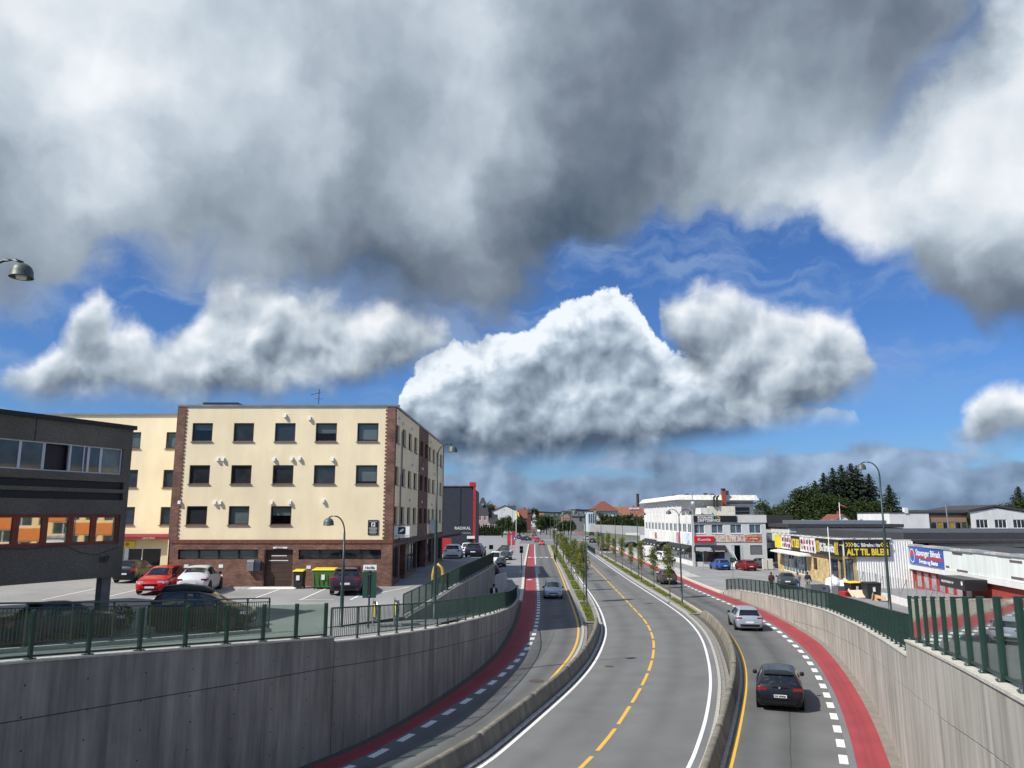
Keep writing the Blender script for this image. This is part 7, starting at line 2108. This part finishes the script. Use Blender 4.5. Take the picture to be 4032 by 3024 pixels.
# direction sign, back view, with the white name plate
t = thing('sign_post', 'green sign back with white Nordlia name plate on a dark post', 'sign', (-6.15, 34.2, 2.92))
MB().lathe([(.04, 0), (.04, 2.55), (.02, 2.56)], 8).build('post', DARKM, t)
MB().box(-.29, -.03, 1.25, -.075, .03, 2.35).box(.075, -.03, 1.25, .29, .03, 2.35).box(-.075, .0, 1.25, .075, .03, 2.35).build('sign_back', mat('sign_green_back', (.012, .06, .035), .5), t)
MB().box(-.29, -.05, 2.42, .29, -.02, 2.64).build('name_plate', SIGNW, t)
text(t, Matrix.Identity(4), 'Nordlia', 0, 2.47, .12, SIGNB, -.055, 'CENTER', w=.40)
for z in (1.35, 2.25):
    MB().lathe([(.016, 0), (.016, .03)], 6, (-.03, -.07, z), axis='y').lathe([(.016, 0), (.016, .03)], 6, (.03, -.07, z), axis='y').build('clamp_bolt', STEEL, t)
# staggered cycle barriers
for i, (x, y) in enumerate(((-6.1, 35.0), (-5.25, 35.6))):
    t = thing('cycle_barrier', ('blue and yellow cycle barrier nearest the sign post', 'blue and yellow cycle barrier right of its twin')[i], 'barrier', (x, y, walk_z(y)), -1.2, 'cycle barriers on the footpath')
    MB().tube([(0, 0, 0), (0, 0, 1.15)], .04, 8).build('post', STEEL, t)
    MB().box(.05, -.03, .35, .75, .03, 1.05).build('panel', mat('barrier_blue', (.02, .035, .10), .5), t)
    for k in range(3): MB().poly([(.3 + k * .15, -.036, .42), (.42 + k * .15, -.036, .42), (.34 + k * .15, -.036, .98), (.22 + k * .15, -.036, .98)]).build('chevron', YELP, t)
    MB().tube([(.05, 0, .3), (.8, 0, .3), (.85, 0, .4), (.85, 0, 1.0), (.78, 0, 1.1), (.05, 0, 1.1)], .03, 7).build('rim_tube', STEEL, t)
# yellow life ring case and hose stand by the tall lamp
t = thing('yellow_tube_stand', 'looped yellow tube stand beside the tall lamp at the upper railing', 'stand', (-4.4, 47.0, lot_z(47.0)))
MB().tube([(-.28, 0, 0), (-.3, 0, .9), (-.2, 0, 1.35), (0, 0, 1.5), (.22, 0, 1.35), (.33, 0, .9), (.3, 0, 0)], .10, 10).build('outer_loop', mat('yellow_pipe', (.46, .31, .03), .5, var=.2), t, smooth=True)
MB().tube([(-.22, .15, 0), (-.24, .15, .85), (0, .15, 1.2), (.25, .15, .85), (.22, .15, 0)], .06, 8).build('inner_loop', mat('yellow_pipe', (.7, .48, .03)), t, smooth=True)
# electric cabinets by the stair
for i, x in enumerate((36.15, 36.95)):
    t = thing('cable_cabinet', ('pale grey cable cabinet next to the stair', 'pale grey cable cabinet right of its twin')[i], 'cabinet', (x, 112.8, .16), 0, 'cable cabinets by the white building')
    bevel(MB().box(-.33, -.2, .1, .33, .2, 1.55).build('case', mat('cabinet_grey', (.55, .56, .52), .6, var=.05), t), .02)
    MB().box(-.3, -.15, 0, .3, .15, .1).build('plinth', CONC, t)
# round and square signs, signals, poles along the road
def sign(label, loc, h, shape, c1, c2=None, rz=0, s=.35):
    t = thing('road_sign', label, 'road sign', loc, rz)
    MB().lathe([(.035, 0), (.035, h), (.01, h + .02)], 7).build('post', STEEL, t)
    if shape == 'square': MB().box(-s, -.05, h - 2 * s, s, -.035, h).build('plate', c1, t)
    elif shape == 'round': MB().lathe([(s, -.05), (s, -.035)], 20, (0, 0, h - s), axis='y').build('plate', c1, t)
    elif shape == 'tri': MB().extr([(-s, -.05, h), (s, -.05, h), (0, -.05, h - 1.7 * s)], (0, .015, 0)).build('plate', c1, t)
    elif shape == 'arrow': MB().extr([(-s * 2, -.05, h - .3), (s * 2, -.05, h - .3), (s * 2.6, -.05, h - .05), (s * 2, -.05, h + .2), (-s * 2, -.05, h + .2)], (0, .03, 0)).build('plate', c1, t)
    if c2 is not None:
        if shape == 'square': MB().extr([(-s * .6, -.06, h - 1.6 * s), (s * .6, -.06, h - 1.6 * s), (0, -.06, h - .5 * s)], (0, .008, 0)).build('symbol', c2, t)
        elif shape == 'tri': MB().extr([(-s * .6, -.06, h - .16 * s), (s * .6, -.06, h - .16 * s), (0, -.06, h - 1.25 * s)], (0, .008, 0)).build('symbol', c2, t)
    return t
SB = mat('sign_blue', (.02, .08, .36), .5)
sign('blue square crossing sign on the left pavement', (.55, 172, .1), 3.3, 'square', SB, SIGNW)
sign('small dark sign back on a post beside the plaza wall', (-3.0, 113, .05), 3.6, 'square', DARKM, s=.3)
sign('white give-way sign beyond the right junction', (33, 300, .1), 3.2, 'tri', REDP, SIGNW, s=.5)
sign('blue round sign by the right median trees', (24.5, 212, .1), 3.3, 'round', SB, s=.45)
sign('white direction arrow board by the grey wall', (31.5, 206, .1), 3.2, 'arrow', SIGNW, s=.8)
sign('grey direction arrow sign at the corner of the white building', (27.2, 112, .15), 3.0, 'arrow', mat('sign_greyblue', (.42, .47, .50), .5), s=.5)
sign('dark green sign back in front of the parked blue car', (24.6, 88, .15), 3.0, 'square', mat('sign_green_back', (.012, .06, .035)), s=.28)
def signal(label, loc):
    t = thing('traffic_signal', label, 'traffic light', loc)
    MB().lathe([(.06, 0), (.05, 3.2)], 8).build('post', POSTG, t)
    for z in (2.42, 2.92):
        b = MB().box(-.25, -.12, z, .25, .12, z + .46).build('signal_head', BLACK, t)
        for k in range(2): MB().lathe([(.085, -.14), (.095, -.20), (.085, -.20)], 10, (0, 0, z + .12 + .22 * k), axis='y', caps=False).build('visor', BLACK, b)
signal('dark traffic signal on the left pavement before the crossing', (1.35, 113, .1))
sh_l = thing('bus_shelter', 'small dark shelter frame on the left median crossing', 'shelter', (8.4, 148, .1))
MB().box(-.08, 0, 0, .08, .16, 2.6).box(-.3, -.1, 2.6, .35, 2.4, 2.75).build('frame', DARKM, sh_l)
cr_l = railing('guard_rail', 'dark guard rail beside the left lane crossing', [Vector((7.35, 132, 0)), Vector((7.75, 146, 0))], lambda y: .1, 2.0, 1.1, .14, .02)
cr_r = railing('guard_rail', 'pale steel guard rail on the right median crossing', [Vector((16.9, 160, 0)), Vector((17.9, 186, 0))], lambda y: .1, 2.0, 1.1, .3, .03)
lv = thing('low_plaza_wall', 'low stone wall edging the plaza beside the left pavement', 'wall', (0, 0, 0))
Q = [Vector((-3.4, 112, 0)), Vector((-2.4, 124, 0)), Vector((-1.3, 150, 0)), Vector((-.2, 172, 0))]
MB().loft([[(p.x, p.y, 0), (p.x + .35, p.y, 0), (p.x + .35, p.y, .55), (p.x, p.y, .55)] for p in Q]).build('wall_body', CONC, lv)
for i in range(4):
    t = thing('planter_block', 'dark square planter block by the plaza wall, %s from the flag pole' % ORD(i), 'planter', (-1.6 - i * .22, 188 - i * 9.5, .05), 0, 'planter blocks on the plaza')
    bevel(MB().box(-1.0, -.5, 0, 1.0, .5, .9).build('block', mat('planter_dark', (.05, .05, .05), .8, var=.1), t), .04)
    MB().box(-.9, -.4, .9, .9, .4, .94).build('soil', DIRT, t)

# ------------------------------------------------------------------ far houses, walls and trees
def gable_house(name, label, x0, x1, y, depth, zb, ze, zr, wall, roof, wins=(), ridge='x', frame=WBF, group=None, overhang=.3):
    """ridge 'x': roof ridge across the view; 'y': gable faces the camera"""
    t = thing(name, label, 'house', (0, 0, 0), 0, group)
    M0 = frameM((x0, y, zb), 0); W = x1 - x0; H = ze - zb
    hs = [(a * W, b * H, c_ * W, d * H) for a, b, c_, d in wins]
    mb = wall_holes(MB(M0), 0, W, 0, H, hs, .15)
    if ridge == 'y': mb.poly([(0, 0, H), (W, 0, H), (W / 2, 0, zr - zb)])
    mb.build('wall', wall, t, fix=False)
    sd = MB(M0).quad((W, 0, 0), (W, depth, 0), (W, depth, H), (W, 0, H)).quad((0, 0, 0), (0, depth, 0), (0, depth, H), (0, 0, H)).quad((0, depth, 0), (W, depth, 0), (W, depth, H), (0, depth, H))
    if ridge == 'x': sd.poly([(W, 0, H), (W, depth, H), (W, depth / 2, zr - zb)]).poly([(0, 0, H), (0, depth, H), (0, depth / 2, zr - zb)])
    sd.build('side_wall', wall, t)
    o = overhang; hr = zr - zb
    if ridge == 'x':
        r_ = MB(M0).loft([[(-o, -o, H - .1), (-o, depth / 2, hr + .1), (-o, depth + o, H - .1), (-o, depth + o, H + .1), (-o, depth / 2, hr + .35), (-o, -o, H + .1)], [(W + o, -o, H - .1), (W + o, depth / 2, hr + .1), (W + o, depth + o, H - .1), (W + o, depth + o, H + .1), (W + o, depth / 2, hr + .35), (W + o, -o, H + .1)]])
    else:
        r_ = MB(M0).loft([[(-o, -o, H - .1), (W / 2, -o, hr + .1), (W + o, -o, H - .1), (W + o, -o, H + .12), (W / 2, -o, hr + .35), (-o, -o, H + .12)], [(-o, depth + o, H - .1), (W / 2, depth + o, hr + .1), (W + o, depth + o, H - .1), (W + o, depth + o, H + .12), (W / 2, depth + o, hr + .35), (-o, depth + o, H + .12)]])
    rf = r_.build('roof', roof, t)
    MB(M0).box(W * .62, depth * .45, hr - .4, W * .62 + .6, depth * .45 + .6, hr + 1.1).build('chimney', mat('chimney_brick', (.26, .07, .04)), rf)
    for h in hs: window(t, M0, *h, frame, GL_A, .1, .1, mull=(.5,))
    return t
SLATE = mat('slate_roof', (.028, .030, .036), .7, var=.3, scale=3, bump=.3, bscale=6)
TILE = mat('red_tile_roof', (.165, .058, .036), .85, var=.25, scale=2.5, bump=.3, bscale=8)
TILEO = mat('orange_tile_roof', (.24, .095, .055), .85, var=.18, scale=2, bump=.2)
PINK = mat('pink_render', (.42, .29, .28), .9, var=.08)
WHITEH = mat('white_board', (.66, .67, .66), .8, var=.08)
DARKH = mat('dark_board', (.10, .10, .11), .8, var=.12)
BROWNH = mat('brown_brick_wall', (.26, .16, .09), .9, var=.15)
def fx(u, y): return (u - 2016) * y * .9853 / 3028       # measured bearing at a chosen distance
def fz(v, y): return CAMH + (2036 - v) * y * 1.03 / 3028
def house(name, label, u0, u1, y, v_eave, v_ridge, wall, roof, depth=14, wins=(), ridge='x', zb=0.0, **k):
    return gable_house(name, label, fx(u0, y), fx(u1, y), y, depth, zb, fz(v_eave, y), fz(v_ridge, y), wall, roof, wins, ridge, **k)
# pink villa with the steep slate roof
pv = thing('pink_villa', 'pink villa with steep dark slate roof behind a clipped hedge', 'house', (0, 0, 0))
YV = 340
MV = frameM((fx(1876, YV), YV, 0), 0) @ Matrix.Diagonal((fx(1964, YV) - fx(1876, YV), .8 * 13.5, 1, 1)) @ Matrix.Diagonal((1 / 13.5, 1 / 13.5, (fz(1963, YV)) / 18.0, 1))
pw2 = [(1.2, 7.0, 3.0, 9.6), (4.4, 7.0, 6.2, 9.6), (4.8, 2.4, 8.0, 5.0), (9.2, 2.4, 10.4, 5.0), (11.2, 2.4, 12.4, 5.0)]
wall_holes(MB(MV), 0, 7.2, 0, 10.2, [p for p in pw2 if p[2] < 7.2], .2).build('wall', PINK, pv, fix=False)
wall_holes(MB(MV), 7.2, 13.5, 0, 6.4, [p for p in pw2 if p[0] > 7.2], .2).build('wall', PINK, pv, fix=False)
for h in pw2:
    window(pv, MV if h != pw2[2] else MV @ Matrix.Translation((0, -.2, 0)), *h, WBF, GL_A, .16, .12, mull=(.5,) if h != pw2[2] else (.33, .66), trans=(.6,))
MB(MV).loft([[(-.5, -.5, 10.0), (7.7, -.5, 10.0), (7.7, 9, 10.0), (-.5, 9, 10.0)], [(.8, 1.0, 13.4), (6.4, 1.0, 13.4), (6.4, 8, 13.4), (.8, 8, 13.4)], [(2.8, 3.5, 18.0), (4.4, 3.5, 18.0), (4.4, 5, 18.0), (2.8, 5, 18.0)]]).build('roof', SLATE, pv)
MB(MV).loft([[(7.3, -.6, 6.2), (14.3, -.6, 6.2), (14.3, 9, 6.2), (7.3, 9, 6.2)], [(7.3, .6, 8.6), (12.4, .8, 8.2), (12.4, 8, 8.2), (7.3, 8, 8.6)], [(7.3, 3, 13.5), (8.4, 3.4, 12.4), (8.4, 5, 12.4), (7.3, 5, 13.5)]]).build('roof', SLATE, pv)
MB(MV).box(3.0, .2, 14.1, 4.3, 1.6, 15.1).build('dormer', STEEL, pv)
MB(MV).box(2.2, 8.9, 0, 12.5, 20, 9.8).build('rear_wing', PINK, pv)
MB(MV).box(.05, .3, 0, 7.1, 9, 10).box(7.2, .3, 0, 13.4, 9, 6.3).build('inner_body', PINK, pv)
house('gable_hall', 'long white gable wall of a hall behind the pink villa', 1941, 2036, 385, 2013, 1994, WHITEH, SLATE, 30, ridge='y')
house('brown_house', 'dark house with rusty red roof along the left street', 2044, 2075, 400, 2041, 2006, DARKH, TILE, 14, wins=((.3, .5, .45, .75),), ridge='x')
house('red_house', 'dark red house above the left street', 2066, 2091, 450, 2020, 2009, mat('red_board', (.15, .045, .04), .8), SLATE)
house('terrace_house', 'grey terrace house further down the left street', 2073, 2088, 470, 2028, 2018, mat('grey_board', (.36, .37, .38), .8, var=.08), SLATE, wins=((.3, .5, .5, .7),), ridge='y')
house('white_house', 'small white house on the slope at the street end', 2094, 2111, 640, 2033, 2020, WHITEH, SLATE, wins=((.2, .6, .36, .78), (.6, .6, .76, .78)), ridge='y')
house('white_garage', 'low white building closing the left street', 2087, 2126, 600, 2052, 2041, WHITEH, SLATE, wins=((.1, .05, .22, .5), (.55, .05, .72, .5)), ridge='y')
house('distant_house', 'small pink lit house far off on the hill', 2124, 2140, 900, 2028, 2022, mat('pink_far', (.6, .4, .38), .9), TILEO)
house('hillside_house', 'white house on the rise behind the left roofs', 2007, 2030, 520, 2005, 1995, WHITEH, SLATE, wins=((.2, .75, .35, .9), (.6, .75, .75, .9)))
house('pale_terrace', 'pale terrace behind the pink villa roof', 1925, 1958, 430, 2012, 1998, mat('tan_wall', (.4, .33, .28), .9), TILEO)
house('beige_block', 'brown beige block behind the median trees', 2216, 2252, 500, 2020, 2014, BROWNH, SLATE, 16, wins=((.1, .72, .2, .88), (.3, .72, .4, .88), (.5, .72, .6, .88), (.7, .72, .8, .88), (.1, .45, .2, .6), (.5, .45, .6, .6)))
# flat grey modern block, white block and the red hipped roof house
fb = thing('grey_flat_block', 'modern grey flat-roofed building at the curve', 'building', (0, 0, 0))
MFB = frameM((fx(2252, 430), 430, 0), 0); Wf = fx(2322, 430) - fx(2252, 430); Hf = fz(2010, 430)
fbh = [(Wf * .42, 5.2, Wf * .58, 7.4), (Wf * .85, 5.0, Wf * .97, 7.2), (Wf * .1, 1, Wf * .25, 3.2), (Wf * .6, 1, Wf * .75, 3.2)]
wall_holes(MB(MFB), 0, Wf, 0, Hf, fbh, .3).build('wall', mat('grey_clad', (.17, .175, .185), .7, var=.1), fb, fix=False)
for h in fbh: window(fb, MFB, *h, DARKM, GL_A, .15, .2, mull=(.5,))
MB(MFB).box(-.3, -.4, Hf - 3.6, Wf + .3, 16, Hf - 3.3).box(-.3, -.4, Hf, Wf + .3, 16, Hf + .4).build('roof_slab', DARKM, fb)
wt_ = thing('white_cube_building', 'white and pale blue rounded building beside the noise wall', 'building', (0, 0, 0))
MB().box(fx(2314, 410), 410, 0, fx(2350, 410), 425, fz(2018, 410)).build('wall', mat('pale_blue_white', (.55, .62, .66), .5, var=.15, scale=.7, stretch=(1, 1, .3)), wt_)
for k in range(4): MB().box(fx(2318 + k * 8, 410), 409.9, 4.5, fx(2323 + k * 8, 410), 409.99, fz(2024, 410)).build('window', GL_W, wt_)
hip = thing('hipped_house', 'white house with large rusty red hipped roof', 'house', (0, 0, 0))
YH = 445; W_ = fx(2434, YH) - fx(2328, YH); H_ = fz(2012, YH)
MH = frameM((fx(2328, YH), YH, 0), 0)
hh = [(W_ * .08, H_ * .62, W_ * .13, H_ * .86), (W_ * .3, H_ * .62, W_ * .35, H_ * .86), (W_ * .84, H_ * .62, W_ * .89, H_ * .86)]
wall_holes(MB(MH), 0, W_, 0, H_, hh, .2).build('wall', WHITEH, hip, fix=False)
for h in hh: window(hip, MH, *h, WBF, GL_A, .1, .1)
HA = fz(1976, YH)
MB(MH).loft([[(-.7, -1, H_ - .2), (W_ + .7, -1, H_ - .2), (W_ + .7, 17, H_ - .2), (-.7, 17, H_ - .2)], [(W_ * .44, 6, HA), (W_ * .56, 6, HA), (W_ * .56, 9, HA), (W_ * .44, 9, HA)]]).build('roof', TILE, hip)
MB(MH).box(.1, .3, 0, W_ - .1, 16, H_ - .3).build('inner_body', WHITEH, hip)
house('tiled_hall', 'long hall with orange tiled roof and roof lights behind the hedge', 2412, 2560, 480, 2035, 1999, WHITEH, TILEO, 24, ridge='x')
for k in range(3): tag(MB().box(fx(2480 + k * 14, 486), 487, fz(2007, 488), fx(2491 + k * 14, 486), 488, fz(2001, 488)).build('roof_light', WHITEH), 'white roof light on the orange tiled hall, %s from the left' % ORD(k), 'roof light', 'roof lights on the tiled hall')
cs = thing('brick_chimney', 'tall dark industrial chimney behind the orange roof', 'chimney', (fx(2513, 530), 530, 0))
Hc = fz(1949, 530)
MB().lathe([(1.3, 0), (1.0, Hc * .75), (.9, Hc - .9), (1.05, Hc - .8), (1.05, Hc), (.8, Hc)], 14).build('shaft', mat('chimney_dark', (.06, .035, .03), .9, var=.2), cs)
# curved grey noise wall of upright panels
nw = thing('noise_wall', 'curved grey panel noise wall beyond the right junction', 'wall', (0, 0, 0))
Q = resample(smoothline([(57, 235), (55, 270), (52.0, 302), (49.5, 340), (45.5, 375), (42, 397), (40, 420), (38.5, 450)], 2), 3.0)
GP = mat('grey_panel', (.30, .305, .31), .8, var=.1, scale=1, stretch=(1, 1, .2))
for a, b in zip(Q, Q[1:]):
    d = (b - a).normalized(); n = Vector((d.y, -d.x, 0)) * .1
    MB().extr([a + d * .03 - n, b - d * .03 - n, b - d * .03 + n, a + d * .03 + n], (0, 0, 3.9)).build('wall_panel', GP, nw)
t = thing('notice_board', 'white and red notice board by the noise wall', 'sign', (fx(2534, 185), 185, .1))
MB().box(-.9, 0, .5, .9, .1, 3.3).build('board', SIGNW, t); MB().box(-.3, -.02, .6, .85, -.005, 2.0).build('red_part', REDP, t); MB().box(-.85, .02, 0, -.78, .08, .5).box(.78, .02, 0, .85, .08, .5).build('leg', STEEL, t)

# hedge in front of the villa: clipped evergreen columns
hd_me = []
for k in range(4):
    v, f = [], []
    rng.seed(90 + k)
    for q in range(700):
        z = rng.uniform(.1, 4.2); r = .62 * (1 - (z / 4.4) ** 3) * rng.random() ** .35; a = rng.uniform(0, 6.28)
        leaf(v, f, Vector((r * math.cos(a), r * math.sin(a), z)), .24)
    m_ = MB(); m_.v, m_.f = v, f; hd_me.append(m_.mesh('foliage', LEAF_D))
for k in range(11):
    t = thing('clipped_conifer', 'dark clipped conifer column in the villa hedge, %s from the navy building' % ORD(k), 'shrub', (fx(1877, 322) + k * .98, 322, .05), k, 'clipped hedge before the pink villa')
    t.scale = (1, 1, 1.05 + .1 * math.sin(k * 2.2))
    link('foliage', hd_me[k % 4], t)
# broadleaf and conifer stands
BT = [broad_tree(40 + k, 9, 3.6, LEAF_D if k % 2 else LEAF_M, 3000, .24) for k in range(4)]
BTB = [broad_tree(60 + k, 10, 4.2, LEAF_D, 5200, .22, .1, 20) for k in range(3)]
CF = [conifer(70 + k, 14, 5.0, 54, .34) for k in range(3)]
def T(name, label, u, y, v_top, me, H0, rz=0, group=None):
    return plant_tree(name, label, (fx(u, y), y, 0), me, group, fz(v_top, y) / H0, rz)
for i, (u, y, v) in enumerate(((1978, 300, 2026), (2003, 295, 2028), (2032, 290, 2034), (2046, 292, 2038), (2062, 330, 2062))):
    T('street_tree', 'dark broadleaf tree between villa and junction, %s from the villa' % ORD(i), u, y, v, BT[(i * 2 + 1) % 4], 9, i, 'trees before the left street')
for i, (u, y, v) in enumerate(((2128, 345, 2034), (2140, 380, 2026), (2152, 350, 2028), (2160, 420, 2030), (2205, 330, 2048), (2222, 340, 2044), (2238, 330, 2047), (2250, 350, 2046), (2185, 420, 2040))):
    T('avenue_tree', 'full grown avenue tree beyond the junction, %s in the two rows' % ORD(i), u, y, v, BT[(i + 1) % 4], 9, i * 1.7, 'avenue trees beyond the junction')
for i, (u, y, v) in enumerate(((2364, 400, 2018), (2380, 398, 2022), (2396, 395, 2020), (2412, 392, 2024), (2435, 396, 2022), (2452, 390, 2030), (2468, 392, 2018), (2484, 388, 2034), (2500, 386, 2030), (2516, 384, 2033), (2532, 380, 2036))):
    T('hedge_tree', 'dark tree in the row above the noise wall, %s from its left end' % ORD(i), u, y, v, BT[(i * 3) % 4], 9, i * 2.3, 'trees above the noise wall')
# tall dark stand on the right
for i, (u, y, v) in enumerate(((3245, 262, 1868), (3285, 266, 1850), (3325, 270, 1838), (3362, 268, 1832), (3395, 272, 1840), (3215, 259, 1898), (3428, 270, 1872))):
    T('conifer', 'tall dark conifer in the stand behind the shops, %s of seven' % ORD(i), u, y, v, CF[i % 3], 14, i * 1.1, 'tall conifers behind the shops')
T('conifer', 'separate dark conifer just right of the tall lamp', 3512, 268, 1914, CF[1], 14, 2)
for i, (u, y, v) in enumerate(((3078, 240, 1985), (3112, 238, 1950), (3146, 235, 1928), (3182, 232, 1918), (3220, 230, 1930), (3262, 228, 1950), (3305, 228, 1968), (3350, 230, 1978), (3395, 232, 1972), (3440, 236, 1975), (3478, 238, 1982))):
    T('broad_tree', 'dense dark broadleaf tree below the conifers, %s from the left' % ORD(i), u, y, v, BTB[i % 3], 10, i * 1.9, 'broadleaf trees below the conifers')
T('broad_tree', 'rounded dark tree rising right behind the white building', 3010, 205, 1974, BTB[0], 10, 1)
T('broad_tree', 'paler green tree beside the dark tree behind the white building', 3056, 250, 1993, BT[0], 9, 2)
T('broad_tree', 'rounded dark tree behind the white gabled block', 3770, 270, 1981, BTB[1], 10, 0.4)
T('conifer', 'dark conifer at the right picture edge', 4018, 262, 1920, CF[2], 14, 0)
for i, (u, y, v) in enumerate(((3962, 255, 1985), (4000, 262, 1978), (4035, 258, 1970))):
    T('broad_tree', 'bushy tree under the right edge conifer, %s of three' % ORD(i), u, y, v, BTB[i % 3], 10, i, 'trees at the right edge')
for i, (u, y, v) in enumerate(((1927, 420, 1982), (1984, 460, 1986), (2018, 560, 1996), (2104, 660, 2000), (2168, 600, 2024), (2090, 620, 2022))):
    T('roofline_tree', 'tree top showing above the left roofs, %s from the villa' % ORD(i), u, y, v, BT[i % 4], 9, i, 'tree tops above the left roofs')
# house roof and flag pole in front of the tall stand
house('red_roof_house', 'small red roofed house with white gable below the conifers', 3290, 3350, 205, 2052, 2030, WHITEH, TILE, 10, ridge='y')
t = pole('flag_pole', 'white flag pole with small pennant before the conifers', (fx(3308, 190), 190, 0), fz(1982, 190), .10, WHITE)
hp = fz(1982, 190)
MB().loft([[(.1, 0, hp - .2), (.1, 0, hp - .8)], [(.9, .1, hp - .6), (.9, .1, hp - .95)], [(1.8, 0, hp - 1.2), (1.8, 0, hp - 1.25)]], False, False).build('pennant', mat('pennant_red', (.4, .08, .08), .7), t, fix=False)
# far wooded hills on the skyline
hills = MB()
for lay, (y, zb, amp, seed) in enumerate(((700, 6, 7, 1.0), (1100, 9, 10, 2.3), (1700, 14, 12, 4.1))):
    pts = []
    n = 220
    for i in range(n + 1):
        x = -900 + 1800 * i / n * (1 + lay * .5) - lay * 200
        z = zb + amp * (.5 + .5 * math.sin(i * .21 + seed)) * (.6 + .4 * math.sin(i * .053 + seed * 2)) + rng.uniform(0, 2.2)
        pts.append((x, y + 40 * math.sin(i * .3), z))
    hills.strip([(p[0], p[1], -.5) for p in pts], pts)
    hills.strip(pts, [(p[0], p[1] + 120, p[2] * .4) for p in pts])
structure(hills.build('hills', mat('far_woods', (.035, .055, .035), .95, var=.5, col2=(.06, .07, .05), scale=.06, detail=6), fix=False))
# scattered far woods in front of them: one mass of crowns
fw2 = MB(); v, f = [], []
rng.seed(5)
for k in range(420):
    x = rng.uniform(-260, 420); y = rng.uniform(420, 640); r = rng.uniform(3, 6); h = rng.uniform(5, 11)
    if -20 < x < 60 and y < 560: continue
    for q in range(46):
        d = Vector((rng.gauss(0, 1), rng.gauss(0, 1), rng.gauss(0, .8))).normalized() * r * rng.random() ** .4
        leaf(v, f, Vector((x, y, h * .6)) + d, rng.uniform(.7, 1.3))
fw2.v, fw2.f = v, f
tag(fw2.build('far_woods', LEAF_D, None, fix=False), 'dark belt of woods along the horizon', 'woods', kind='stuff')
